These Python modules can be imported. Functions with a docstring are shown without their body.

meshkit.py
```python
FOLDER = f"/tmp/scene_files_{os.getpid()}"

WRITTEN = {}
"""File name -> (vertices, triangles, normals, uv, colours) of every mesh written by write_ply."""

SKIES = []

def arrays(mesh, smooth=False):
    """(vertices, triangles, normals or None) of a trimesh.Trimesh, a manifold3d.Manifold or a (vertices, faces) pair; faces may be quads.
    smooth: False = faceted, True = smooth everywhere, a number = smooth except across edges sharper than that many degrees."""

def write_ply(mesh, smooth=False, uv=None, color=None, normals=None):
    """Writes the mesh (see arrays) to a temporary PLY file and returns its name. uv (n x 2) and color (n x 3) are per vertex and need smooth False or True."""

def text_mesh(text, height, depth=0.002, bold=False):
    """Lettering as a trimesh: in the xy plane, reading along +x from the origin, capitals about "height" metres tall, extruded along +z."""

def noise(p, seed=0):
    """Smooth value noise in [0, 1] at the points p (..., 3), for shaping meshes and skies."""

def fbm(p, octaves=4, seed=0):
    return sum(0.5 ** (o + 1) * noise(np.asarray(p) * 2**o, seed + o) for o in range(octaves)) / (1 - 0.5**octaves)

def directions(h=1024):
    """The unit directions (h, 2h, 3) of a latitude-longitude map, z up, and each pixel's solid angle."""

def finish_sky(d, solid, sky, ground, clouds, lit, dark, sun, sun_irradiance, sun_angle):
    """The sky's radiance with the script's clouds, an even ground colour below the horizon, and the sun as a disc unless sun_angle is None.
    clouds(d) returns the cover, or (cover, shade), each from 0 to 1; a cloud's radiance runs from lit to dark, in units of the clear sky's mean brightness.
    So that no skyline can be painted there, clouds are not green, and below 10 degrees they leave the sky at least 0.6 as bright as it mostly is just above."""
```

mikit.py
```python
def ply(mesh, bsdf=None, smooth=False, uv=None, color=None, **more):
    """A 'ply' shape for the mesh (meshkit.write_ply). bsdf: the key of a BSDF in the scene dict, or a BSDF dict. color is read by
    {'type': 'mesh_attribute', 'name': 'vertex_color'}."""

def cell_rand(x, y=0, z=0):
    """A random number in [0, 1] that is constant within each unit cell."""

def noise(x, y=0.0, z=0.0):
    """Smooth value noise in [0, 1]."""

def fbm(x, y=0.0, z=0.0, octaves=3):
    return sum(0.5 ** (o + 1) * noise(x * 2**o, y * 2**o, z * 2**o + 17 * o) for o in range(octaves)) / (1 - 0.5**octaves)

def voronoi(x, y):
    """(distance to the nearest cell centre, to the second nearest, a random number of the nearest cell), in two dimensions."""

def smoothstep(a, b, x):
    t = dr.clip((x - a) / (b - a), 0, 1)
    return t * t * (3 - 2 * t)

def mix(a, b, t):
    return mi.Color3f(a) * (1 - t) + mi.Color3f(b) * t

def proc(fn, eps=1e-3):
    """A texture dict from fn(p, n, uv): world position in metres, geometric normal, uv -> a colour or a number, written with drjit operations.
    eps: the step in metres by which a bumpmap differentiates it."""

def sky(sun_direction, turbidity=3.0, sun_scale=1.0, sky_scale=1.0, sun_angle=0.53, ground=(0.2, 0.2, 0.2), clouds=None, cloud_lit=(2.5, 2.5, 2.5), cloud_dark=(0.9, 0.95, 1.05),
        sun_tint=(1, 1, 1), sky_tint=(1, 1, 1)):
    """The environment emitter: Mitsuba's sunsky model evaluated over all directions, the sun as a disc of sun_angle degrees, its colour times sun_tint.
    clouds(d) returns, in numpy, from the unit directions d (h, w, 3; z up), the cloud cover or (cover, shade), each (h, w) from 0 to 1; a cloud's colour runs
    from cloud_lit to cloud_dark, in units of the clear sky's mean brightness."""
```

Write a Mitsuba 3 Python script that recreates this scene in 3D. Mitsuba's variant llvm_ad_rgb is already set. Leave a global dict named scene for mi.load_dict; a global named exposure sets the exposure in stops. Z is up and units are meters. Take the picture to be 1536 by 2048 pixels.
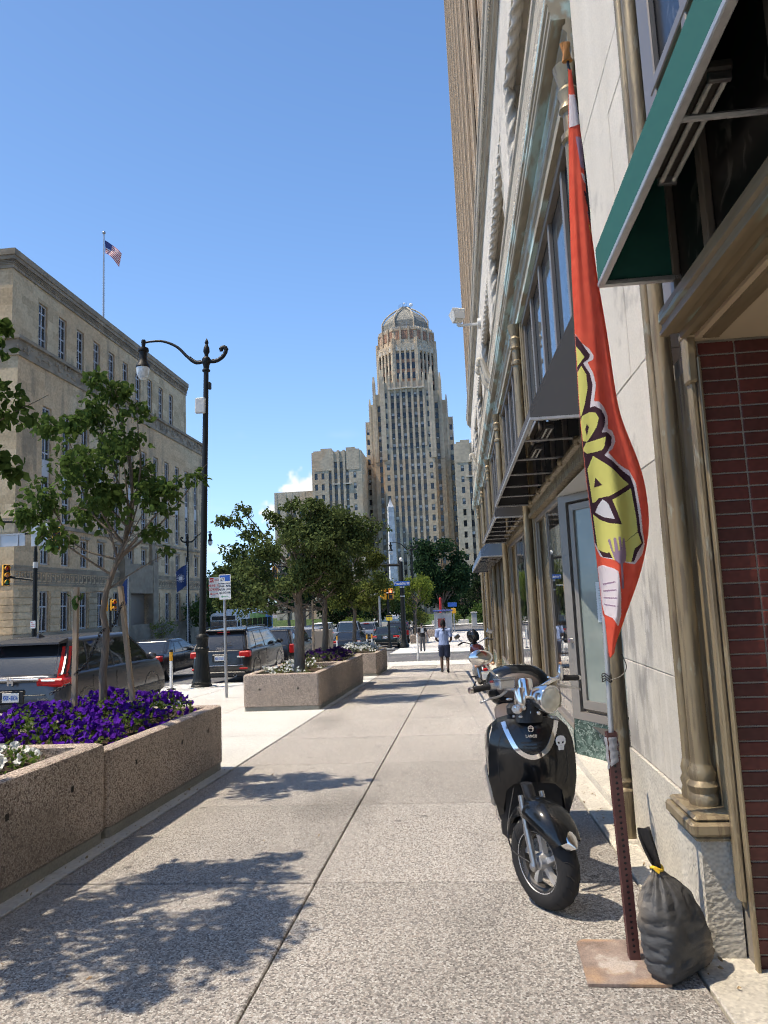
import math, random
import numpy as np, trimesh, drjit as dr, mitsuba as mi, mikit, meshkit
from shapely.geometry import Polygon, LineString, Point, box as sbox
from shapely.ops import unary_union
from mikit import proc, noise, fbm, voronoi, cell_rand, smoothstep, mix
T = mi.ScalarTransform4f
scene, labels = {}, {}
RX, RY, RZ = [0.99370564, -0.05485003, -0.09767587], [0.10359272, 0.1180957, 0.9875839], [-0.04263391, -0.9914862, 0.12303442]
R3 = np.array([RX, RY, RZ])
# ---- camera, sky, exposure -------------------------------------------------------------------------------------
scene['camera'] = {'type': 'perspective', 'fov': 2 * math.degrees(math.atan(768 / 1430)), 'fov_axis': 'x', 'near_clip': 0.05, 'far_clip': 3000.0,
                   'to_world': T().look_at(origin=[0, 0, 0], target=R3[:, 2].tolist(), up=(-R3[:, 1]).tolist())}
def clouds(d):
    az = np.degrees(np.arctan2(d[..., 0], d[..., 1])); el = np.degrees(np.arcsin(d[..., 2]))
    P = np.stack([az * 1.3, el * 1.3, az * 0], -1)
    n = meshkit.fbm(P, 5, 3) - .5
    cov = np.zeros_like(az)
    for (a0, e0, r) in ((-11.4, 9.0, 1.9), (-12.9, 8.2, 1.5), (-10.0, 8.8, 2.0), (-14.3, 7.4, 1.2), (-8.0, 7.0, 1.8), (17, 8, 3.5), (21, 6.5, 3), (-46, 7, 3), (-140, 12, 6), (95, 14, 7), (110, 11, 6)):
        q = 1 - np.hypot(az - a0, (el - e0) * 1.15) / r + n * 1.5
        cov = np.maximum(cov, np.clip(q / .30, 0, 1))
    n2 = meshkit.fbm(np.stack([az * .22, el * .9, az * 0 + 7], -1), 4, 9)
    wisp = .30 * np.clip((n2 - .60) / .2, 0, 1) * np.clip((15 - el) / 6, 0, 1)
    return np.clip(np.maximum(cov, wisp), 0, 1), np.clip(.35 - n, 0, .6)
SUN = (-0.506, -0.135, 1.0)
scene['sky'] = mikit.sky(SUN, turbidity=2.2, sun_scale=1.35, sky_scale=2.1, sky_tint=(.94, 1.0, 1.06), sun_tint=(.97, 1.0, 1.03), ground=(0.25, 0.24, 0.22), clouds=clouds, cloud_lit=(2.2, 2.2, 2.2), cloud_dark=(1.5, 1.55, 1.65))
exposure = 1.5
F = 1.14                      # building line of the right-hand side
def gz(y):
    y = np.asarray(y, float)
    return np.where(y < 38, -1.55 - .035 * y, np.where(y < 100, -2.88 - .024 * (y - 38), -4.368 - .008 * (y - 100)))
def g(y): return float(gz(y))

# ---- mesh helpers ----------------------------------------------------------------------------------------------
class MB:
    def __init__(s): s.v, s.f, s.n = [], [], 0
    def add(s, v, f):
        v = np.asarray(v, float).reshape(-1, 3); f = np.asarray(f, int)
        if f.shape[1] == 4: f = np.vstack([f[:, [0, 1, 2]], f[:, [0, 2, 3]]])
        s.v.append(v); s.f.append(f + s.n); s.n += len(v); return s
    def tm(s, t): return s.add(t.vertices, t.faces)
    def box(s, x0, x1, y0, y1, z0, z1, M=None):
        v = np.array([[x, y, z] for x in (x0, x1) for y in (y0, y1) for z in (z0, z1)], float)
        if M is not None: v = v @ np.asarray(M)[:3, :3].T + np.asarray(M)[:3, 3]
        return s.add(v, [[0, 1, 3, 2], [4, 6, 7, 5], [0, 4, 5, 1], [2, 3, 7, 6], [0, 2, 6, 4], [1, 5, 7, 3]])
    def cbox(s, x0, x1, y0, y1, z0, z1, b=.01, M=None):
        p = []
        for i, x in enumerate((x0, x1)):
            for j, y in enumerate((y0, y1)):
                for k, z in enumerate((z0, z1)):
                    a, c, e = (b, -b)[i], (b, -b)[j], (b, -b)[k]
                    p += [[x + a, y + c, z], [x + a, y, z + e], [x, y + c, z + e]]
        p = np.array(p, float)
        h = trimesh.convex.convex_hull(p); v = h.vertices
        if M is not None: v = v @ np.asarray(M)[:3, :3].T + np.asarray(M)[:3, 3]
        return s.add(v, h.faces)
    def grid(s, P, cu=False, cv=False, flip=False):
        P = np.asarray(P, float); m, n = P.shape[:2]; f = []
        i = np.arange(m if cu else m - 1); j = np.arange(n if cv else n - 1)
        I, J = np.meshgrid(i, j, indexing='ij'); I, J = I.ravel(), J.ravel(); I2, J2 = (I + 1) % m, (J + 1) % n
        f = np.stack([I * n + J, I2 * n + J, I2 * n + J2, I * n + J2], 1)
        return s.add(P.reshape(-1, 3), f[:, ::-1] if flip else f)
    def loft(s, rings, cap=True, flip=False):
        P = np.asarray(rings, float); s.grid(P, cv=True, flip=flip)
        if cap:
            for e, fl in ((0, True), (-1, False)):
                r = P[e]; c = r.mean(0); n = len(r); k = np.arange(n)
                f = np.stack([k, (k + 1) % n, np.full(n, n)], 1)
                s.add(np.vstack([r, c]), f[:, ::-1] if fl ^ flip else f)
        return s
    def tube(s, pts, r, n=8, cap=True):
        p = np.asarray(pts, float); r = np.broadcast_to(np.asarray(r, float), len(p))
        t = np.gradient(p, axis=0); t /= np.linalg.norm(t, axis=1, keepdims=True) + 1e-12
        u = np.cross(t[0], [0, 0, 1] if abs(t[0, 2]) < .9 else [1, 0, 0]); u /= np.linalg.norm(u); rings = []
        a = np.arange(n) * 2 * np.pi / n
        for q, d, w in zip(p, t, r):
            u = u - d * (u @ d); u /= np.linalg.norm(u); b = np.cross(d, u)
            rings.append(q + w * (np.cos(a)[:, None] * u + np.sin(a)[:, None] * b))
        return s.loft(rings, cap)
    def cyl(s, p0, p1, r0, r1=None, n=12, cap=True): return s.tube([p0, p1], [r0, r0 if r1 is None else r1], n, cap)
    def lathe(s, prof, o=(0, 0, 0), n=16, axis=None, cap=False):
        a = np.arange(n) * 2 * np.pi / n
        r = np.array([[[q * math.cos(t), q * math.sin(t), z] for t in a] for q, z in prof])
        if axis is not None: r = r @ frame(axis).T
        return s.loft(r + np.asarray(o), cap)
    def ball(s, c, r, nu=12, nv=8, M=None):
        a = np.arange(nu) * 2 * np.pi / nu; b = np.linspace(-np.pi / 2, np.pi / 2, nv + 1); b[0] += 1e-3; b[-1] -= 1e-3
        P = np.array([[[math.cos(e) * math.cos(t), math.cos(e) * math.sin(t), math.sin(e)] for t in a] for e in b]) * np.asarray(r, float)
        if M is not None: P = P @ np.asarray(M)[:3, :3].T
        return s.loft(P + np.asarray(c), False)
    def prism(s, poly, h, M=None):
        """shapely polygon(s) in the xy plane, extruded 0..h along z, then placed by the 4x4 M"""
        for q in getattr(poly, 'geoms', [poly]):
            if q.is_empty or q.area < 1e-9 or q.geom_type != 'Polygon': continue
            t = trimesh.creation.extrude_polygon(q, h, engine='earcut'); v = t.vertices
            if M is not None: v = v @ np.asarray(M)[:3, :3].T + np.asarray(M)[:3, 3]
            s.add(v, t.faces if M is None or np.linalg.det(np.asarray(M)[:3, :3]) > 0 else t.faces[:, ::-1])
        return s
    def mesh(s): return np.vstack(s.v), np.vstack(s.f)
    def xf(s, M):
        M = np.asarray(M); s.v = [v @ M[:3, :3].T + M[:3, 3] for v in s.v]
        if np.linalg.det(M[:3, :3]) < 0: s.f = [f[:, ::-1] for f in s.f]
        return s
def frame(d, up=(0, 0, 1)):
    d = np.asarray(d, float); d = d / np.linalg.norm(d); u = np.asarray(up, float)
    if abs(d @ u) > .99: u = np.array([1., 0, 0])
    x = np.cross(u, d); x /= np.linalg.norm(x)
    return np.stack([x, np.cross(d, x), d], 1)      # columns: x, y, z(=d)
def mat4(Rm=None, t=(0, 0, 0)):
    m = np.eye(4); m[:3, 3] = t
    if Rm is not None: m[:3, :3] = Rm
    return m
def rz(a): c, q = math.cos(a), math.sin(a); return np.array([[c, -q, 0], [q, c, 0], [0, 0, 1.]])
def rx(a): c, q = math.cos(a), math.sin(a); return np.array([[1., 0, 0], [0, c, -q], [0, q, c]])
def ry(a): c, q = math.cos(a), math.sin(a); return np.array([[c, 0, q], [0, 1., 0], [-q, 0, c]])
def bez(pts, n):
    """Catmull-Rom curve through the points"""
    p = np.asarray(pts, float); p = np.vstack([2 * p[0] - p[1], p, 2 * p[-1] - p[-2]]); out = []
    k = len(p) - 3
    for t in np.linspace(0, k, n):
        i = min(int(t), k - 1); u = t - i; a, b, c, d = p[i:i + 4]
        out.append(.5 * (2 * b + (c - a) * u + (2 * a - 5 * b + 4 * c - d) * u * u + (3 * b - a - 3 * c + d) * u ** 3))
    return np.array(out)
_used = {}
def key_for(name, parent=None):
    k = name if parent is None else parent + '__' + name
    n = _used.get(k, 0); _used[k] = n + 1
    return k if n == 0 else f'{k}_{n:03d}'
def out(name, mb, bsdf, parent=None, smooth=30, **lab):
    k = key_for(name, parent)
    d = mb if isinstance(mb, dict) else mikit.ply(mb.mesh() if isinstance(mb, MB) else mb, bsdf, smooth=smooth)
    if isinstance(mb, dict): d = {**mb, 'bsdf': {'type': 'ref', 'id': bsdf}}
    scene[k] = d
    if lab: labels[k] = lab
    return k
def put(name, shape, bsdf, M, parent=None, **lab):
    """an entry that reuses a ply dict under a 4x4 matrix"""
    k = key_for(name, parent)
    scene[k] = {**shape, 'bsdf': {'type': 'ref', 'id': bsdf}, 'to_world': T(np.asarray(M, float).tolist())}
    if lab: labels[k] = lab
    return k
def thing(name, label, category, group=None):
    k = key_for(name); labels[k] = {'label': label, 'category': category}
    if group: labels[k]['group'] = group
    return k
def structure(name, mb, bsdf, smooth=False): return out(name, mb, bsdf, smooth=smooth, kind='structure')
def shp(mb, smooth=30): return mikit.ply(mb.mesh(), None, smooth=smooth)

# ---- materials -------------------------------------------------------------------------------------------------
def rgb(c): return {'type': 'rgb', 'value': list(c)} if not isinstance(c, (int, float)) else {'type': 'rgb', 'value': [c] * 3}
def mat(name, c, rough=.6, metal=0., spec=.5, coat=0., bump=None, bs=1., **kw):
    b = {'type': 'principled', 'base_color': proc(c) if callable(c) else rgb(c), 'roughness': proc(rough) if callable(rough) else rough, 'specular': spec, **kw}
    if metal: b['metallic'] = metal
    if coat: b['clearcoat'] = coat; b['clearcoat_gloss'] = .95
    if bump is not None: b = {'type': 'bumpmap', 'arbitrary': proc(bump, 2e-3), 'scale': bs, 'b': b}
    scene[name] = {'type': 'twosided', 'b': b}
    return name
def col3(r, gg, b): return mi.Color3f(r, gg, b)
def aggregate(p, n, uv):
    a = p.x + p.z * .37; b = p.y + p.z * .73
    d1, d2, w = voronoi(a * 100, b * 100)
    w2 = cell_rand(dr.floor(w * 4096), 3, 1)
    c = mix((.155, .150, .138), (.55, .54, .505), w)
    c = mix(c, mi.Color3f(.37, .335, .30), dr.select(w2 > .72, .6, 0.))
    c = mix(c, mi.Color3f(.10, .095, .092), dr.select(w2 < .18, .8, 0.))
    c = mix(c, mi.Color3f(.24, .20, .175), smoothstep(.62, .95, d1 / dr.maximum(d2, 1e-3)) * .8)
    st = fbm(p.x * 1.3 + 3, p.y * .9, 0, 4)
    sl = cell_rand(dr.floor((p.y - .71) / 1.94), dr.select(p.x < -.98, 1., 2.), 6)
    gum = smoothstep(.035, .025, voronoi(p.x * 1.15 + 3, p.y * 1.15)[0] / 1.15) * smoothstep(.35, .4, noise(p.x * .7, p.y * .7, 8))
    stain = smoothstep(.58, .78, fbm(p.x * .9 + 9, p.y * .55 + 2, 3, 5))
    return c * (.84 + .32 * st) * (.88 + .20 * sl) * (1 - .5 * gum) * (1 - .28 * stain)
def agg_planter(p, n, uv):
    a = dr.select(dr.abs(n.x) > .6, p.y, p.x); b = dr.select(dr.abs(n.z) > .6, p.y, p.z)
    d1, d2, w = voronoi(a * 80, b * 80); w2 = cell_rand(dr.floor(w * 4096), 7, 1)
    c = mix((.25, .20, .165), (.58, .50, .42), w)
    c = mix(c, mi.Color3f(.60, .50, .42), dr.select(w2 > .8, .8, 0.))
    c = mix(c, mi.Color3f(.10, .075, .06), dr.select(w2 < .14, .8, 0.))
    c = mix(c, mi.Color3f(.19, .14, .11), smoothstep(.6, .95, d1 / dr.maximum(d2, 1e-3)) * .8)
    drip = fbm(p.x * 2.2, p.y * 2.2, p.z * .5, 4)
    low = smoothstep(.5, .75, fbm(p.x * 1.1 + 4, p.y * 1.1, p.z * 2.2, 5))
    return mix(c, mi.Color3f(.16, .135, .11), low * .45) * (.72 + .5 * drip)
def concrete(p, n, uv):
    f = fbm(p.x * 1.1, p.y * 1.1, p.z * 1.1, 4); q = noise(p.x * 60, p.y * 60, p.z * 60)
    return mix((.40, .395, .37), (.53, .525, .495), f) * (.88 + .2 * q)
def roughconcrete(p, n, uv):
    f = fbm(p.x * 3, p.y * 3, p.z * 3, 5); q = noise(p.x * 90, p.y * 90, p.z * 90)
    return mix((.34, .32, .275), (.56, .53, .46), f) * (.75 + .45 * q)
def asphalt(p, n, uv):
    return mix((.075, .076, .08), (.15, .148, .145), fbm(p.x * .7, p.y * .35, 0, 4)) * (.75 + .5 * noise(p.x * 35, p.y * 35, 1))
def limestone(p, n, uv):
    y, z = p.y, p.z
    st = fbm(y * 5.0, z * .45, p.x * 3, 4); f = fbm(y * 2, z * 2, p.x * 2, 4); q = noise(y * 120, z * 120, p.x * 120)
    c = mix((.44, .41, .355), (.60, .565, .50), st * .6 + f * .4) * (.92 + .13 * q)
    dirt = smoothstep(.52, .74, fbm(y * 6 + 9, z * 5, p.x * 2, 5)) * smoothstep(.45, .62, noise(y * 1.1 + 4, z * 1.4 + 2.2, 3))
    return mix(c, mi.Color3f(.27, .255, .23), dirt * .65)
def gold(p, n, uv):
    f = fbm(p.x * 22 + p.y * 18, p.y * 9, p.z * 1.7, 4); s = smoothstep(.5, .66, fbm(p.x * 40, p.y * 40, p.z * 3.0, 4))
    pt = smoothstep(.66, .74, fbm(p.x * 19 + 5, p.y * 19, p.z * 5, 5))
    c = mix((.19, .15, .09), (.34, .275, .175), f)
    return mix(mix(c, mi.Color3f(.13, .10, .065), s * .65), mi.Color3f(.36, .36, .29), pt * .5)
def cornice_c(p, n, uv):
    f = fbm(p.y * 3, p.z * 14, p.x * 8, 4); s = smoothstep(.55, .7, fbm(p.y * 1.2, p.z * 20, p.x * 20, 4))
    return mix(mix((.30, .265, .205), (.46, .42, .34), f), mi.Color3f(.17, .13, .10), s * .6)
def patina(p, n, uv):
    f = fbm(p.y * 4, p.z * 10, p.x * 10, 4)
    return mix(mix((.20, .17, .12), (.34, .30, .22), f), mi.Color3f(.36, .47, .44), smoothstep(.45, .62, fbm(p.y * 2 + 7, p.z * 6, p.x * 6, 4)))
def towerbrick(p, n, uv):
    side = dr.abs(n.y) > .5
    a = dr.select(side, p.x, p.y) / .32; b = p.z / .105; row = dr.floor(b); a = a + .5 * (row - 2 * dr.floor(row / 2))
    fa, fb = a - dr.floor(a), b - row
    j = dr.select((fa < .06) | (fb < .16), 1., 0.)
    c = mix((.17, .12, .08), (.40, .30, .205), cell_rand(dr.floor(a), row, 2))
    return mix(c, mi.Color3f(.43, .38, .31), j * .55) * (.8 + .4 * fbm(p.y * .5, p.z * .15, 0, 3))
def courtstone(p, n, uv):
    side = dr.abs(n.y) > .5
    a = dr.select(side, p.x, p.y); row = dr.floor(p.z / .62)
    col = dr.floor(a / 1.32 + .5 * (row - 2 * dr.floor(row / 2)))
    r = cell_rand(col, row, 4)
    c = mix((.41, .33, .21), (.57, .47, .31), r)
    c = mix(c, mi.Color3f(.53, .36, .20), smoothstep(.4, .62, fbm(a * .11 + 2, p.z * .13, 1, 3)) * .5)
    stain = smoothstep(.5, .75, fbm(a * 1.3, p.z * .16, 5, 4)) * smoothstep(.35, .6, fbm(a * .2, p.z * .5 + 3, 2, 3))
    return mix(c, mi.Color3f(.19, .165, .125), stain * .6) * (.86 + .28 * noise(a * 9, p.z * 9, 3))
def courtdark(p, n, uv):
    f = fbm(p.y * 1.6, p.z * 2.2, p.x, 4)
    return mix((.15, .13, .10), (.37, .32, .24), f)
def hallstone(p, n, uv):
    a = p.x + p.y * .8
    c = mix((.385, .33, .245), (.52, .455, .345), fbm(a * .35, p.z * .5, 1, 4))
    o = smoothstep(.52, .68, fbm(a * .10 + 4, p.z * .07 + 2.3, 2, 4))
    c = mix(c, mi.Color3f(.50, .36, .23), o * .55)
    return c * (.85 + .3 * noise(a * 1.2, p.z * 1.8, 4))
def marble_v(p, n, uv):
    w = fbm(p.x * 14, p.y * 14, p.z * 14, 5); v = 1 - dr.abs(2 * fbm(p.x * 9 + w * 3, p.y * 9, p.z * 11 + w * 2, 5) - 1)
    return mix(mix((.02, .05, .042), (.11, .17, .15), smoothstep(.4, .7, w)), mi.Color3f(.38, .45, .42), smoothstep(.93, 1., v) * .7)
def rustplate(p, n, uv):
    f = fbm(p.x * 14, p.y * 14, 0, 5); s = fbm(p.x * 5 + 3, p.y * 7, 1, 4); q = noise(p.x * 220, p.y * 220, 0)
    c = mix((.14, .095, .075), (.31, .25, .215), f)
    c = mix(c, mi.Color3f(.38, .245, .14), smoothstep(.54, .70, s) * .6)
    return mix(c, mi.Color3f(.46, .415, .37), smoothstep(.58, .75, fbm(p.x * 9, p.y * 6 + 8, 2, 4)) * .7) * (.8 + .35 * q)
def sack(p, n, uv):
    f = fbm(p.x * 12, p.y * 12, p.z * 12, 5); w = dr.abs(dr.sin(p.z * 900)) * dr.abs(dr.sin((p.x + p.y) * 900))
    c = mix((.030, .033, .037), (.085, .088, .092), f)
    d = smoothstep(.42, .66, fbm(p.x * 6 + 2, p.y * 6, p.z * 5 + .7, 5)) 
    lowp = smoothstep(.46, .60, fbm(p.x * 4.0 + 7.3, p.y * 4 + 1, p.z * 4.4, 3))
    return mix(c, mi.Color3f(.20, .17, .135), d * lowp * .85 + d * .12) * (.8 + .25 * w)
def bark(p, n, uv):
    return mix((.10, .082, .066), (.25, .21, .17), fbm(p.x * 40 + p.y * 40, p.y * 15, p.z * 9, 4))
def stakewood(p, n, uv):
    f = fbm((p.x + p.y) * 60, 1.5, p.z * 2.0, 4)
    return mix((.25, .19, .13), (.46, .37, .27), f)
def leafc(a, b):
    def fn(p, n, uv):
        r = noise(p.x * 23, p.y * 23, p.z * 23); q = fbm(p.x * 1.7, p.y * 1.7, p.z * 1.7, 2)
        return mix(a, b, r * .65 + q * .35)
    return fn
def leafmat(name, a, b, rough=.38, trans=.55):
    fn = leafc(a, b)
    scene[name] = {'type': 'principledthin', 'base_color': proc(fn), 'roughness': rough, 'diff_trans': trans, 'spec_trans': 0.0, 'eta': 1.45}
    return name
mat('m_aggregate', aggregate, .8, spec=.25)
mat('m_planter', agg_planter, .75, spec=.3, bump=lambda p, n, uv: .004 * noise(p.x * 80, p.y * 80, p.z * 80))
mat('m_concrete', concrete, .85, spec=.25)
mat('m_rough_concrete', roughconcrete, .9, spec=.2, bump=lambda p, n, uv: .012 * fbm(p.x * 60, p.y * 60, p.z * 60, 3))
mat('m_mortar', (.05, .045, .04), .95, spec=.1)
mat('m_asphalt', asphalt, .85, spec=.3)
mat('m_limestone', limestone, .8, spec=.25)
def wornstone(p, n, uv):
    d = smoothstep(.47, .66, fbm(p.y * 7 + 2, p.z * 3.2, p.x * 2, 5)) * smoothstep(.36, .6, fbm(p.y * 1.6 + 5, p.z * 1.2 + 1, 3, 3))
    s = smoothstep(.60, .72, fbm(p.y * 16, p.z * 5 + 3, 1, 5))
    return mix(mix(limestone(p, n, uv) * mi.Color3f(.84, .84, .83), mi.Color3f(.20, .19, .18), d * .75), mi.Color3f(.52, .49, .44), s * .4)
mat('m_worn_limestone', wornstone, .85, spec=.2)
mat('m_joint', (.20, .185, .16), .95, spec=.1)
mat('m_gold', gold, .42, metal=.35, spec=.5, bump=lambda p, n, uv: .002 * fbm(p.x * 50, p.y * 50, p.z * 14, 3))
mat('m_cornice', cornice_c, .7, spec=.3)
mat('m_patina', patina, .55, spec=.4)
mat('m_tower_brick', towerbrick, .85, spec=.2)
mat('m_court_stone', courtstone, .85, spec=.2)
mat('m_court_dark', courtdark, .9, spec=.2)
mat('m_hall_stone', hallstone, .85, spec=.2)
mat('m_terracotta', (.36, .21, .14), .8)
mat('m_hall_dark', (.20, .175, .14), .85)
mat('m_far_walk', lambda p, n, uv: mix((.33, .31, .28), (.43, .41, .375), fbm(p.x * .6, p.y * .4, 0, 4)), .85)
mat('m_marble', marble_v, .15)
mat('m_rust_plate', rustplate, .75, spec=.3)
mat('m_sack', sack, .6, spec=.4, bump=lambda p, n, uv: .006 * fbm(p.x * 30, p.y * 30, p.z * 42, 4))
mat('m_bark', bark, .9, spec=.2)
mat('m_stake', stakewood, .85, spec=.2)
mat('m_soil', lambda p, n, uv: mix((.018, .013, .010), (.075, .055, .04), noise(p.x * 45, p.y * 45, p.z * 45)), .95, spec=.1)
mat('m_bronze_frame', (.20, .175, .15), .35, metal=.3)
mat('m_grey_frame', (.24, .225, .205), .4, metal=.25)
mat('m_dark_frame', (.055, .05, .045), .4, spec=.5)
mat('m_dark_interior', (.03, .03, .03), .9)
mat('m_black', (.012, .012, .013), .45)
mat('m_black_gloss', (.012, .013, .015), .12, coat=1.)
mat('m_rubber', (.022, .022, .023), .75, spec=.3)
mat('m_white', (.74, .74, .72), .5)
mat('m_offwhite', (.60, .60, .57), .45)
mat('m_chrome', (.80, .80, .80), .06, metal=1.)
mat('m_steel', (.42, .43, .44), .32, metal=.9)
mat('m_galv', lambda p, n, uv: mix((.34, .35, .36), (.50, .51, .52), fbm(p.x * 30, p.y * 30, p.z * 12, 3)), .45, metal=.6)
mat('m_aluminium', (.56, .56, .56), .28, metal=.95)
mat('m_signal_yellow', (.72, .36, .02), .45)
mat('m_yellow', (.78, .60, .05), .5)
mat('m_pane', (.012, .014, .016), .05, spec=.7)
mat('m_pane_blue', (.02, .025, .03), .03, spec=1.0, coat=1.)
mat('m_blind', (.52, .52, .50), .7)
mat('m_window_frame', (.40, .42, .44), .5)
scene['m_glass'] = {'type': 'thindielectric', 'int_ior': 1.52}
mat('m_mortar_grey', (.20, .18, .155), .95, spec=.1)
for i_, c_ in enumerate(((.092, .022, .018), (.070, .019, .016), (.110, .028, .022))):
    mat('m_brick_%d' % i_, (lambda c_: lambda p, n, uv: mi.Color3f(*c_) * (.72 + .5 * noise(p.x * 60, p.z * 60, p.y * 9)))(c_), .45, spec=.4)
mat('m_soffit', (.36, .29, .20), .8)
mat('m_gold_dark', lambda p, n, uv: mix(mix((.13, .10, .06), (.23, .18, .11), fbm(p.x * 30, p.y * 4, p.z * 30, 4)), mi.Color3f(.22, .30, .26), smoothstep(.6, .72, fbm(p.x * 8, p.y * 2.2, p.z * 18, 4)) * .7), .5, metal=.25)
mat('m_dusty_pane', lambda p, n, uv: mix((.012, .012, .013), (.16, .15, .14), smoothstep(.62, .9, fbm(p.y * 16 + fbm(p.y * 5, p.z * 5, 3, 3) * 5, p.z * 7, 3, 4)) * .6), .2, spec=.5)
mat('m_pale_pane', lambda p, n, uv: mix((.16, .20, .185), (.24, .28, .26), fbm(p.x * 6, p.y * 6, p.z * 1.5, 3)), .06, spec=.8)
mat('m_paper', (.62, .66, .66), .8)
mat('m_print_grey', (.35, .38, .38), .8)
mat('m_display', (.10, .105, .10), .8)
mat('m_greenish_trim', (.17, .22, .215), .5)
mat('m_cornice_light', (.50, .46, .38), .7)
mat('m_rope', lambda p, n, uv: mix((.36, .34, .30), (.56, .53, .47), fbm(p.x * 9, p.y * 9, p.z * 9, 3)), .8)
mat('m_tan_stone', (.42, .33, .23), .85)
# ================= ground =================
def strip(x0, x1, y0, y1, dz, step=2.0, nx=2):
    ys = np.unique(np.concatenate([np.arange(y0, y1, step), [y1], [v for v in (38., 100.) if y0 < v < y1]])); xs = np.linspace(x0, x1, nx)
    return np.array([[[x, y, g(y) + dz] for y in ys] for x in xs])
structure('ground', MB().grid(strip(-400, 400, -60, 700, -.30, 20.)), 'm_asphalt')
structure('court_street', MB().grid(strip(-24.0, -4.0, -30, 92, -.13)), 'm_asphalt')
structure('franklin_street', MB().grid(strip(-120, 60, 31.55, 40.2, -.124)), 'm_asphalt')
structure('square_road', MB().grid(strip(-140, 140, 88, 122, -.115)), 'm_asphalt')
# pavement slabs of exposed aggregate on a dark mortar bed
side = structure('sidewalk', MB().grid(strip(-2.68, 1.02, -12, 28.2, -.052)), 'm_mortar')
def slab_shape(w, l, t=.05, b=.006, slope=.035):
    m = MB().cbox(0, w, 0, l, -t, 0, b); m.v = [v + np.stack([v[:, 0] * 0, v[:, 0] * 0, -slope * v[:, 1]], 1) for v in m.v]
    return shp(m, False)
gap = .012; L = 1.94
sl_a, sl_b = slab_shape(1.70 - gap, L - gap), slab_shape(1.93 - gap, L - gap)
for k in range(-1, 14):
    y = .71 + L * k + gap / 2
    rnd = random.Random(k)
    put('slab', sl_a, 'm_aggregate', mat4(t=(-2.68 + gap / 2, y, g(y) + rnd.uniform(-.002, .002))), side)
    put('slab', sl_b, 'm_aggregate', mat4(t=(-.98 + gap / 2, y, g(y) + rnd.uniform(-.002, .002))), side)
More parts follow.
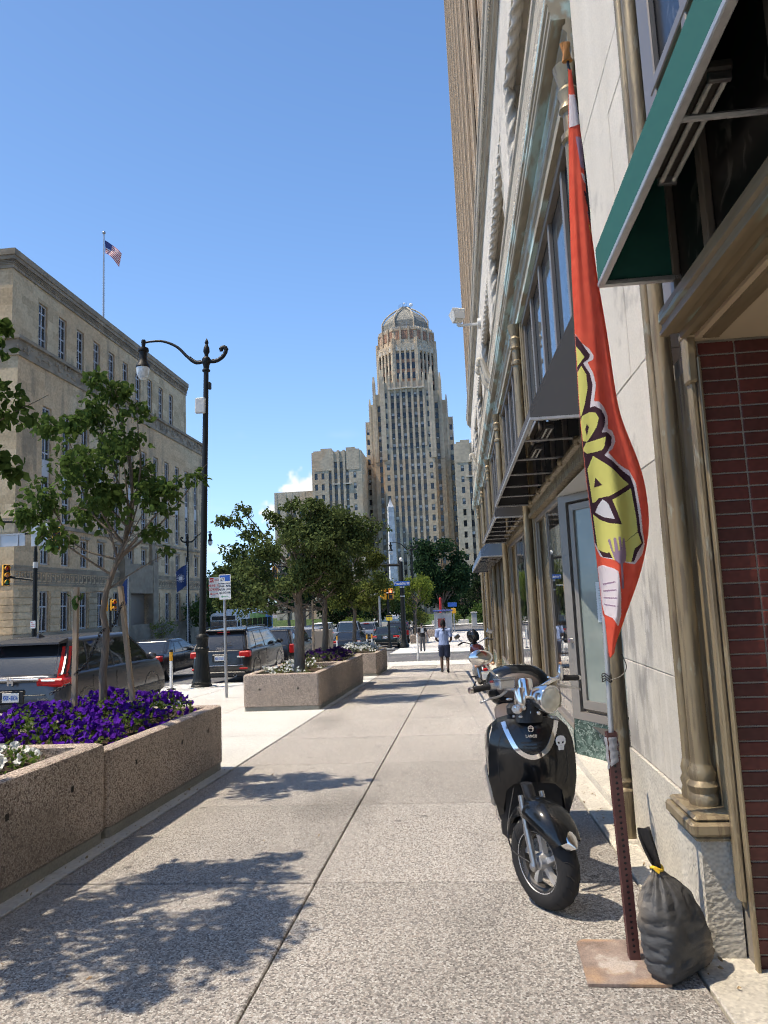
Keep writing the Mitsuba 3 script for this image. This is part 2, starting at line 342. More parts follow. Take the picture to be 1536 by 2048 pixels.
out('slab_behind', MB().grid(strip(-2.68, .95, -12, -1.26, -.001)), 'm_aggregate', side, smooth=False)
# edging strips along the planters and along the building
for yy in range(-2, 15): pass
wall_strip = structure('building_edge_paving', MB().grid(strip(.95, 3.2, -12, 31.4, -.045)), 'm_mortar')
es = slab_shape(.34, 2.6 - .01)
for k in range(-2, 12):
    y = 3.0 + 2.6 * k; put('slab', es, 'm_rough_concrete', mat4(t=(.958, y, g(y) + .002)), wall_strip)
es2 = slab_shape(1.80, 2.6 - .01)
for k in range(-2, 2):
    y = 3.0 + 2.6 * k; put('slab', es2, 'm_rough_concrete', mat4(t=(1.306, y, g(y) + .004)), wall_strip)
# pale concrete between planters and kerb, with the bulb-out towards the crossing
cp = structure('concrete_paving', MB().grid(strip(-6.6, -2.69, -12, 31.4, -.05)).grid(strip(-8.8, -6.6, 14.6, 21.9, -.05)), 'm_mortar')
c1 = slab_shape(1.95 - .012, 3.0 - .012)
for k in range(-1, 11):
    for j in range(2):
        y = -1.2 + 3.0 * k
        if y < 28.5: put('slab', c1, 'm_concrete', mat4(t=(-6.59 + 1.95 * j + .006, y, g(y))), cp)
c2 = slab_shape(1.08 - .012, 2.4 - .012)
for k in range(3):
    for j in range(2):
        y = 14.65 + 2.4 * k; put('slab', c2, 'm_concrete', mat4(t=(-8.77 + 1.085 * j + .006, y, g(y))), cp)
kb = MB()
for (x0, x1, y0, y1) in ((-6.75, -6.6, -12, 14.5), (-8.9, -6.6, 14.45, 14.6), (-8.95, -8.8, 14.45, 22.05), (-8.95, -6.6, 21.9, 22.05), (-6.75, -6.6, 22.05, 31.4)):
    for a in np.arange(y0, y1, 3.0):
        b = min(a + 2.99, y1); ps = []
        for yy in (a, b): ps.append([[x0, yy, g(yy) - .2], [x1, yy, g(yy) - .2], [x1, yy, g(yy) + .004], [x0, yy, g(yy) + .004]])
        kb.loft(ps, True, True)
structure('kerb', kb, 'm_concrete')
xa = structure('crossing_landing', MB().grid(strip(-6.4, .95, 28.2, 31.5, -.05)), 'm_mortar')
c4 = slab_shape(1.83, 1.62)
for k in range(2):
    for j in range(4): y = 28.22 + 1.64 * k; put('slab', c4, 'm_concrete', mat4(t=(-6.38 + 1.835 * j, y, g(y) - .004)), xa)
out('kerb_edge', MB().loft([[[x, 31.38, -2.9], [x, 31.56, -2.9], [x, 31.56, g(31.5) - .012], [x, 31.38, g(31.5) - .008]] for x in (-6.4, 1.2)]), 'm_concrete', xa, smooth=False)
# far side of Franklin street
fl = structure('far_landing', MB().grid(strip(-4.0, 40, 40.2, 44.6, -.004)).loft([[[x, 40.1, -3.3], [x, 40.25, -3.3], [x, 40.25, g(40.2)], [x, 40.1, g(40.2)]] for x in (-4.0, 40)]), 'm_concrete')
structure('far_sidewalk', MB().grid(strip(-2.9, 9, 44.6, 87.5, -.004)), 'm_far_walk')
structure('far_concrete_paving', MB().grid(strip(-4.0, -2.9, 44.6, 87.5, -.006)).grid(strip(-31, -24, -30, 87.5, -.006)), 'm_concrete')
structure('square_pavement', MB().grid(strip(-60, 60, 122, 128, .02)), 'm_concrete')
mat('m_lawn', lambda p, n, uv: mix((.022, .040, .012), (.06, .085, .03), fbm(p.x * .8, p.y * .8, 0, 4)), .9, spec=.1)
structure('park_lawn', MB().grid(strip(-120, 120, 128, 360, .03, 10.)), 'm_lawn')
mat('m_paint', lambda p, n, uv: mix((.22, .22, .22), (.62, .62, .60), smoothstep(.32, .5, fbm(p.x * 6, p.y * 6, 0, 4))), .7)
for k in range(8):
    y = 33.0 + .82 * k
    out('crossing_stripe', MB().add([[-9.6 + .35 * k, y, g(y) - .119], [-4.05, y, g(y) - .119], [-4.05 , y + .40, g(y + .4) - .119], [-9.6 + .35 * k, y + .40, g(y + .4) - .119]], [[0, 1, 2, 3]]), 'm_paint', 'franklin_street', smooth=False)
# ================= building on the right =================
def prof(poly, y0, y1, mb=None):
    """polygon of (x, z) points extruded along y"""
    mb = mb or MB(); p = Polygon(poly)
    t = trimesh.creation.extrude_polygon(p, y1 - y0, engine='earcut'); v = t.vertices
    return mb.add(np.stack([v[:, 0], y1 - v[:, 2], v[:, 1]], 1), t.faces)
def slope_box(mb, x0, x1, y0, y1, ztop, zoff=-.2):
    """box that stands on the sloping pavement"""
    return mb.loft([[[x0, y, g(y) + zoff], [x1, y, g(y) + zoff], [x1, y, ztop], [x0, y, ztop]] for y in (y0, y1)], True, True)
bld = thing('commercial_building', 'cream limestone and gilded bronze shopfront building with brick upper storeys along the sidewalk', 'building')
BY = [5.32 + 5.55 * k for k in range(6)] + [38.1]      # bay lines
# --- core walls
core = MB().box(1.62, 14, 3.9, 38.0, 4.45, 9.3).box(3.4, 14, 3.62, 38.0, -3.5, 4.45).box(1.6, 3.4, 37.2, 38.05, -3.5, 4.45)
core.box(1.62, 14, -8, 3.9, 4.3, 9.3).box(3.0, 14, -8, 3.62, -3.5, 4.3)
out('wall', core, 'm_joint', bld, smooth=False)
out('shop_floor', MB().grid(np.array([[[x, y, g(y) + .42] for y in (5.5, 20, 37.5)] for x in (1.32, 3.4)])), 'm_dark_frame', bld, smooth=False)
out('ceiling', MB().box(1.34, 3.4, 8.3, 37.3, 1.3, 1.36), 'm_dark_frame', bld, smooth=False)
# --- limestone pier beside the entrance: one block per stone
rs = random.Random(5)
pier = out('pier', MB().box(1.165, 1.62, 3.97, 5.28, -2.2, 9.4), 'm_joint', bld, smooth=False)
zc = [-1.085, -.478, .724, 1.318, 3.09, 3.42, 4.95, 5.5, 7.8, 9.05]
for i in range(len(zc) - 1):
    cuts = [3.95, 4.46, 5.32] if i not in (2, 4 + 1) else [3.95, 5.32]
    if i == 3: cuts = [3.95, 4.46, 5.32]
    for a, b in zip(cuts[:-1], cuts[1:]):
        o = rs.uniform(-.002, .002)
        out('stone_block', MB().cbox(1.14 + o, 1.6, a + .002, b - .002, zc[i] + .002, zc[i + 1] - .002, .004), 'm_worn_limestone' if i < 2 else 'm_limestone', pier, smooth=False)
out('plinth', slope_box(MB(), 1.125, 1.6, 3.955, 5.3, -1.088), 'm_rough_concrete', pier, smooth=False)
# --- column, pedestal and gilded trim at the entrance corner
def column(x, y, r, z0, z1, n=16, base=True):
    m = MB(); p = []
    if base: p += [(r * 1.5, z0), (r * 1.62, z0 + .03), (r * 1.35, z0 + .055), (r * 1.6, z0 + .09), (r * 1.25, z0 + .115), (r * 1.42, z0 + .15), (r * 1.12, z0 + .18)]
    else: p += [(r, z0)]
    p += [(r, z0 + .2), (r, z1 - .35), (r * 1.3, z1 - .33), (r * 1.3, z1 - .29), (r, z1 - .27), (r * 1.1, z1 - .12), (r * 1.55, z1 - .06), (r * 1.6, z1)]
    return m.lathe(p, (x, y, 0), n)
out('column', column(1.14, 3.79, .047, -1.05, 4.3), 'm_gold', bld, smooth=40)
out('column', column(1.115, 3.90, .030, -1.05, 4.3), 'm_gold', bld, smooth=40)
pd = out('pedestal', slope_box(MB(), 1.05, 1.205, 3.60, 3.965, -1.16), 'm_rough_concrete', bld, smooth=False)
cap = MB()
for (e, a, b) in ((.035, -1.16, -1.135), (.05, -1.135, -1.075), (.03, -1.075, -1.05)): cap.cbox(1.05 - e, 1.20 + e, 3.60 - e, 3.965 + e * .3, a, b, .012)
out('capping', cap, 'm_gold', pd, smooth=30)
tr = MB().cbox(1.205, 1.23, 3.56, 3.9, -1.45, 1.1, .005).cbox(1.17, 1.20, 3.50, 3.56, -1.4, 1.02, .008).cbox(1.20, 1.215, 3.46, 3.50, -1.7, 1.1, .004)
out('jamb_trim', tr, 'm_gold', bld)
out('bracket', MB().cbox(1.155, 1.205, 3.47, 3.55, .98, 1.26, .01).cbox(1.15, 1.21, 3.46, 3.56, 1.2, 1.24, .008), 'm_gold', bld)
# --- brick return wall of the entrance recess
bw = out('brick_wall', MB().box(1.215, 3.4, 3.5045, 3.9, -2.2, 1.19), 'm_mortar_grey', bld, smooth=False)
bricks = {}
for w in (.172, .212):
    bricks[w] = shp(MB().cbox(0, w - .007, 0, .05, 0, .065 - .0075, .003), False)
rb = random.Random(8)
for r in range(45):
    z = 1.185 - .065 * (r + 1)
    x = 1.222
    for c in range(5):
        w = .172 if c == 0 else .212
        if z > -1.72: put('brick', bricks[w], 'm_brick_%d' % rb.choice([0, 0, 1, 1, 2]), mat4(t=(x, 3.5 + rb.uniform(-.0015, .0015), z)), bw)
        x += w
out('soffit', MB().box(1.2, 3.0, -6, 3.51, 1.192, 1.25), 'm_soffit', bld, smooth=False)
out('recess_wall', MB().box(2.9, 3.0, -6, 3.5, -2, 1.19), 'm_soffit', bld, smooth=False)
# gilded beam over the entrance, moulded
beam = prof([(1.30, 1.18), (1.30, 1.34), (1.06, 1.34), (1.05, 1.325), (1.03, 1.32), (1.03, 1.27), (1.045, 1.26), (1.045, 1.235), (1.03, 1.225), (1.03, 1.205), (1.07, 1.20), (1.075, 1.215), (1.12, 1.215), (1.125, 1.19), (1.15, 1.185), (1.155, 1.21), (1.225, 1.21), (1.23, 1.18)], -6, 3.44)
out('beam', beam, 'm_gold_dark', bld, smooth=25)
tw = out('transom_window', MB().box(1.12, 1.132, -6, 3.4, 1.34, 4.25), 'm_dusty_pane', bld, smooth=False)
fr = MB()
for y in (3.36, 2.9, 2.2, 1.0, -.4): fr.cbox(1.085, 1.12, y - .03, y + .03, 1.34, 4.25, .006)
fr.cbox(1.1, 1.15, 3.42, 3.56, 1.34, 4.25, .006).cbox(1.08, 1.12, -6, 3.4, 2.42, 2.48, .006)
out('frame', fr, 'm_bronze_frame', tw)
# --- canted entrance door in its recess
A, B = np.array([1.20, 8.22]), np.array([1.84, 7.05]); dd = (B - A) / np.linalg.norm(B - A); Ld = np.linalg.norm(B - A)
Dm = mat4(np.array([[dd[0], -dd[1], 0], [dd[1], dd[0], 0], [0, 0, 1.]]), (A[0], A[1], 0))   # local x along the door, local -y towards the street
dw = out('door', MB().box(.0, .13, -.03, .05, -1.36, 1.08, Dm).box(.13, 1.2, -.03, .05, 1.0, 1.08, Dm).box(.13, 1.2, -.03, .05, -1.36, -1.28, Dm).box(1.2, 1.33, -.03, .05, -1.36, 1.08, Dm), 'm_grey_frame', bld, smooth=False)
dl = MB().box(.165, .23, -.015, .035, -1.24, .97, Dm).box(1.09, 1.165, -.015, .035, -1.24, .97, Dm).box(.23, 1.09, -.015, .035, .9, .97, Dm).box(.23, 1.09, -.015, .035, -1.24, -1.15, Dm)
out('leaf_frame', dl, 'm_grey_frame', dw, smooth=False)
out('pane', MB().box(.23, 1.09, .008, .012, -1.15, .9, Dm), 'm_pale_pane', dw, smooth=False)
nt = out('notice', MB().box(.50, .86, -.001, .006, -.32, .10, Dm), 'm_paper', dw, smooth=False)
ln = MB()
for k in range(13): ln.box(.54, .60 + .24 * random.Random(k).random(), -.003, -.001, .03 - .026 * k, .036 - .026 * k, Dm)
out('print', ln, 'm_print_grey', dw, smooth=False)
out('lock', MB().cyl((Dm @ [.07, -.03, -.52, 1])[:3], (Dm @ [.07, -.065, -.52, 1])[:3], .028, .024, 14), 'm_chrome', dw, smooth=40)
out('pull_plate', MB().cbox(1.00, 1.085, -.03, -.012, -.70, -.55, .008, Dm), 'm_black', dw)
out('marble_base', MB().box(.0, 1.33, -.022, .04, -2.1, -1.362, Dm), 'm_marble', bld, smooth=False)
out('recess_wall', MB().box(1.90, 1.95, 5.3, 7.1, -2.1, 1.1).box(1.33, 1.95, 5.32, 5.36, -2.1, 1.1), 'm_grey_frame', bld, smooth=False)
out('soffit', MB().add([[1.16, 5.35, 1.085], [3.2, 5.35, 1.085], [3.2, 8.3, 1.085], [1.16, 8.3, 1.085]], [[0, 3, 2, 1]]), 'm_offwhite', bld, smooth=False)
stp = MB()
stp.add([[1.16, 5.4, g(5.4) + .05], [3.3, 5.4, g(5.4) + .05], [3.3, 8.3, g(8.3) + .10], [1.16, 8.3, g(8.3) + .10], [1.16, 5.4, -2.3], [1.16, 8.3, -2.3]], [[0, 1, 2], [0, 2, 3], [0, 3, 5], [0, 5, 4]])
out('doorstep', stp, 'm_rough_concrete', bld, smooth=False)
# --- shopfronts bay by bay
ring = lambda x, y, z, r: [(r * 1.25, z), (r * 1.45, z + .025), (r * 1.25, z + .05)]
for k, yb in enumerate(BY[:-1]):
    c = MB().lathe([(.085, g(yb) + .0), (.10, g(yb) + .28), (.10, g(yb) + .34), (.075, g(yb) + .36), (.085, g(yb) + .40), (.062, g(yb) + .43), (.062, 3.55), (.085, 3.57), (.085, 3.62), (.06, 3.64), (.06, 3.80), (.09, 3.83), (.07, 3.90), (.095, 3.98), (.07, 4.02), (.105, 4.16), (.115, 4.2)], (1.10, yb + .12, 0), 14)
    out('column', c, 'm_gold', bld, smooth=40)
    pl = MB()
    for (a, b, x) in ((.20, .25, 1.15), (.26, .33, 1.175), (.35, .39, 1.165), (-.04, .03, 1.16)):
        if k > 0: pl.cbox(x, 1.4, yb + a, yb + b, g(yb) + .02, 4.2, .008)
    if k > 0:
        pl.cbox(1.185, 1.45, yb - .10, yb + .42, g(yb) - .1, 4.2, .005); out('pilaster', pl, 'm_gold', bld)
    out('column_base', MB().cbox(.99, 1.22, yb - .02, yb + .26, g(yb) - .2, g(yb) + .02, .02), 'm_rough_concrete', bld)
for k, (y0, y1) in enumerate(zip(BY[:-1], BY[1:])):
    a, b = y0 + .42, y1 - .1
    # upper glazing
    sw = out('upper_window', MB().box(1.262, 1.27, a, b, 1.36, 4.2), 'm_pane_blue', bld, smooth=False)
    fm = MB(); n = 5; ms = [a + (b - a) * j / n for j in range(n + 1)]
    for m_ in ms: fm.cbox(1.215, 1.262, m_ - .045, m_ + .045, 1.36, 4.2, .006)
    fm.cbox(1.19, 1.262, a, b, 2.36, 2.43, .006).cbox(1.19, 1.262, a, b, 4.1, 4.2, .006)
    out('frame', fm, 'm_bronze_frame', sw)
    bl = MB()
    for j in range(n): bl.box(1.256, 1.262, ms[j] + .045, ms[j] + .15, 2.43, 4.1)
    out('inner_frame', bl, 'm_greenish_trim', sw, smooth=False)
    # gilded lintel with small bosses
    lt = prof([(1.10, 1.12), (1.3, 1.12), (1.3, 1.36), (1.12, 1.36), (1.12, 1.33), (1.09, 1.32), (1.09, 1.29), (1.13, 1.27), (1.13, 1.20), (1.10, 1.18)], a - .05, b)
    out('lintel', lt, 'm_gold', bld, smooth=25)
    for j in range(5): out('boss', MB().ball((1.09, a + (j + .5) * (b - a) / 5, 1.31), (.035, .05, .045), 8, 6), 'm_gold', bld)
    if k == 0: a = 8.26
    # shop window with thin glass
    zs = g((a + b) / 2) + .46
    gl = out('shop_window', MB().add([[1.205, a, zs], [1.205, b, zs], [1.205, b, 1.12], [1.205, a, 1.12]], [[0, 3, 2, 1]]), 'm_glass' if k < 3 else 'm_pane', bld, smooth=False)
    fm = MB().cbox(1.175, 1.25, a, b, zs - .07, zs, .006).cbox(1.185, 1.25, a, a + .06, zs, 1.12, .006).cbox(1.185, 1.25, b - .06, b, zs, 1.12, .006).cbox(1.185, 1.25, a, b, 1.05, 1.12, .006)
    for j in range(1, 3):
        if k > 0 or j == 1: fm.cbox(1.19, 1.25, a + (b - a) * j / (3 if k else 2) - .025, a + (b - a) * j / (3 if k else 2) + .025, zs, 1.1, .006)
    out('frame', fm, 'm_bronze_frame', gl)
    out('bulkhead', MB().loft([[[1.17, y, g(y) - .2], [1.30, y, g(y) - .2], [1.30, y, zs - .07], [1.17, y, zs - .07]] for y in (a, b)], True, True), 'm_marble', bld, smooth=False)
    out('display_back', MB().box(2.3, 2.34, a, b, -3, 1.3), 'm_display', bld, smooth=False)
# --- cornice over the shopfronts
ya, yz = 5.34, 38.12
cor = prof([(1.30, 4.2), (1.13, 4.2), (1.13, 4.31), (1.105, 4.335), (1.105, 4.44), (1.075, 4.47), (1.075, 4.50), (1.10, 4.52), (1.10, 4.56), (1.0, 4.56), (.985, 4.575), (.985, 4.63), (.972, 4.64), (.972, 4.70), (.955, 4.715), (.955, 4.80), (1.02, 4.84), (1.3, 4.88)], ya, yz)
out('lower_cornice', cor, 'm_patina', bld, smooth=20)
cr = MB(); rr = random.Random(3)
y = ya + .1
while y < yz - .1:
    big = rr.random() < .18
    cr.ball((.975, y, 4.84), (.02, .05 + .02 * big, .03 + .05 * big), 7, 5)
    if big: cr.ball((.972, y - .05, 4.90), (.016, .03, .03), 6, 4).ball((.972, y + .05, 4.89), (.016, .03, .03), 6, 4)
    y += .13
out('cresting', cr, 'm_cornice_light', bld); labels[bld + '__cresting'] = {'kind': 'stuff'}
for yb in (16.42, 27.52):
    for o in (-.28, .28):
        m = MB()
        c = bez([(1.05, yb + o, 4.85), (.93, yb + o, 5.0), (.86, yb + o, 5.25), (.80, yb + o, 5.42), (.74, yb + o, 5.40), (.74, yb + o, 5.30), (.80, yb + o, 5.29)], 22)
        m.tube(c, np.linspace(.09, .04, 22), 8)
        for q in range(4): m.ball((.99 - .03 * q, yb + o + .08, 4.95 + .11 * q), (.05, .06, .035), 7, 5)
        out('scroll_ornament', m, 'm_cornice_light', bld)
band = MB(); yy = ya; q = 0
while yy < yz - .2:
    e = min(yy + 2.2, yz); prof([(1.6, 4.9), (1.085, 4.9), (1.085, 5.05), (1.06, 5.08), (1.06, 5.5), (1.075, 5.52), (1.075, 5.80), (1.05, 5.84), (1.05, 5.93), (1.12, 5.97), (1.6, 5.97)], yy + .003, e - .003, band); yy = e
out('string_course', band, 'm_cornice', bld, smooth=20)
# --- second storey: stone piers, rope mouldings, recessed windows
def rope(path, r=.075, lobes=3, pitch=.34):
    p = np.asarray(path, float); d = np.linalg.norm(np.diff(p, axis=0), axis=1); s = np.concatenate([[0], np.cumsum(d)])
    n = int(s[-1] / .028); t = np.linspace(0, s[-1], n); q = np.stack([np.interp(t, s, p[:, i]) for i in range(3)], 1)
    tg = np.gradient(q, axis=0); tg /= np.linalg.norm(tg, axis=1, keepdims=True); a = np.arange(12) * 2 * np.pi / 12
    P = []
    for c, e, w in zip(q, tg, t):
        u = np.array([1., 0, 0]); b = np.cross(e, u); rad = r * (1 + .30 * np.cos(lobes * (a - 2 * np.pi * w / (pitch * lobes))))
        P.append(c + rad[:, None] * (np.cos(a)[:, None] * u + np.sin(a)[:, None] * b))
    return P
first = True
for k, (y0, y1) in enumerate(zip(BY[:-1], BY[1:])):
    p0, p1 = y0 + .55, y1 - .55
    for a, b in (((y0 - .55) if k else y0, p0),):
        zj = [5.97, 6.9, 7.8]
        for z0, z1 in zip(zj[:-1], zj[1:]): out('stone_block', MB().cbox(1.12, 1.6, a + .003, b - .003, z0 + .003, z1 - .003, .005), 'm_limestone', bld, smooth=False)
    if k == 5: out('stone_block', MB().cbox(1.12, 1.6, p1, y1, 5.97, 7.8, .005), 'm_limestone', bld, smooth=False)
    out('rope_moulding', MB().loft(rope([(1.19, p0 + .09, 5.97), (1.19, p0 + .09, 7.71), (1.19, p1 - .09, 7.71), (1.19, p1 - .09, 5.97)]), False), 'm_rope', bld, smooth=50)
    w = out('upper_window', MB().box(1.57, 1.58, p0, p1, 5.97, 7.8), 'm_pane_blue', bld, smooth=False)
    fm = MB().cbox(1.42, 1.6, p0 + .17, p0 + .33, 5.97, 7.66, .01).cbox(1.42, 1.6, p1 - .33, p1 - .17, 5.97, 7.66, .01).cbox(1.42, 1.6, p0 + .17, p1 - .17, 7.5, 7.66, .01)
    for u in (.36, .64): fm.cbox(1.49, 1.6, p0 + (p1 - p0) * u - .06, p0 + (p1 - p0) * u + .06, 5.97, 7.5, .008)
    out('surround', fm, 'm_cornice', w)
yy = ya - 1.4
while yy < yz:
    e = min(yy + 2.775, yz); out('stone_block', MB().cbox(1.12, 1.6, yy + .002, e - .002, 7.803, 9.05, .004), 'm_limestone', bld, smooth=False); yy = e
uc = MB(); yy = -8
while yy < yz - .1:
    e = min(yy + 1.9, yz); prof([(1.6, 9.05), (1.11, 9.05), (1.09, 9.08), (1.04, 9.10), (1.035, 9.16), (1.0, 9.18), (.995, 9.22), (.96, 9.24), (.94, 9.30), (.94, 9.42), (.91, 9.46), (.91, 9.60), (1.1, 9.68), (1.6, 9.7)], yy + .002, e - .002, uc); yy = e
out('upper_cornice', uc, 'm_cornice', bld, smooth=20)
bd = MB(); y = ya
while y < yz: bd.box(.968, .99, y, y + .035, 9.195, 9.23); y += .075
out('bead_course', bd, 'm_cornice_light', bld, smooth=False); labels[bld + '__bead_course'] = {'kind': 'stuff'}
# --- brick storeys above
top = 62.0
out('brick_storeys', MB().box(1.42, 14, -8, 38.3, 9.65, top), 'm_tower_brick', bld, smooth=False)
edge = MB()
for k in range(17):
    y = 38.25 - 2.775 * k
    out('brick_pier', MB().box(1.06, 1.42, y - 1.15, y, 9.65, top), 'm_tower_brick', bld, smooth=False)
    for o in (-1.15, 0): edge.box(1.035, 1.1, y + o - .08, y + o + .08, 9.65, top - .2)
out('pier_edging', edge, 'm_tan_stone', bld, smooth=False)
sp = MB(); wn = []
for k in range(16):
    y = 38.25 - 1.15 - 2.775 * k
    for fl_ in range(14):
        z = 11.0 + 3.6 * fl_
        if k < 12: wn.append((y, z))
        sp.box(1.25, 1.43, y - 1.625, y, z + 2.1, z + 3.0)
out('brick_spandrel', sp, 'm_tower_brick', bld, smooth=False)
labels[bld + '__brick_spandrel'] = {'kind': 'stuff'}
ws = shp(MB().box(1.38, 1.415, -1.5, -.12, 0, 2.1), False)
for y, z in wn: put('window', ws, 'm_pane', mat4(t=(0, y, z)), bld)

# ================= awnings =================
def awning(y0, y1, xf, zb, zt, val, mt, label, group=None, lights=0, bars=6, xw=1.13, ends=(1, 1)):
    t = thing('awning', label, 'awning', group)
    th = .006
    can = MB().loft([[[xf, y, zb], [xf, y, zb + val], [xw, y, zt], [xw, y, zt - th], [xf + th, y, zb + val - th], [xf + th, y, zb]] for y in (y0, y1)], True, True)
    out('canopy', can, mt, t, smooth=False)
    lin = MB().loft([[[xf + .012, y, zb], [xf + .012, y, zb + val - .012], [xw, y, zt - .03], [xw, y, zt - .034], [xf + .016, y, zb + val - .016], [xf + .016, y, zb]] for y in (y0 + .01, y1 - .01)], True, True)
    out('lining', lin, mt, t, smooth=False)
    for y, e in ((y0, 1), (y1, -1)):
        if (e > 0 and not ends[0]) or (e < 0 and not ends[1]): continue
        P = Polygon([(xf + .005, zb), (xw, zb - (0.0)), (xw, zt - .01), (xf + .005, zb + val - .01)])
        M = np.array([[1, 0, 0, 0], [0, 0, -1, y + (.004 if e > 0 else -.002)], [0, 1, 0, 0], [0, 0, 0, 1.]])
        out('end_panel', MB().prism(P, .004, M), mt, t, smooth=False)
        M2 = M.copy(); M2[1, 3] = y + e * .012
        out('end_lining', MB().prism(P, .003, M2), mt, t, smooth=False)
    fr = MB().cbox(xf - .004, xf + .028, y0, y1, zb - .022, zb + .004, .004)
    for y in (y0, y1 - .03): fr.cbox(xf, xw, y, y + .03, zb - .024, zb + .002, .004)
    for j in range(1, bars):
        y = y0 + (y1 - y0) * j / bars; fr.cyl((xf + .02, y, zb + .01), (xw, y, zb + .01), .011, n=6).cyl((xf + .02, y, zb + val * .9), (xw, y, zt - .06), .011, n=6)
    out('frame', fr, 'm_galv', t)
    return t
def tube_light(x, z, y0, y1, label):
    t = thing('strip_light', label, 'light fitting', 'strip lights under the awnings')
    out('housing', MB().cbox(x - .045, x + .045, y0, y1, z + .02, z + .06, .008), 'm_dark_frame', t)
    for o in (-.025, .025): out('tube', MB().cyl((x + o, y0 + .02, z), (x + o, y1 - .02, z), .010, n=8), 'm_offwhite', t, smooth=50)
    for y in (y0 + .01, y1 - .03): out('holder', MB().cbox(x - .04, x + .04, y, y + .02, z - .014, z + .02, .003), 'm_steel', t)
mat('m_green_canvas', (.017, .095, .080), .7, spec=.3); mat('m_grey_canvas', (.075, .076, .08), .75, spec=.3); mat('m_blue_canvas', (.10, .15, .23), .7, spec=.3)
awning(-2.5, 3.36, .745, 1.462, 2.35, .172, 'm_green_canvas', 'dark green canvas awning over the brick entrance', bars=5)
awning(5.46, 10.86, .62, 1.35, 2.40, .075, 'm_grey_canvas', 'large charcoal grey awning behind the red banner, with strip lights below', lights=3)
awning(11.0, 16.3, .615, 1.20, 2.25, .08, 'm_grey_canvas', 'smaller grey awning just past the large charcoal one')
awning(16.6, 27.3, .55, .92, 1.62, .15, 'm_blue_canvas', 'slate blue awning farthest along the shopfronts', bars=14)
for (y0, y1) in ((2.38, 3.05), (1.3, 1.98)): tube_light(1.00, 1.755, y0, y1, 'bare twin-tube strip light under the green awning' + (', nearer the brick wall' if y0 > 2 else ', beside the picture edge'))
for j, y in enumerate((6.1, 7.0, 8.0)): tube_light(.98, 1.62, y, y + .6, 'twin-tube strip light under the charcoal awning, ' + ('first', 'second', 'third')[j] + ' from the banner')
# ---- security floodlight on the second storey
t = thing('floodlight', 'white security floodlight on a horizontal bracket high on the stone wall', 'floodlight')
fy, fz = 21.2, 8.28
out('mount', MB().cyl((1.12, fy, fz), (1.02, fy, fz), .17, .15, 16), 'm_offwhite', t, smooth=40)
out('arm', MB().cbox(.42, 1.04, fy - .03, fy + .03, fz - .06, fz + .02, .01), 'm_offwhite', t)
Mf = mat4(rz(.35) @ rx(-.25), (.42, fy, fz + .25))
out('housing', MB().loft([[[-.14, -.12, -.16], [.14, -.12, -.16], [.14, .10, -.16], [-.14, .10, -.16]], [[-.21, -.2, .17], [.21, -.2, .17], [.21, .16, .17], [-.21, .16, .17]], [[-.18, -.17, .22], [.18, -.17, .22], [.18, .13, .22], [-.18, .13, .22]]], True).xf(Mf), 'm_offwhite', t, smooth=False)
out('lens', MB().box(-.17, .17, -.19, -.165, -.13, .15).xf(Mf @ mat4(rx(.12))), 'm_blind', t, smooth=False)
out('yoke', MB().tube([(.42, fy, fz - .02), (.42, fy, fz + .1)], .03, 8), 'm_offwhite', t)
# ================= far buildings =================
def windows_for(parent, spots, shapes, limit=300):
    """spots: (x, y, z, w, h, kind). Each is a part; those past the limit are joined."""
    cache, rest, n = {}, MB(), 0
    rw = random.Random(11)
    for (x, y, z, w, h, kind) in spots:
        if n >= limit: rest.box(x - w / 2, x + w / 2, y - .06, y, z, z + h); continue
        kk = (round(w, 2), round(h, 2))
        if kk not in cache:
            cache[kk] = (shp(MB().box(-w / 2, w / 2, -.05, .0, 0, h), False), shp(MB().box(-w / 2 + .1, w / 2 - .1, -.10, -.055, h * .52, h - .08), False),
                         shp(MB().box(-w / 2, -w / 2 + .08, -.12, -.055, 0, h).box(w / 2 - .08, w / 2, -.12, -.055, 0, h).box(-w / 2 + .08, w / 2 - .08, -.12, -.055, h * .48, h * .48 + .08), False),
                         shp(MB().box(-w * .25, w * .25, -.45, -.06, .0, .42), False))
        a, b, c, e = cache[kk]; M = mat4(t=(x, y, z))
        k = put('window', a, 'm_pane', M, parent); n += 1
        r = rw.random()
        if kind == 'plain': continue
        put('sash', c, 'm_dark_frame', M, k)
        if r < .42: put('blind', b, 'm_blind', mat4(np.diag([1, 1, 1 + .0]), (x, y, z)), k)
        if r > .93: put('air_conditioner', e, 'm_offwhite', M, k)
    if rest.n:
        out('window_rest', rest, 'm_pane', parent, smooth=False); labels[parent + '__window_rest'] = {'kind': 'stuff'}
CH = thing('city_hall_tower', 'tall tan stepped stone skyscraper with ribbed windows and a pale domed crown', 'building')
AX = -16.4
stone = MB(); spand = MB(); spots = []
FL = 4.16
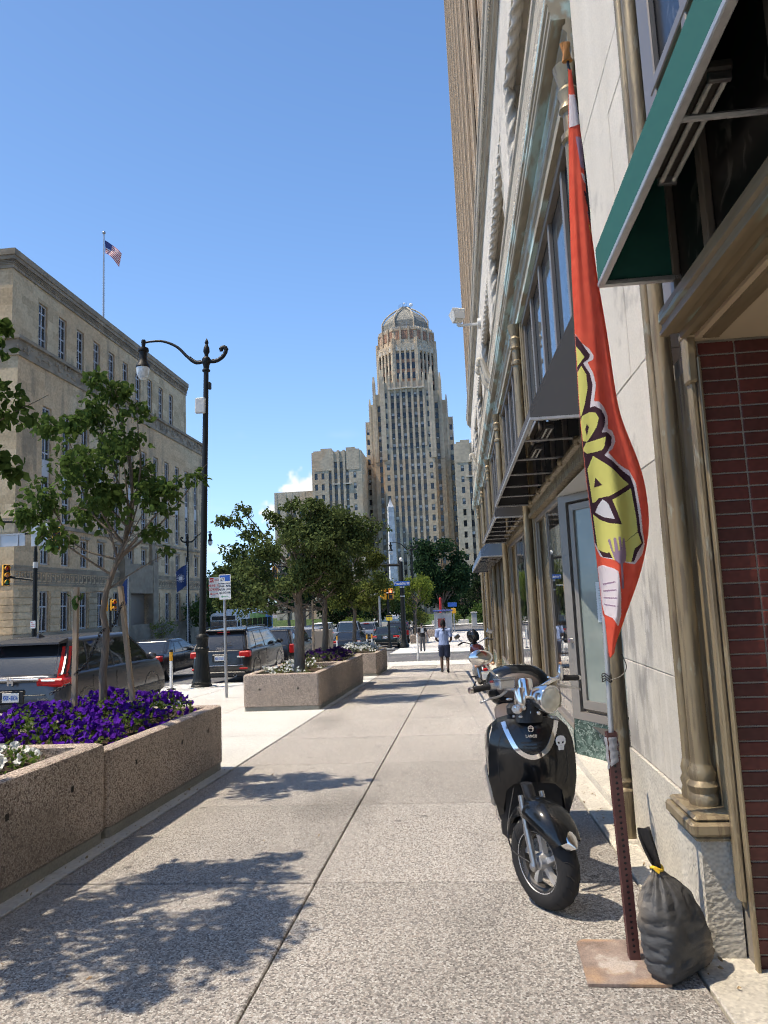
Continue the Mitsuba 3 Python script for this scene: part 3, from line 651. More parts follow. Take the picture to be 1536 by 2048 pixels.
def block(dx0, dx1, yf, depth, z0, z1, cols=(), punched=(), ww=1.25, wh=2.35, rec=.75, zrow=None, ztop_w=None, mirror=True, pinn=0.0, ornament=1.2):
    """stone block AX+dx0..AX+dx1 with window channels (cols: continuous, punched: single openings), front at yf"""
    x0, x1 = AX + dx0, AX + dx1
    stone.box(x0, x1, yf + rec, yf + depth, z0, z1)
    allc = sorted([(AX + c, 'c') for c in cols] + [(AX + c, 'p') for c in punched])
    e = x0
    zt = z1 - ornament if ztop_w is None else ztop_w
    rows = [z for z in np.arange(81.2 - 40 * FL, 110, FL) if z - wh / 2 > z0 + .6 and z + wh / 2 < zt]
    if zrow is not None: rows = zrow
    for (c, kd) in allc:
        if c - ww / 2 > e: stone.box(e, c - ww / 2, yf, yf + rec, z0, z1 + (pinn if kd == 'c' else 0))
        e = c + ww / 2
        zz = z0
        for r in rows:
            if kd == 'p' or r == rows[0]:
                stone.box(c - ww / 2, c + ww / 2, yf + .0 if kd == 'p' else yf + .12, yf + rec, zz, r - wh / 2)
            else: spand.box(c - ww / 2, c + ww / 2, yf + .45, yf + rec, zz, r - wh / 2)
            zz = r + wh / 2
            spots.append((c, yf + rec - .22 if kd == 'p' else yf + rec - .05, r - wh / 2, ww, wh, 'sash'))
        stone.box(c - ww / 2, c + ww / 2, yf + .10, yf + rec, zz, z1)
    if e < x1: stone.box(e, x1, yf, yf + rec, z0, z1)
D = 280.
block(-10.0, 10.0, D - 3, 40, -8, 86.6, cols=(-5.75, -3.45, -1.15, 1.15, 3.45, 5.75), punched=(-8.5, 8.5), ornament=1.5)
block(-13.9, -10.0, D + .5, 34, -8, 83.0, cols=(-11.6,), ornament=3)
block(10.0, 13.9, D + .5, 34, -8, 83.0, cols=(11.6,), ornament=3)
block(-16.0, -13.9, D + 3, 30, -8, 79.6, punched=(), ww=1.2)
block(13.9, 16.0, D + 3, 30, -8, 79.6, punched=(), ww=1.2)
block(-17.9, -16.0, D + 5, 26, -8, 73.0, punched=(-16.9,), ww=1.1)
block(16.0, 17.9, D + 5, 26, -8, 73.0, punched=(16.9,), ww=1.1)
for s in (-1, 1):
    a, b = sorted((s * 17.9, s * 22.5)); block(a, b, D + 9, 25, -8, 59.5, cols=tuple(sorted((s * 18.9, s * 20.4, s * 21.8))), ww=.95, ornament=3.5)
# wings that come forward on both sides
for s in (-1, 1):
    a, b = sorted((s * 17.6, s * 36.8))
    cs = (20.4, 23.2, 25.4, 27.6, 29.8, 34.0)
    block(a, b, D - 15, 26, -8, 57.3, cols=tuple(sorted(s * c for c in cs[1:5])), punched=tuple(sorted((s * 20.3, s * 32.6, s * 35.2))), ww=1.15, ornament=3.2)
    for (p, q, z) in ((18.4, 20.0, 57.9), (20.0, 23.4, 58.6), (29.0, 33.2, 58.6), (33.2, 36.0, 57.8)):
        a, b = sorted((s * p, s * q)); stone.box(AX + a, AX + b, D - 15.15, D - 12, 50, z)
    for q in (24.3, 26.5, 28.7): stone.box(AX + s * q - .45, AX + s * q + .45, D - 15.3, D - 14, 30, 57.7)
    a, b = sorted((s * 36.8, s * 52.2)); block(a, b, D - 13, 22, -8, 43.0, cols=tuple(sorted(s * c for c in (39.5, 42, 44.5, 47))), punched=(s * 50.6,), ww=1.15, ornament=2.4)
# setbacks, buttresses and pinnacles of the shaft
for s in (-1, 1):
    for (dx, w, y, z) in ((10.0, 1.3, D - 3.3, 92.0), (13.4, 1.1, D + .2, 90.5), (9.1, .8, D - 3.4, 89.0), (12.9, 1.0, D + .3, 80), (15.6, .8, D + 2.8, 82.0)):
        cx = AX + s * dx
        stone.loft([[[cx - w / 2, y, 55], [cx + w / 2, y, 55], [cx + w / 2, y + 2.2, 55], [cx - w / 2, y + 2.2, 55]], [[cx - w / 2, y, z - 3], [cx + w / 2, y, z - 3], [cx + w / 2, y + 2.2, z - 3], [cx - w / 2, y + 2.2, z - 3]],
                    [[cx - w / 4, y + .4, z], [cx + w / 4, y + .4, z], [cx + w / 4, y + 1.6, z], [cx - w / 4, y + 1.6, z]]], True)
for dx in (-6.9, -4.6, -2.3, 0, 2.3, 4.6, 6.9):
    cx = AX + dx; big = dx in (-4.6, 4.6, 0)
    stone.loft([[[cx - .38, D - 3.35, 60], [cx + .38, D - 3.35, 60], [cx + .38, D - 2, 60], [cx - .38, D - 2, 60]], [[cx - .38, D - 3.35, 88.5 + big], [cx + .38, D - 3.35, 88.5 + big], [cx + .38, D - 2, 88.5 + big], [cx - .38, D - 2, 88.5 + big]],
                [[cx - .15, D - 3, 90 + big], [cx + .15, D - 3, 90 + big], [cx + .15, D - 2.4, 90 + big], [cx - .15, D - 2.4, 90 + big]]], True)
ledge = MB()
for (a, b, z) in ((-7.3, -2.5, 83.4), (-2.1, 2.1, 83.6), (2.5, 7.3, 83.4)): ledge.box(AX + a, AX + b, D - 3.8, D - 2.9, z, z + .5)
for s in (-1, 1):
    for q in (23.2, 27.6): ledge.box(AX + s * q - 1.6, AX + s * q + 3.8 if s > 0 else AX + s * q + 1.6, D - 15.5, D - 14.9, 44.4, 44.9)
# octagonal lantern
CY = D + 14
def octa(r, z, ph=math.pi / 8): return [[AX + r * math.cos(ph + k * math.pi / 4), CY + r * math.sin(ph + k * math.pi / 4), z] for k in range(8)]
c8 = 1 / math.cos(math.pi / 8)
lant = MB().loft([octa(11.6 * c8, 70), octa(11.6 * c8, 106.0), octa(11.0 * c8, 106.0), octa(11.0 * c8, 110.6)], True)
tile, trim, lw, lb, ls = MB(), MB(), MB(), MB(), []
for k in range(8):
    M = mat4(rz(k * math.pi / 4), (AX, CY, 0))
    for (o, w, pr, z0, z1) in ((-4.9, 1.0, .95, 74, 106.5), (4.9, 1.0, .95, 74, 106.5), (-4.15, .7, .75, 74, 103.8), (4.15, .7, .75, 74, 103.8), (-2.1, .8, .75, 74, 103.0), (0, .8, .75, 74, 103.0), (2.1, .8, .75, 74, 103.0), (-1.75, .7, .45, 103, 111.6), (1.75, .7, .45, 103, 111.6)):
        rr_ = 11.6 if z1 < 105 or z1 == 106.5 else 11.5; lant.box(o - w / 2, o + w / 2, -rr_ - pr, -10.6, z0, z1, M)
    lant.box(-4.9, 4.9, -12.2, -11.0, 101.0, 104.2, M)
    for o in (-3.15, -1.05, 1.05, 3.15):
        for z in (85.2, 89.4, 93.5, 97.6): lw.box(o - .62, o + .62, -11.68, -11.62, z, z + 2.7, M)
        for z in (88.0, 92.2, 96.3): lb.box(o - .64, o + .64, -11.75, -11.62, z - .1, z + 1.3, M)
    for o in (-3.4, 0, 3.4): trim.add(np.array([[o - 1.2, -12.24, 101.4], [o + 1.2, -12.24, 101.4], [o, -12.24, 103.6]]) @ M[:3, :3].T + M[:3, 3], [[0, 1, 2]])
    for o in (-3.3, -2.5, -.8, 0, .8, 2.5, 3.3): tile.box(o - .33, o + .33, -11.25, -11.0, 106.6, 110.2, M)
    for q in range(11): trim.box(-4.2 + q * .84 - .2, -4.2 + q * .84 + .2, -11.4, -10.9, 110.9, 111.8, M)
    lant.box(-4.9, 4.9, -11.35, -10.9, 110.2, 110.9, M)
out('wall', stone, 'm_hall_stone', CH, smooth=False)
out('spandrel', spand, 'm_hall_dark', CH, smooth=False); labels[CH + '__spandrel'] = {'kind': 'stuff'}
out('ledge', ledge, 'm_cornice_light', CH, smooth=False)
LN = out('lantern', lant, 'm_hall_stone', CH, smooth=False)
out('window_band', lw, 'm_pane', LN, smooth=False); out('spandrel', lb, 'm_terracotta', LN, smooth=False)
out('tile_frieze', tile, 'm_terracotta', LN, smooth=False); out('terracotta_trim', trim, 'm_cornice_light', LN, smooth=False)
for q in ('window_band', 'spandrel', 'tile_frieze', 'terracotta_trim'): labels[LN + '__' + q] = {'kind': 'stuff'}
mat('m_dome', lambda p, n, uv: mix((.13, .13, .11), (.30, .29, .25), noise(p.x * 1.1, p.y * 1.1, p.z * 1.9)), .75, spec=.3)
DM = out('dome', MB().loft([octa(r * c8, z) for r, z in ((9.4, 109.6), (9.4, 115.4), (8.2, 117.6), (6.2, 119.8), (3.6, 121.9), (2.5, 122.6), (2.4, 124.0), (1.2, 124.5))], True), 'm_dome', CH, smooth=False)
rib = MB(); mast = MB()
for k in range(8):
    a = math.pi / 8 + k * math.pi / 4
    for r, z in ((9.4, 109.4), (8.6, 111.5)): pass
    pts = [(9.7, 110.5), (9.7, 115.9), (8.5, 118.2), (6.5, 120.4), (3.9, 122.5), (2.9, 123.1)]
    rib.tube([[AX + c8 * r * math.cos(a), CY + c8 * r * math.sin(a), z] for r, z in pts], .34, 6)
    for q in (0, .5): mast.box(AX + 9.9 * math.cos(a + q) - .05, AX + 9.9 * math.cos(a + q) + .05, CY + 9.9 * math.sin(a + q) - .05, CY + 9.9 * math.sin(a + q) + .05, 109.7, 114.2)
rm = random.Random(2)
for q in range(16):
    x, y = AX + rm.uniform(-2.6, 2.6), CY + rm.uniform(-2.5, 1); mast.cyl((x, y, 123), (x, y, 124.6 + 2.4 * rm.random()), .07, n=5)
out('rib', rib, 'm_hall_stone', DM, smooth=30); out('antenna', mast, 'm_steel', DM, smooth=False)
for q in ('rib', 'antenna'): labels[DM + '__' + q] = {'kind': 'stuff'}
for (x, z, r) in ((AX + 2.9, 124.4, .8), (AX + .1, 125.2, .4)): out('dish', MB().ball((x, CY - 2.6, z), (r, .25, r), 12, 8), 'm_white', DM, smooth=50)
spots.sort(key=lambda q: (q[2] < 6, abs(q[0] - AX) + (0 if q[2] > 12 else 30)))
windows_for(CH, [q for q in spots if q[2] > 4], None, 300)
# ---- obelisk of the square
mat('m_obelisk', lambda p, n, uv: mix((.46, .47, .475), (.66, .67, .675), cell_rand(dr.floor(p.x * .8), dr.floor(p.y * .8), dr.floor(p.z / 1.05))) * (.85 + .25 * fbm(p.x * 2, p.y * 2, p.z * 2, 3)), .7)
OB = thing('obelisk', 'white marble obelisk standing in the square before the tall tower', 'monument')
ox, oy = -15.2, 170.
sq = lambda r, z, a=.25: [[ox + r * math.cos(a + math.pi / 4 + k * math.pi / 2), oy + r * math.sin(a + math.pi / 4 + k * math.pi / 2), z] for k in range(4)]
out('shaft', MB().loft([sq(1.42, -2.6), sq(1.40, -2.5), sq(.93, 22.2), sq(.02, 24.35)], True), 'm_obelisk', OB, smooth=False)
out('pedestal', MB().loft([sq(6.5, -4.9), sq(6.5, -4.2), sq(5.2, -4.2), sq(5.2, -3.6), sq(2.6, -3.6), sq(2.3, -2.9), sq(1.9, -2.5), sq(1.5, -2.4)], True), 'm_obelisk', OB, smooth=False)
for k in range(4):
    q = sq(3.6, 0)[k]; out('stone_lion', MB().ball((q[0], q[1], -3.2), (.8, 1.3, .5), 10, 7).ball((q[0], q[1] - 1.1, -2.75), (.45, .5, .5), 9, 6).box(q[0] - 1, q[0] + 1, q[1] - 1.6, q[1] + 1.4, -4.2, -3.6), 'm_white', OB, smooth=40)

# ================= courthouse across the street =================
CT = thing('courthouse', 'long tan sandstone government building with tall recessed windows on the far side of the street', 'building')
XC = -29.0; YA, YB = 44.35, 80.4; PIT = 2.69
w = MB(); dk = MB(); wl = MB()
zb = g(50) - 1.5
bays = [47.35 + PIT * k for k in range(12)]
ww = 1.14
def face_x(mb, xf, rec, y0, y1, z0, z1, holes):
    """street front at x = xf with openings (ya, yb, za, zb), each rec deep"""
    ys = sorted({y0, y1} | {v for h in holes for v in h[:2]})
    for a, b in zip(ys[:-1], ys[1:]):
        m = (a + b) / 2; hs = sorted([h for h in holes if h[0] < m < h[1]], key=lambda h: h[2]); z = z0
        for h in hs:
            if h[2] > z: mb.box(xf - rec, xf, a, b, z, h[2])
            z = h[3]
        if z1 > z: mb.box(xf - rec, xf, a, b, z, z1)
hole = []
ent = (5, 6)
for k, y in enumerate(bays):
    hole += [(y, y + ww, 6.7, 15.0), (y, y + ww, 3.55, 5.7)]
    if k not in ent: hole += [(y, y + ww, -1.2, 1.7)]
ya_e = bays[5] - .5; yb_e = bays[6] + ww + .4
hole += [(ya_e, yb_e, -3.2, 2.0)]
face_x(w, XC, .55, YA, YB, zb, 17.7, [h for h in hole if not (h[3] == 1.7 and ya_e < h[0] < yb_e)])
w.box(XC - 30, XC - .55, YA + .5, YB, zb, 17.7)
# near end towards the cross street
he = []
for k in range(7):
    x0 = XC - 3.2 - 2.9 * k; he += [(x0 - 1.2, x0, 6.7, 15.0), (x0 - 1.2, x0, 3.55, 5.7), (x0 - 1.2, x0, -1.2, 1.7)]
xs = sorted({XC - 30, XC - .55} | {v for h in he for v in h[:2]})
for a, b in zip(xs[:-1], xs[1:]):
    m = (a + b) / 2; hs = sorted([h for h in he if h[0] < m < h[1]], key=lambda h: h[2]); z = zb
    for h in hs: w.box(a, b, YA, YA + .5, z, h[2]); z = h[3]
    w.box(a, b, YA, YA + .5, z, 17.7)
# setback attic
at = []
XAT = XC - 1.0; ya2, yb2 = YA + .75, 77.4
for k in range(10): y = 48.3 + PIT * k; at.append((y, y + 1.12, 19.6, 23.25))
face_x(w, XAT, .55, ya2, yb2, 17.7, 24.4, at); w.box(XAT - 26, XAT - .55, ya2, yb2, 17.7, 24.4); w.box(XAT - 26, XAT + .02, ya2 - .03, ya2 + .2, 19.2, 24.4)
out('wall', w, 'm_court_stone', CT, smooth=False)
for (o, z0, z1, e) in ((0, 24.4, 24.6, .10), (0, 24.66, 24.72, .16), (0, 24.78, 24.84, .16), (0, 24.9, 24.96, .16), (0, 25.0, 25.3, .24), (0, 25.3, 25.75, .32)):
    dk.box(XAT - 26, XAT + e, ya2 - e, yb2 + e * .3, z0, z1)
dk.box(XAT - 26, XAT + .1, ya2 - .1, yb2, 24.4, 25.2)
out('cornice', dk, 'm_court_dark', CT, smooth=False)
fz = MB().box(XC - 26, XC + .12, YA - .12, YB + .05, 17.7, 17.95).box(XC - 26, XC + .05, YA - .05, YB, 17.95, 18.85).box(XC - 26, XC + .25, YA - .25, YB + .1, 18.85, 19.1)
rq = random.Random(4); y = YA
while y < YB - .5:
    for q in range(3): fz.ball((XC + .07, y + rq.uniform(0, .8), 18.4 + rq.uniform(-.3, .3)), (.07, rq.uniform(.08, .3), rq.uniform(.08, .25)), 6, 4)
    y += .85
out('carved_frieze', fz, 'm_court_dark', CT, smooth=20)
gk = MB().box(XC - 26, XC + .06, YA - .06, YB, 2.05, 2.2).box(XC - 26, XC + .06, YA - .06, YB, 3.0, 3.25).box(XC - 26, XC + .10, YA - .10, YB, 3.25, 3.38)
y = YA + .1
while y < YB - .6:
    for (a, b, c, e) in ((0, .42, 2.85, 2.93), (0, .08, 2.3, 2.85), (.34, .42, 2.5, 2.93), (.16, .42, 2.44, 2.52), (.16, .24, 2.52, 2.7), (0, .6, 2.25, 2.33)): gk.box(XC, XC + .05, y + a, y + b, c, e)
    y += .62
for k, y in enumerate(bays):
    gk.box(XC, XC + .12, y - .12, y + ww + .12, 5.75, 5.95)
gk.box(XC - 26, XC + .14, YA - .14, YB, 6.25, 6.5)
out('key_pattern_band', gk, 'm_court_dark', CT, smooth=False)
# rusticated ground storey: courses proud of recessed joints
rc = MB(); zz = -1.15
for k in range(6):
    z0, z1 = -1.2 + .48 * k + .05, -1.2 + .48 * (k + 1)
    ys = [YA - .07] + [v for y in bays for v in (y - .12, y + ww + .12)] + [YB]
    for a, b in zip(ys[::2], ys[1::2]):
        if not (ya_e - 1 < (a + b) / 2 < yb_e + .4): rc.cbox(XC - .01, XC + .07, a, b, z0, z1, .02)
    rc.cbox(XC - 3.0, XC + .07, YA - .07, YA + .1, z0, z1, .02)
for k in range(7):
    x1 = XC - 3.2 - 2.9 * k - 1.3; 
    for q in range(6): rc.cbox(x1 - 1.5, x1, YA - .07, YA + .1, -1.2 + .48 * q + .05, -1.2 + .48 * (q + 1), .02)
out('stone_course', rc, 'm_court_stone', CT, smooth=False); labels[CT + '__stone_course'] = {'kind': 'stuff'}
out('plinth', MB().box(XC - 26, XC + .2, YA - .2, YB, zb, -1.62).box(XC - 26, XC + .12, YA - .12, YB, -1.62, -1.2), 'm_court_dark', CT, smooth=False)
def tall_window(xg, y0, y1, z0, z1, rows, panels=()):
    k = out('window', MB().box(xg - .02, xg, y0, y1, z0, z1), 'm_pane_sky', CT, smooth=False)
    f = MB().box(xg, xg + .07, y0, y0 + .09, z0, z1).box(xg, xg + .07, y1 - .09, y1, z0, z1).box(xg, xg + .06, (y0 + y1) / 2 - .04, (y0 + y1) / 2 + .04, z0, z1)
    for r in rows: f.box(xg + .002, xg + .065, y0, y1, r - .05, r + .05)
    out('frame', f, 'm_window_frame', k, smooth=False)
    for (a, b) in panels: out('spandrel_panel', MB().box(xg, xg + .09, y0 + .05, y1 - .05, a, b), 'm_panel', k, smooth=False)
mat('m_panel', (.45, .46, .46), .6)
mat('m_pane_sky', (.02, .024, .028), .04, spec=.9)
for (a, b, c, e) in at: tall_window(XAT - .22, a, b, c, e, [c + .06, c + .95, c + 1.95, c + 2.95, e - .06])
for k, y in enumerate(bays):
    tall_window(XC - .22, y, y + ww, 6.7, 15.0, [6.8, 8.2, 9.6, 11.6, 13.0, 14.9], [(9.9, 11.1)])
    tall_window(XC - .22, y, y + ww, 3.55, 5.7, [3.6, 4.6, 5.65])
    if not (ya_e < y < yb_e): tall_window(XC - .22, y, y + ww, -1.2, 1.7, [-1.1, .6, 1.65])
for (a, b, c, e) in he:
    k = out('window', MB().box(a, b, YA + .42, YA + .44, c, e), 'm_pane_sky', CT, smooth=False)
    f = MB().box((a + b) / 2 - .04, (a + b) / 2 + .04, YA + .36, YA + .42, c, e)
    for r in np.arange(c + .05, e, 1.4): f.box(a, b, YA + .36, YA + .42, r - .04, r + .04)
    out('frame', f, 'm_window_frame', k, smooth=False)
# entrance bay with pylons
out('entrance', MB().box(XC - .2, XC + .5, ya_e - 1.1, ya_e, zb, 4.6).box(XC - .2, XC + .5, yb_e, yb_e + 1.1, zb, 4.6).box(XC - .2, XC + .45, ya_e, yb_e, 1.6, 4.2).box(XC - .1, XC + .3, ya_e - .9, ya_e - .2, 4.6, 6.2).box(XC - .1, XC + .3, yb_e + .2, yb_e + .9, 4.6, 6.2), 'm_court_dark', CT, smooth=False)
out('portal', MB().box(XC - .5, XC - .4, ya_e, yb_e, -3.4, 1.6), 'm_bronze_frame', CT, smooth=False)
out('steps', MB().box(XC, XC + 1.4, ya_e - 1.2, yb_e + 1.2, -4.5, -3.1).box(XC, XC + .7, ya_e - 1.2, yb_e + 1.2, -3.1, -2.9), 'm_court_dark', CT, smooth=False)
# ================= planters, flowers, trees =================
def rrect(x0, x1, y0, y1, r, z, n=4):
    P = []
    for (cx, cy, a0) in ((x1 - r, y1 - r, 0), (x0 + r, y1 - r, 90), (x0 + r, y0 + r, 180), (x1 - r, y0 + r, 270)):
        for k in range(n + 1):
            a = math.radians(a0 + 90 * k / n); P.append([cx + r * math.cos(a), cy + r * math.sin(a), z])
    return np.array(P)
def planter(x0, x1, y0, y1, zt, label, tilt=.017):
    t = thing('planter', label, 'planter', 'precast planters in a row along the kerb side')
    ym = (y0 + y1) / 2
    def ring(ins, z, r): p = rrect(x0 + ins, x1 - ins, y0 + ins, y1 - ins, max(r - ins * .4, .02), z); p[:, 2] -= tilt * (p[:, 1] - ym); return p
    def rg(ins, dz, r=.06): p = rrect(x0 + ins, x1 - ins, y0 + ins, y1 - ins, r, 0); p[:, 2] = gz(p[:, 1]) + dz; return p
    zc = zt
    tub = MB().loft([rg(.0, .085), ring(0, zc - .035, .06), ring(.008, zc - .012, .06), ring(.03, zc, .06), ring(.125, zc, .05), ring(.145, zc - .012, .05), ring(.15, zc - .35, .05)], False)
    out('tub', tub, 'm_planter', t, smooth=28)
    out('plinth', MB().loft([rg(.012, -.06), rg(.012, .075), rg(.05, .085)], True), 'm_plinth', t, smooth=28)
    out('soil', MB().grid(np.array([[[x, y, zc - .11 - tilt * (y - ym) + .03 * math.sin(7 * x + 5 * y) + .02 * math.sin(17 * y + 3 * x)] for y in np.linspace(y0 + .14, y1 - .14, 14)] for x in np.linspace(x0 + .14, x1 - .14, 9)])), 'm_soil', t, smooth=True)
    hl = MB()
    for (u, side) in ((.18, 0), (.55, 0), (.82, 0), (.22, 1), (.72, 1)):
        if side == 0: y = y0 + (y1 - y0) * u; hl.box(x1 - .02, x1 + .0015, y - .018, y + .018, g(y) + .47, g(y) + .51)
        else: x = x0 + (x1 - x0) * u; hl.box(x - .018, x + .018, y0 - .0015, y0 + .02, g(y0) + .40, g(y0) + .435)
    out('weep_hole', hl, 'm_mortar', t, smooth=False)
    return t
mat('m_plinth', lambda p, n, uv: mix((.24, .235, .20), (.36, .345, .30), fbm(p.x * 5, p.y * 5, p.z * 5, 4)) * (.8 + .35 * noise(p.x * 70, p.y * 70, p.z * 70)), .9, spec=.15)
planter(-4.34, -2.81, 2.76, 5.53, -.985, 'pinkish aggregate concrete planter with white petunias, nearest the camera')
planter(-4.34, -2.81, 5.56, 8.31, -1.095, 'pinkish aggregate concrete planter full of purple petunias')
planter(-4.32, -2.79, 14.0, 17.22, -1.36, 'aggregate planter box beyond the gap with few white flowers on bare soil')
planter(-4.32, -2.81, 17.25, 20.5, -1.45, 'aggregate planter box with dark purple flowers and a staked tree, second beyond the gap')
planter(-4.30, -2.70, 23.0, 26.2, -1.66, 'aggregate planter box with a bed of white flowers, third beyond the gap')
planter(-3.78, -2.55, 54.0, 57.2, g(55) + .62, 'low aggregate planter across the side street under the light green tree')
planter(-3.3, -2.5, 70.0, 73.0, g(71) + .62, 'small aggregate planter far across the side street')

def leaf_cloud(C, N, size, rng, droop=.35, narrow=.55, fold=.25, up=.6):
    """(vertices, faces) of one four-triangle folded leaf at every point C"""
    n = len(C)
    d = rng.normal(size=(n, 3)); d[:, 2] -= droop * 2; d /= np.linalg.norm(d, axis=1, keepdims=True)
    nn = rng.normal(size=(n, 3)) * .75; nn[:, 2] += up
    if N is not None: nn += N * .6
    nn -= d * (nn * d).sum(1, keepdims=True); nn /= np.linalg.norm(nn, axis=1, keepdims=True) + 1e-9
    s = np.cross(d, nn); L = size * rng.uniform(.65, 1.25, (n, 1)); w = L * narrow * rng.uniform(.8, 1.15, (n, 1))
    V = np.stack([C, C + d * L * .35 + s * w * .5 + nn * L * fold * .3, C + d * L * .75 + s * w * .34 + nn * L * fold * .1, C + d * L - nn * L * .08, C + d * L * .75 - s * w * .34 + nn * L * fold * .1, C + d * L * .35 - s * w * .5 + nn * L * fold * .3], 1).reshape(-1, 3)
    f = np.array([[0, 1, 5], [1, 2, 5], [2, 4, 5], [2, 3, 4]])
    F_ = (f[None] + (np.arange(n) * 6)[:, None, None]).reshape(-1, 3)
    return V, F_
def simple_leaves(C, size, rng, narrow=.6, up=.5):
    n = len(C); d = rng.normal(size=(n, 3)); d[:, 2] -= .3; d /= np.linalg.norm(d, axis=1, keepdims=True)
    nn = rng.normal(size=(n, 3)); nn[:, 2] += up; s = np.cross(d, nn); s /= np.linalg.norm(s, axis=1, keepdims=True)
    L = size * rng.uniform(.6, 1.3, (n, 1)); w = L * narrow
    V = np.stack([C, C + d * L * .5 + s * w * .5, C + d * L, C + d * L * .5 - s * w * .5], 1).reshape(-1, 3)
    F_ = (np.array([[0, 1, 2], [0, 2, 3]])[None] + (np.arange(n) * 4)[:, None, None]).reshape(-1, 3)
    return V, F_
def grow(base, fork, tips, r0, rng, leader=None):
    """trunk from base to fork, limbs to every tip, twigs near the tips; returns (trunk MB, limb MB, twig points)"""
    tr, lm, pts = MB(), MB(), []
    base, fork = np.asarray(base, float), np.asarray(fork, float)
    n = 8; P = np.array([base + (fork - base) * u + np.array([rng.normal() * .012, rng.normal() * .012, 0]) * (0 < u < 1) for u in np.linspace(0, 1, n)])
    tr.tube(P, np.linspace(r0 * 1.1, r0 * .75, n), 10)
    top = np.asarray(leader if leader is not None else max(tips, key=lambda q: q[2]), float)
    ax = bez([fork, fork * .55 + top * .45 + rng.normal(size=3) * .04 * np.linalg.norm(top - fork), top], 12)
    tr.tube(ax, np.linspace(r0 * .75, r0 * .12, 12), 7)
    for tp in tips:
        tp = np.asarray(tp, float)
        h = np.clip((tp[2] - fork[2]) / max(top[2] - fork[2], .1) * .62 - .06, 0, .85); s0 = ax[int(h * 11)]
        if tp[2] < fork[2] + .25 * (top[2] - fork[2]): s0 = P[-1] if rng.random() < .6 else P[-2]
        Lb = np.linalg.norm(tp - s0); mid = s0 * .5 + tp * .5 + np.array([0, 0, -.10 * Lb + .04]) + rng.normal(size=3) * .05 * Lb
        b = bez([s0, mid, tp], 9); r = r0 * .36 * min(1, Lb / (np.linalg.norm(top - base) * .35) + .3)
        lm.tube(b, np.linspace(r, r * .22, 9), 6); pts.append((b, r))
        for q in range(4):
            a = b[int(rng.integers(3, 9))]; e = a + np.clip(rng.normal(size=3), -1.2, 1.2) * min(Lb, .9) * .12 + (tp - s0) * .08; lm.tube([a, (a + e) / 2 + rng.normal(size=3) * .02 * Lb, e], [r * .3, r * .22, r * .12], 4); pts.append((np.array([a, e]), r * .2))
    return tr, lm, pts
def tree(name, label, base, fork, clusters, r0, nleaf, size, lm_name, seed, group=None, simple=False, leader=None, bare=0.0, category='tree', narrow=.62, trunk_mat='m_bark', limbs=True):
    rng = np.random.default_rng(seed)
    t = thing(name, label, category, group)
    tips = [c[:3] for c in clusters]
    tr, lm, pts = grow(base, fork, tips, r0, rng, leader)
    out('trunk', tr, trunk_mat, t, smooth=50)
    out('branches', lm, trunk_mat, t, smooth=50); labels[t + '__branches'] = {'kind': 'stuff'}
    w = np.array([c[3] ** 2.2 * (c[4] if len(c) > 4 else 1) for c in clusters]); w /= w.sum()
    cs_ = 1.0 if simple else 1.16
    cnt = rng.multinomial(nleaf, w); C, N = [], []
    for c, k in zip(clusters, cnt):
        u = rng.normal(size=(k, 3)); u /= np.linalg.norm(u, axis=1, keepdims=True); rad = rng.uniform(0.15, 1, (k, 1)) ** .5
        # clumps inside the cluster
        m = max(3, k // 26); cc = rng.normal(size=(m, 3)); cc = cc / np.linalg.norm(cc, axis=1, keepdims=True) * rng.uniform(.25, .95, (m, 1))
        ix = rng.integers(0, m, k); q = cc[ix] * .78 + u * rad * .42
        if simple: h_ = rng.random((k, 1)) < .55; q = np.where(h_, u * rad * 1.02, q)
        C.append(np.array(c[:3]) + q * c[3] * cs_ * np.array([1, 1, .82])); N.append(q)
    C, N = np.vstack(C), np.vstack(N)
    V, F_ = simple_leaves(C, size, rng, narrow) if simple else leaf_cloud(C, N, size, rng, narrow=narrow)
    out('crown', (V, F_), lm_name, t, smooth=False); labels[t + '__crown'] = {'kind': 'stuff'}
    return t
leafmat('m_leaf_linden', (.038, .076, .020), (.125, .19, .052), rough=.3)
leafmat('m_leaf_mid', (.045, .076, .028), (.145, .18, .065), rough=.3)
leafmat('m_leaf_olive', (.058, .085, .022), (.17, .195, .055))
leafmat('m_leaf_dark', (.014, .034, .016), (.045, .085, .038))
leafmat('m_leaf_lime', (.10, .15, .025), (.24, .29, .06), trans=.9)
leafmat('m_leaf_black', (.010, .020, .010), (.035, .055, .025))
G1 = 'young trees standing in the planters'
CL = lambda L: [tuple(c) for c in L]
t1 = [(-3.50, 6.9, 2.35, .24), (-3.75, 7.1, 2.12, .27), (-3.25, 7.0, 2.10, .20), (-3.95, 6.8, 1.92, .26), (-3.60, 7.3, 1.78, .30), (-3.32, 6.8, 1.72, .24), (-4.02, 7.2, 1.55, .26), (-3.65, 6.6, 1.48, .30), (-3.30, 7.3, 1.40, .28),
      (-4.22, 7.0, 1.22, .25), (-3.85, 7.3, 1.12, .30), (-4.30, 6.8, 1.0, .22), (-3.52, 6.8, 1.10, .30), (-3.05, 6.9, 1.12, .26), (-2.80, 7.0, 1.25, .18), (-2.62, 7.1, 1.36, .11, .8), (-3.95, 6.6, .80, .22), (-3.15, 7.0, .82, .20, .7), (-3.0, 7.2, .60, .13, .5), (-3.75, 6.8, .18, .09, .4)]
tree('linden_tree', 'slim young tree rising from the purple petunias between two wooden stakes', (-3.60, 7.0, -1.25), (-3.57, 7.0, .22), t1, .040, 3600, .082, 'm_leaf_linden', 21, G1, leader=(-3.48, 6.95, 2.45))
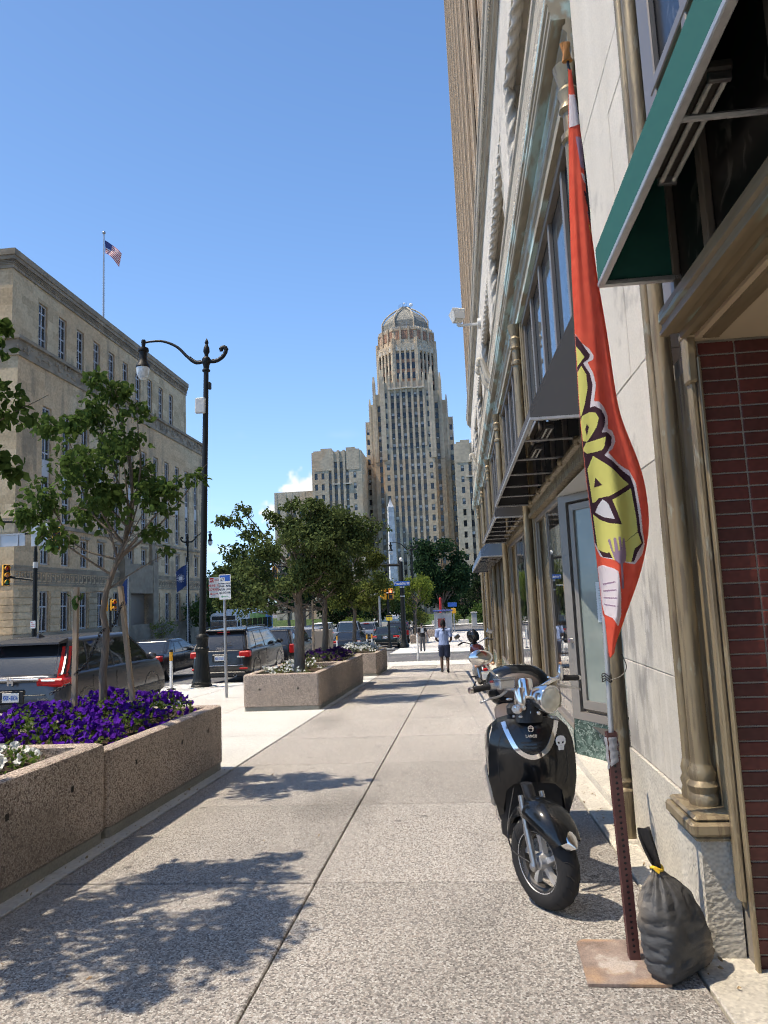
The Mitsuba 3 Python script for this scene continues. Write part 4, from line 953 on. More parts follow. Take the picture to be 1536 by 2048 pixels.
t0 = [(-3.12, 4.55, 2.0, .18), (-3.03, 4.6, 1.42, .20), (-3.10, 4.5, .98, .17), (-3.2, 4.6, .70, .13), (-3.3, 3.2, 2.4, .34), (-3.75, 4.2, 1.9, .30), (-3.2, 3.4, 2.2, .28), (-4.0, 4.2, 2.5, .3), (-3.6, 3.1, 1.2, .34), (-4.1, 3.6, 1.8, .36), (-3.2, 2.9, 1.7, .3), (-3.2, 4.2, 2.05, .2), (-3.55, 4.1, 2.5, .28), (-3.5, 3.6, 2.7, .3), (-3.9, 3.9, 2.2, .35), (-3.2, 4.4, 1.45, .22), (-3.5, 3.3, 1.9, .4), (-2.95, 3.7, 1.7, .3), (-3.1, 4.3, .98, .2), (-3.4, 4.2, 1.25, .28), (-2.9, 3.3, 1.3, .25), (-3.9, 3.4, 1.3, .35), (-3.3, 4.35, .68, .14, .7), (-3.5, 4.0, .8, .25)]
tree('linden_tree', 'young tree reaching in at the left edge of the view, above the nearest planter', (-3.55, 3.7, -1.2), (-3.55, 3.7, .2), t0, .04, 5200, .085, 'm_leaf_linden', 5, G1)
rg_ = np.random.default_rng(40)
def ell(c, r, n, rc, seed, flat=.0, low=-.8):
    q = np.random.default_rng(seed); L = []
    while len(L) < n:
        u = q.normal(size=3); u /= np.linalg.norm(u); u *= q.uniform(.35, 1) ** .6
        if u[2] < low: continue
        L.append((c[0] + u[0] * r[0], c[1] + u[1] * r[1], c[2] + u[2] * r[2], rc * q.uniform(.7, 1.25)))
    return L
t2 = ell((-3.35, 15.4, 1.15), (.85, .9, 1.0), 20, .40, 2, low=-.75) + [(-4.2, 15.3, 1.2, .42), (-4.4, 15.3, .7, .38), (-4.25, 15.0, .35, .34), (-4.2, 15.6, .0, .26), (-3.95, 15.2, 1.9, .28), (-3.6, 15.4, 2.2, .28), (-3.0, 15.4, 2.12, .26)]
tree('linden_tree', 'fullest of the planter trees, thick trunk among white flowers beyond the gap', (-3.5, 15.4, -1.6), (-3.48, 15.4, .1), t2, .115, 10500, .088, 'm_leaf_mid', 31, G1)
t3 = ell((-3.35, 18.9, 1.3), (1.15, 1.1, 1.35), 22, .46, 8, low=-.8) + [(-6.0, 18.5, 2.3, .34), (-5.7, 18.8, 2.6, .28), (-5.4, 18.6, 1.9, .40), (-5.9, 18.7, 1.45, .44), (-6.3, 18.6, .95, .34), (-5.6, 18.5, .95, .50), (-6.0, 18.8, .45, .42), (-5.2, 18.6, .5, .48), (-5.6, 18.5, .05, .42), (-6.3, 18.7, .1, .28), (-5.0, 18.7, 1.4, .44)]
tree('linden_tree', 'second full tree of the far planters, with a stake beside its trunk', (-3.58, 18.9, -1.7), (-3.56, 18.9, .1), t3, .085, 13500, .10, 'm_leaf_mid', 33, G1)
t4 = ell((-3.5, 24.6, .95), (1.15, 1.1, 1.25), 20, .45, 12, low=-.85)
tree('linden_tree', 'olive green tree in the farthest near-side planter', (-3.65, 24.6, -1.9), (-3.6, 24.6, -.2), t4, .075, 7500, .10, 'm_leaf_olive', 35, G1)
tl = ell((-3.4, 55.6, .42), (1.45, 1.3, 1.55), 22, .6, 15, low=-.7)
tree('small_tree', 'small bright lime green tree across the side street', (-3.45, 55.6, -2.9), (-3.42, 55.6, -1.2), tl, .09, 3200, .20, 'm_leaf_lime', 37, simple=True)
def bigtree(label, x, y, w, h, seed, m, n=6000, size=.42, trunk=.35, name='shade_tree', group='trees of the square', clear=.22, cat='tree'):
    z0 = g(y); c = ell((x, y, z0 + h * (clear + (1 - clear) / 2)), (w / 2 * .84, w / 2 * .84, h * (1 - clear) / 2 * .84), 44, w * .17, seed, low=-.95)
    return tree(name, label, (x, y, z0 - .2), (x, y, z0 + h * clear), c, trunk, n, size, m, seed, group, simple=True, category=cat)
bigtree('large dark green tree right of the white obelisk', -2.3, 98, 9.0, 13.6, 51, 'm_leaf_dark', 15000, .46, .38, clear=.13)
bigtree('dense dark tree behind the bus at the left end of the square', -30.0, 100, 10, 12.5, 52, 'm_leaf_black', 5000, .5)
bigtree('tall dark tree showing behind the planter trees', -24.0, 110, 9, 12.5, 53, 'm_leaf_dark', 4500, .5)
bigtree('dark tree beside the obelisk, between it and the planter trees', -12.5, 112, 8, 9.5, 54, 'm_leaf_olive', 4000, .45)
bigtree('dark tree seen above the pickup truck', -18.0, 118, 9, 9.0, 55, 'm_leaf_dark', 3500, .5)
bigtree('dark tree partly hidden by the last awning', 4.2, 125, 8, 11.0, 56, 'm_leaf_black', 3500, .5)
bigtree('small green street tree in front of the courthouse corner', -26.5, 74, 5.0, 5.2, 57, 'm_leaf_linden', 2600, .28, .1, 'street_tree', None, .3)
bigtree('thin pale shrub-like tree by the courthouse entrance', -25.6, 60, 2.6, 3.0, 58, 'm_leaf_lime', 500, .16, .05, 'street_tree', None, .25)
bigtree('rounded green bush at the park entrance, nearest the shopfronts', 4.6, 112, 6.0, 4.6, 59, 'm_leaf_linden', 2600, .34, .08, 'bush', 'bushes of the square', .05, 'bush')
bigtree('low golden green bush under the large dark tree', -1.2, 118, 3.0, 2.4, 60, 'm_leaf_lime', 900, .28, .05, 'bush', 'bushes of the square', .05, 'bush')
bigtree('low green bush left of the white fountain', -15.5, 104, 5.0, 2.2, 61, 'm_leaf_lime', 1100, .3, .05, 'bush', 'bushes of the square', .05, 'bush')
bigtree('green bush right of the white fountain', -7.0, 112, 5.0, 3.0, 62, 'm_leaf_olive', 1300, .3, .05, 'bush', 'bushes of the square', .05, 'bush')
for k_, (x_, y_, w_, h_, m_) in enumerate(((-35, 108, 9, 9, 'm_leaf_black'), (-20.5, 122, 8, 7, 'm_leaf_black'), (-9.5, 132, 7, 6.5, 'm_leaf_dark'), (-16, 135, 9, 8, 'm_leaf_dark'), (0.8, 136, 9, 8, 'm_leaf_dark'), (8, 132, 9, 9, 'm_leaf_black'))):
    bigtree(('dark bushy tree behind the white bus', 'low dark tree above the distant traffic', 'low tree just right of the obelisk foot', 'low tree just left of the obelisk foot', 'dark tree behind the large green tree', 'dark tree ending the shopfront side of the square')[k_], x_, y_, w_, h_, 80 + k_, m_, 3600, .5, .2, clear=.06)
for k_, (x_, y_) in enumerate(((-44, 135), (-36, 150), (-52, 150), (10, 150), (18, 140))):
    bigtree(('dark tree at the far left of the square, behind the courthouse', 'tall tree in the back left of the square', 'tree at the outer left of the square', 'tree behind the shopfronts at the back of the square', 'tree at the right of the square')[k_], x_, y_, 11, 13, 70 + k_, 'm_leaf_dark', 2200, .7)
# stakes and chain ties
def stake(p0, p1, label):
    p0, p1 = np.array(p0, float), np.array(p1, float); fr_ = frame(p1 - p0, (0, 1, 0)); L_ = np.linalg.norm(p1 - p0)
    out('stake', MB().cbox(-.024, .024, -.022, .022, 0, L_, .004).xf(mat4(fr_, p0)), 'm_stake', None, smooth=False, label=label, category='stake', group='wooden tree stakes')
stake((-3.875, 6.95, -1.3), (-3.86, 6.95, .27), 'wooden stake left of the slim young tree')
stake((-3.36, 7.25, -1.3), (-3.54, 7.25, .27), 'leaning wooden stake right of the slim young tree')
stake((-3.85, 18.7, -1.7), (-3.85, 18.7, .1), 'wooden stake beside the second far planter tree')
def chain(path, label, r=.013):
    p = bez(path, 60); d = np.concatenate([[0], np.cumsum(np.linalg.norm(np.diff(p, axis=0), axis=1))]); n = int(d[-1] / .034); m = MB()
    for k in range(n):
        s_ = (k + .5) / n * d[-1]; c = np.array([np.interp(s_, d, p[:, i]) for i in range(3)]); e = np.array([np.interp(min(s_ + .01, d[-1]), d, p[:, i]) for i in range(3)]) - c
        Fm = frame(e, (0, 1, 0) if k % 2 else (1, 0, .3)); a = np.linspace(0, 2 * np.pi, 9)[:-1]
        m.tube(np.array([c + Fm[:, 2] * .024 * math.cos(t) + Fm[:, 0] * .012 * math.sin(t) for t in np.append(a, a[0])]), .005, 4, False)
    out('tie_chain', m, 'm_black', None, smooth=30, label=label, category='chain', kind='thing')
chain([(-3.86, 6.93, -.60), (-3.74, 6.95, -.48), (-3.60, 6.95, -.20), (-3.555, 7.0, -.17), (-3.54, 7.1, -.12), (-3.50, 7.22, .10)], 'black chain tie looped from the slim trunk to its right stake')
chain([(-3.90, 6.92, -.68), (-4.1, 6.9, -.78)], 'short loose end of black chain hanging at the left stake')
# dry leaves and grit along the planter foot and the wall
mat('m_dry_leaf', lambda p, n, uv: mix((.16, .10, .05), (.34, .25, .14), noise(p.x * 50, p.y * 50, 1)), .85)
rl = np.random.default_rng(77); C_ = []
for k in range(150):
    if k < 70: x, y = -2.79 + abs(rl.normal()) * .05, rl.uniform(3, 8.3)
    elif k < 125: x, y = 1.10 - abs(rl.normal()) * .09, rl.uniform(3.3, 8.0)
    else: x, y = rl.uniform(-2.6, .9), rl.uniform(3, 9)
    C_.append((x, y, g(y) + .006))
Vd, Fd = leaf_cloud(np.array(C_), np.tile([0, 0, 3.], (150, 1)), .030, rl, droop=0, narrow=.5)
out('leaf_litter', (Vd, Fd), 'm_dry_leaf', None, smooth=False, label='scattered dry leaf bits along the planter foot and the stone wall', category='leaf litter', kind='stuff')
# petunias
def petunias(name, label, area, n, size, colmat, seed, hfun, leafm='m_leaf_lime2', nl=None):
    rng = np.random.default_rng(seed); x0, x1, y0, y1 = area; P = []
    while len(P) < n:
        x, y = rng.uniform(x0, x1), rng.uniform(y0, y1); h = hfun(x, y)
        if h is None: continue
        P.append((x, y, h + rng.uniform(-.06, .012)))
    P = np.array(P); m = len(P)
    d = rng.normal(size=(m, 3)) * .65; d[:, 2] += .65; d[:, 1] -= .35; d /= np.linalg.norm(d, axis=1, keepdims=True)
    u = np.cross(d, rng.normal(size=(m, 3))); u /= np.linalg.norm(u, axis=1, keepdims=True); v = np.cross(d, u)
    K = 10; V = [P - d * size * .55]; s = size * rng.uniform(.75, 1.15, (m, 1))
    for k in range(K):
        a = 2 * np.pi * k / K; r = s * (.56 if k % 2 == 0 else .48); V.append(P + (u * math.cos(a) + v * math.sin(a)) * r + d * s * (.05 * rng.normal(size=(m, 1)) + (.04 if k % 2 else -.06)))
    V.append(P - d * size * .10)
    V = np.stack(V, 1); f = []
    for k in range(K): f += [[0, 1 + (k + 1) % K, 1 + k], [K + 1, 1 + k, 1 + (k + 1) % K]]
    F_ = (np.array(f)[None] + (np.arange(m) * (K + 2))[:, None, None]).reshape(-1, 3)
    k = out(name, (V.reshape(-1, 3), F_), colmat, None, smooth=False, label=label, category='flowers', kind='stuff')
    nl = nl or n * 3; Q = []
    while len(Q) < nl:
        x, y = rng.uniform(x0 - .02, x1 + .02), rng.uniform(y0, y1); h = hfun(x, y)
        if h is None: continue
        Q.append((x, y, h - abs(rng.normal()) * .07 - .02))
    Vl, Fl = leaf_cloud(np.array(Q), None, .05, rng, droop=-.1, narrow=.5)
    out('foliage', (Vl, Fl), leafm, k, smooth=False); labels[k + '__foliage'] = {'kind': 'stuff'}
leafmat('m_leaf_lime2', (.07, .13, .025), (.18, .26, .06), trans=.8)
leafmat('m_petal_purple', (.065, .014, .26), (.15, .035, .48), rough=.6, trans=.6)
leafmat('m_petal_white', (.70, .72, .70), (.82, .84, .82), rough=.6, trans=.5)
leafmat('m_petal_dark', (.02, .008, .06), (.06, .02, .14), rough=.6, trans=.5)
def mound(x0, x1, y0, y1, z, h, f=5., seed=0):
    def fn(x, y):
        e = min(x - x0, x1 - x, .3) / .3 * .7 + .3; e2 = min((y - y0), (y1 - y), .3) / .3 * .6 + .4
        return z + h * e * e2 * (.62 + .5 * float(meshkit.noise(np.array([x * f, y * f, seed]))))
    return fn
def bed1(x, y):
    base = mound(-4.3, -2.88, 5.7, 8.25, -1.20, .30, 4.5, 1)(x, y)
    back = .10 * np.clip((-3.4 - x) / .6, 0, 1)
    return base + back - (.08 if x > -3.05 else 0)
petunias('purple_petunias', 'thick bed of deep purple petunias filling the planter by the slim tree', (-4.3, -2.96, 5.68, 8.12), 900, .062, 'm_petal_purple', 3, bed1, nl=3600)
petunias('white_petunias', 'clump of white petunias at the left edge in the nearest planter', (-4.1, -3.12, 4.2, 5.32), 110, .065, 'm_petal_white', 4, mound(-4.2, -3.05, 4.0, 5.4, -1.10, .22, 4, 3), nl=700)
petunias('white_petunias', 'small white flowers at the front of the planter beyond the gap', (-4.1, -3.1, 14.3, 17.0), 150, .06, 'm_petal_white', 5, lambda x, y: (None if meshkit.noise(np.array([x * 2.2, y * 1.6, 5.])) < (.58 if x > -3.6 else .42) else -1.44 + .22 * float(meshkit.noise(np.array([x * 4, y * 4, 1.])))), leafm='m_leaf_olive', nl=1100)
petunias('purple_petunias', 'dark purple flowers around the staked tree in the second far planter', (-4.1, -2.98, 17.5, 20.3), 420, .06, 'm_petal_dark', 6, mound(-4.2, -2.92, 17.3, 20.4, -1.52, .34, 3, 7), leafm='m_leaf_mid', nl=1800)
petunias('white_petunias', 'bright bed of white flowers in the third far planter', (-4.1, -2.9, 23.3, 26.0), 330, .07, 'm_petal_white', 7, mound(-4.2, -2.8, 23.1, 26.1, -1.75, .36, 3, 9), leafm='m_leaf_mid', nl=1300)
# ================= feather banner on its post =================
FY = 3.57
mat('m_post', lambda p, n, uv: mix((.045, .012, .012), (.10, .04, .035), fbm(p.x * 60, p.y * 60, p.z * 12, 4)), .45, spec=.5)
bp = thing('rusty_base_plate', 'square rusty steel plate lying on the pavement with a sandbag on its corner', 'steel plate')
pg_ = [(.455, 3.325), (.80, 3.325), (.82, 3.755), (.505, 3.765), (.47, 3.735)]
out('plate', MB().loft([[[x, y, g(y) + .004] for x, y in pg_], [[x, y, g(y) + .016] for x, y in pg_]], True), 'm_rust_plate', bp, smooth=False)
pf = thing('banner_post', 'maroon perforated square post with grey duct tape, standing on the rusty plate', 'post')
pb, pt = np.array([.702, FY, g(FY) + .012]), np.array([.678, FY, -.66])
fr_ = frame(pt - pb, (0, 1, 0)); Lp = np.linalg.norm(pt - pb); Mp = mat4(fr_, pb)
sq_ = sbox(-.024, -.0, .024, Lp)
hl_ = unary_union([Point(0, .04 + .0254 * 1.0 * k).buffer(.0062, 6) for k in range(int(Lp / .0254) - 2)])
pw = sbox(-.024, 0, .024, Lp).difference(hl_)
post = MB()
for a in range(4):
    Mw = np.array([[1, 0, 0, 0], [0, 0, -1, -.0215], [0, 1, 0, 0], [0, 0, 0, 1.]]); post.prism(pw, .0025, Mp @ mat4(rz(a * math.pi / 2)) @ Mw)
out('square_tube', post, 'm_post', pf, smooth=False)
out('inner_tube', MB().box(-.019, .019, -.019, .019, 0, Lp - .02, Mp), 'm_black', pf, smooth=False)
tp = []
for k in range(14):
    w = .031 + .0015 * math.sin(k * 1.7); tp.append([pt + fr_ @ np.array([w * math.cos(a) * (1 + .10 * math.sin(3 * a + k)), w * math.sin(a), -.15 + .0100 * k + .022 * math.cos(a + .5) * (1 - k / 14)]) for a in np.linspace(0, 2 * np.pi, 25)[:-1]])
out('duct_tape', MB().loft(tp, False), 'm_tape', pf, smooth=50)
mat('m_tape', lambda p, n, uv: mix((.15, .15, .16), (.30, .30, .31), fbm(p.x * 50, p.y * 50, p.z * 50, 4)), .4, spec=.6)
pole_pts = bez([(.679, FY, -.70), (.688, FY, -.30), (.700, FY + .005, .30), (.735, FY + .01, 1.1), (.770, FY + .01, 1.8), (.768, FY + .005, 2.2), (.745, FY, 2.6), (.728, FY, 2.83)], 40)
out('pole', MB().tube(pole_pts[:10], .013, 12), 'm_galv', pf, smooth=50)
ub = thing('feather_banner', 'tall red feather banner with yellow lettering flapping on its dark pole before the stone pier', 'banner')
out('pole_sleeve', MB().tube(pole_pts[9:], np.linspace(.0135, .007, 31), 10), 'm_black', ub, smooth=50)
out('pole_tip', MB().loft(rope([(.728, FY, 2.80), (.722, FY - .005, 2.90)], .022, 2, .1)), 'm_orange_cloth', ub, smooth=50)
mat('m_orange_cloth', (.35, .15, .04), .8)
wr = MB()
for q in range(3): wr.tube([(.679 + .022 * math.cos(a), FY + .022 * math.sin(a), -.42 + .012 * q + .01 * math.sin(2 * a)) for a in np.linspace(0, 2 * np.pi, 13)], .0025, 5)
wr.tube(bez([(.69, FY - .02, -.42), (.74, FY - .03, -.40), (.77, FY - .02, -.36), (.755, FY - .01, -.30)], 14), .0022, 5)
out('wire_tie', wr, 'm_black', pf)
# the cloth: rows of (z, x at the left edge, x at the right edge)
BR = np.array([(2.75, .728, .742), (2.41, .704, .772), (2.02, .679, .777), (1.585, .660, .790), (1.24, .652, .822), (.875, .644, .848), (.58, .650, .938), (.43, .658, .950), (.30, .666, .950), (.09, .674, .893), (-.19, .685, .768), (-.305, .697, .700)])
zr = np.linspace(2.75, -.305, 150); from_z = lambda c: np.interp(-zr, -BR[:, 0], BR[:, c])
from scipy.ndimage import gaussian_filter1d
xl, xr = gaussian_filter1d(from_z(1), 3), gaussian_filter1d(from_z(2), 3); xl[-1], xr[-1] = .697, .700
NU = 44
def depth(u, z):
    """towards the street is negative: folds and the wind's belly"""
    w = np.clip((2.75 - z) / 3.0, 0, 1)
    d = -.055 * np.sin(np.pi * np.clip(u, 0, 1)) * (.4 + w)
    d = d + .018 * np.sin(9.0 * u + 1.6 * z + 1.0) * w * np.clip(u * 3, 0, 1) + .012 * np.sin(15 * u - 2.4 * z) * w
    return d + .05 * np.clip((u - .8) / .2, 0, 1) ** 2
def cloth(u, i, off=0.0):
    i = np.asarray(i, float); z = np.interp(i, np.arange(150), zr); a = np.interp(i, np.arange(150), xl); b = np.interp(i, np.arange(150), xr)
    return np.stack([a + (b - a) * u, FY - .012 + depth(u, z) * np.clip((b - a) / .12, .15, 1) - off, z - .012 * np.sin(np.pi * u)], -1)
U = np.linspace(0, 1, NU)
out('cloth', MB().grid(np.array([cloth(U, np.full(NU, i)) for i in range(150)])), 'm_banner_red', ub, smooth=True)
# the far half of the cloth, folded back behind the pole
bk = []
for i in range(8, 112):
    b, z = float(xr[i]), float(zr[i]); w_ = .03 + .055 * math.sin(math.pi * (i - 8) / 104)
    bk.append([[b - .004 - w_ * .25 * t * (1 + .3 * math.sin(z * 9)), FY + .015 + .05 * t + .03 * math.sin(4 * t + z * 3), z + .02 * t] for t in np.linspace(0, 1, 8)])
out('cloth_fold', MB().grid(np.array(bk)), 'm_banner_red', ub, smooth=True)
scene['m_banner_red'] = {'type': 'principledthin', 'base_color': proc(lambda p, n, uv: mix((.72, .105, .065), (.80, .14, .085), noise(p.x * 30, p.z * 30, 1))), 'roughness': .55, 'diff_trans': .7, 'eta': 1.4}
for nm_, c_ in (('yellow', (.72, .69, .20)), ('dark', (.065, .035, .045)), ('white', (.72, .70, .72)), ('lilac', (.34, .24, .33)), ('pink', (.62, .12, .09))):
    scene['m_banner_' + nm_] = {'type': 'principledthin', 'base_color': rgb(c_), 'roughness': .6, 'diff_trans': .6, 'eta': 1.4}
def printed(name, pts, m, layer, smooth_it=0):
    """flat print in (x, z), laid on the cloth"""
    pl = Polygon(pts).buffer(0)
    if smooth_it: pl = pl.buffer(smooth_it).buffer(-2 * smooth_it).buffer(smooth_it)
    rowsx = lambda z: (np.interp(-z, -zr, xl), np.interp(-z, -zr, xr))
    edge = Polygon(list(zip(xl + .0015, zr)) + list(zip(xr - .0015, zr))[::-1]).buffer(0); pl = pl.intersection(edge)
    mb = MB()
    for q in getattr(pl, 'geoms', [pl]):
        if q.geom_type != 'Polygon' or q.area < 2e-5: continue
        v, f = trimesh.creation.triangulate_polygon(q, engine='earcut'); v3, f3 = trimesh.remesh.subdivide_to_size(np.c_[v, np.zeros(len(v))], f, .016, max_iter=12)
        a, b = rowsx(v3[:, 1]); u = np.clip((v3[:, 0] - a) / (b - a), 0, 1); i = np.interp(-v3[:, 1], -zr, np.arange(150))
        P = cloth(u, i, .0012 * layer); mb.add(P, f3)
    if mb.n: out(name, mb, m, ub + '__cloth', smooth=False)
white_edge = [(.645, 1.293), (.655, 1.293), (.677, 1.239), (.711, 1.206), (.727, 1.17), (.723, 1.149), (.697, 1.138), (.718, 1.08), (.726, 1.019), (.718, .977), (.710, .935), (.731, .934), (.757, .906), (.771, .871), (.772, .837), (.765, .798), (.788, .79), (.798, .76), (.8, .734), (.78, .695), (.752, .675), (.799, .626), (.852, .585), (.878, .52), (.890, .38), (.892, .28), (.905, .22), (.890, .175), (.86, .15), (.84, .13), (.80, .14), (.69, .17), (.64, .3)]
printed('white_outline', white_edge, 'm_banner_white', 1, .006)
dark_ = [(.64, 1.284), (.657, 1.284), (.67, 1.253), (.698, 1.198), (.711, 1.176), (.703, 1.155), (.676, 1.135), (.702, 1.081), (.71, 1.02), (.700, .961), (.690, .905), (.709, .912), (.74, .89), (.757, .855), (.75, .813), (.730, .775), (.759, .777), (.782, .76), (.775, .719), (.75, .68), (.735, .662), (.79, .615), (.855, .555), (.868, .5), (.878, .36), (.880, .285), (.892, .227), (.86, .19), (.835, .142), (.70, .17), (.64, .3)]
printed('dark_outline', dark_, 'm_banner_dark', 2, .004)
LET = [[(.646, 1.241), (.685, 1.165), (.645, 1.111)], [(.668, 1.123), (.687, 1.074), (.688, 1.005), (.669, .921), (.648, .855), (.643, 1.076)], [(.645, .837), (.655, .866), (.687, .884), (.712, .879), (.725, .849), (.713, .807), (.690, .767), (.668, .735), (.650, .74)],
       [(.645, .694), (.663, .731), (.75, .754), (.738, .705), (.728, .689), (.663, .676)], [(.69, .666), (.846, .519), (.755, .467), (.735, .458), (.735, .435), (.701, .445), (.672, .43), (.660, .597)], [(.853, .498), (.865, .358), (.866, .285), (.717, .187), (.680, .205), (.670, .377), (.698, .351), (.744, .328), (.787, .323), (.753, .442)], [(.866, .281), (.881, .227), (.844, .205), (.823, .142), (.8, .147), (.738, .154), (.725, .195)]]
for p_ in LET: printed('letter', p_, 'm_banner_yellow', 3, .002)
printed('letter_hole', [(.693, .557), (.719, .519), (.684, .508)], 'm_banner_dark', 4)
printed('letter_hole', [(.664, .80), (.672, .825), (.680, .81), (.668, .765)], 'm_banner_dark', 4)
printed('letter_hole', [(.700, .455), (.736, .462), (.742, .43), (.772, .33), (.712, .345), (.668, .392), (.682, .43)], 'm_banner_dark', 4)
printed('heart_shape', [(.716, .449), (.73, .435), (.737, .423), (.757, .348), (.715, .362), (.681, .385), (.695, .417)], 'm_banner_white', 5, .002)
printed('fork_print', [(.724, .252), (.733, .255), (.739, .194), (.746, .194), (.745, .259), (.754, .26), (.759, .197), (.767, .199), (.764, .264), (.774, .265), (.777, .204), (.785, .257), (.795, .255), (.799, .183), (.793, .151), (.776, .136), (.775, .02), (.762, .02), (.764, .132), (.742, .154)], 'm_banner_lilac', 5)
printed('white_patch', [(.675, .12), (.70, .13), (.735, .115), (.752, .10), (.758, .0), (.752, -.10), (.735, -.158), (.712, -.117), (.69, -.108), (.67, .0)], 'm_banner_white', 3, .004)
for q in range(4): printed('patch_line', [(.690, .04 - .032 * q), (.735, .055 - .038 * q), (.737, .049 - .038 * q), (.692, .034 - .032 * q)], 'm_banner_lilac', 5)
printed('corner_print', [(.742, -.19), (.77, -.16), (.785, -.12), (.775, -.2), (.74, -.25)], 'm_banner_yellow', 3)
printed('white_patch', [(.690, 2.60), (.775, 2.60), (.775, 2.43), (.66, 2.40)], 'm_banner_white', 3)
for (a, b, c, e, m_) in ((2.36, 2.16, .732, .785, 'm_banner_lilac'), (2.15, 2.08, .742, .79, 'm_banner_white'), (2.05, 1.96, .748, .80, 'm_banner_dark'), (2.02, 1.97, .752, .80, 'm_banner_yellow'), (1.94, 1.88, .756, .80, 'm_banner_lilac'), (1.87, 1.78, .760, .80, 'm_banner_yellow')):
    printed('side_print', [(c, a), (e, a - .02), (e, b), (c + .012, b + .02)], m_, 3, .003)

# ================= sandbag =================
sb = thing('sandbag', 'dusty black sandbag tied at the neck with yellow wire, leaning by the stone pedestal', 'sandbag')
prof_ = [(0.0, .150, .040, 5), (.02, .172, .066, 5), (.07, .180, .085, 4.5), (.12, .182, .095, 4), (.18, .178, .102, 3.4), (.24, .172, .106, 3), (.30, .165, .106, 2.7), (.36, .142, .098, 2.4), (.41, .104, .08, 2.2), (.45, .066, .055, 2), (.485, .030, .030, 2), (.50, .020, .020, 2)]
prof_ = np.array(prof_); zz_ = np.linspace(0, .5, 60); cx_, cy_ = .880, 3.455; rings = []; ca_, sa_ = math.cos(.72), math.sin(.72); N_ = 110
for z in zz_:
    a, b, e_ = (np.interp(z, prof_[:, 0], prof_[:, q]) for q in (1, 2, 3)); R_ = []
    for k in range(N_):
        t_ = 2 * np.pi * k / N_; c_, s_ = math.cos(t_), math.sin(t_)
        u_, v_ = a * abs(c_) ** (2 / e_) * np.sign(c_), b * abs(s_) ** (2 / e_) * np.sign(s_)
        pl_ = (.16 * abs(math.sin(5.5 * t_ + .8)) - .08 + .05 * math.sin(13 * t_)) * min(1, max(0, (z - .30) / .15))
        q3 = np.array([u_ * 9, v_ * 9, z * 9])
        rd = lambda q, s: 1 - abs(2 * float(meshkit.noise(np.array(q), s)) - 1)
        lowf = math.exp(-((z - .08) / .07) ** 2)
        dsp = .030 * (float(meshkit.fbm(q3 + 4, 3, 2)) - .5) - .013 * rd((u_ * 7 + z * 3, v_ * 7, z * (9 + 16 * lowf)), 5) ** 4 - .010 * rd((u_ * 15 - z * 5, v_ * 15, z * 16), 9) ** 5 - .008 * lowf * rd((u_ * 9 + z * 8, v_ * 9, z * 30 + 2.2 * float(meshkit.noise(np.array([u_ * 12, v_ * 12, 2.])))), 11) ** 4
        r_ = math.hypot(u_, v_) + 1e-6; m_ = 1 + pl_ + dsp * min(1, z * 14 + .3) / max(r_, .05)
        u_, v_ = u_ * m_, v_ * m_
        x = cx_ - .075 * (z / .5) ** 1.2 + u_ * ca_ - v_ * sa_; y = cy_ + u_ * sa_ + v_ * ca_ - .02 * z
        R_.append([x, y, g(y) + .006 + z * .87])
    rings.append(R_)
out('bag', MB().loft(rings, True), 'm_sack', sb, smooth=60)
nk = [[rings[-1][k] for k in range(0, 110, 8)]]
c0 = np.mean(rings[-1], 0)
for (dz, w, t_, dx) in ((.03, .028, .018, -.006), (.08, .036, .014, -.022), (.13, .038, .010, -.036), (.17, .036, .007, -.042)):
    nk.append([c0 + np.array([dx + w * math.cos(a) * .8, w * math.sin(a) * .3 + t_ * math.sin(2 * a), dz + .006 * math.sin(3 * a)]) for a in np.linspace(0, 2 * np.pi, 15)[:-1]])
out('neck', MB().loft(nk, True), 'm_black', sb, smooth=50)
out('yellow_tie', MB().tube([c0 + np.array([.024 * math.cos(a), .024 * math.sin(a), .004 + .006 * math.sin(a * 2)]) for a in np.linspace(0, 2 * np.pi, 17)], .007, 6).tube([c0 + np.array([-.01, -.026, 0]), c0 + np.array([-.02, -.036, .012]), c0 + np.array([0, -.038, -.005])], .006, 6), 'm_yellow_tie', sb, smooth=50)
mat('m_yellow_tie', (.70, .45, .03), .5)

# ================= scooter =================
sc_ = thing('scooter', 'black motor scooter with chrome headlight and white skull sticker, parked facing the camera', 'scooter')
SX, SY = .385, 4.19; SZ = g(SY + .1) + .004
S0 = mat4(None, (SX, SY, SZ))
mat('m_scooter_paint', (.004, .005, .0065), .08, spec=.4, coat=.7)
mat('m_lens_cream', lambda p, n, uv: mix((.42, .40, .31), (.60, .58, .48), noise(p.x * 40, p.y * 40, p.z * 40)), .12, spec=.8, coat=1.)
mat('m_red_lens', (.45, .015, .012), .12, spec=.8, coat=1.)
mat('m_amber', (.62, .33, .18), .15, spec=.8, coat=1.)
mat('m_clear_lens', (.62, .60, .56), .08, spec=.9, coat=1.)
mat('m_brown_pad', (.085, .068, .060), .55)
STE = math.radians(35)                      # the handlebar is turned to the right of the picture
f2 = np.array([math.sin(STE), -math.cos(STE), 0]); n2 = np.array([-math.cos(STE), -math.sin(STE), 0])
RW = np.stack([f2, n2, [0, 0, 1]], 1)       # wheel frame: x forward, y along the axle (picture left), z up
WR = .247
mat('m_alloy', (.55, .55, .55), .35, metal=.55)
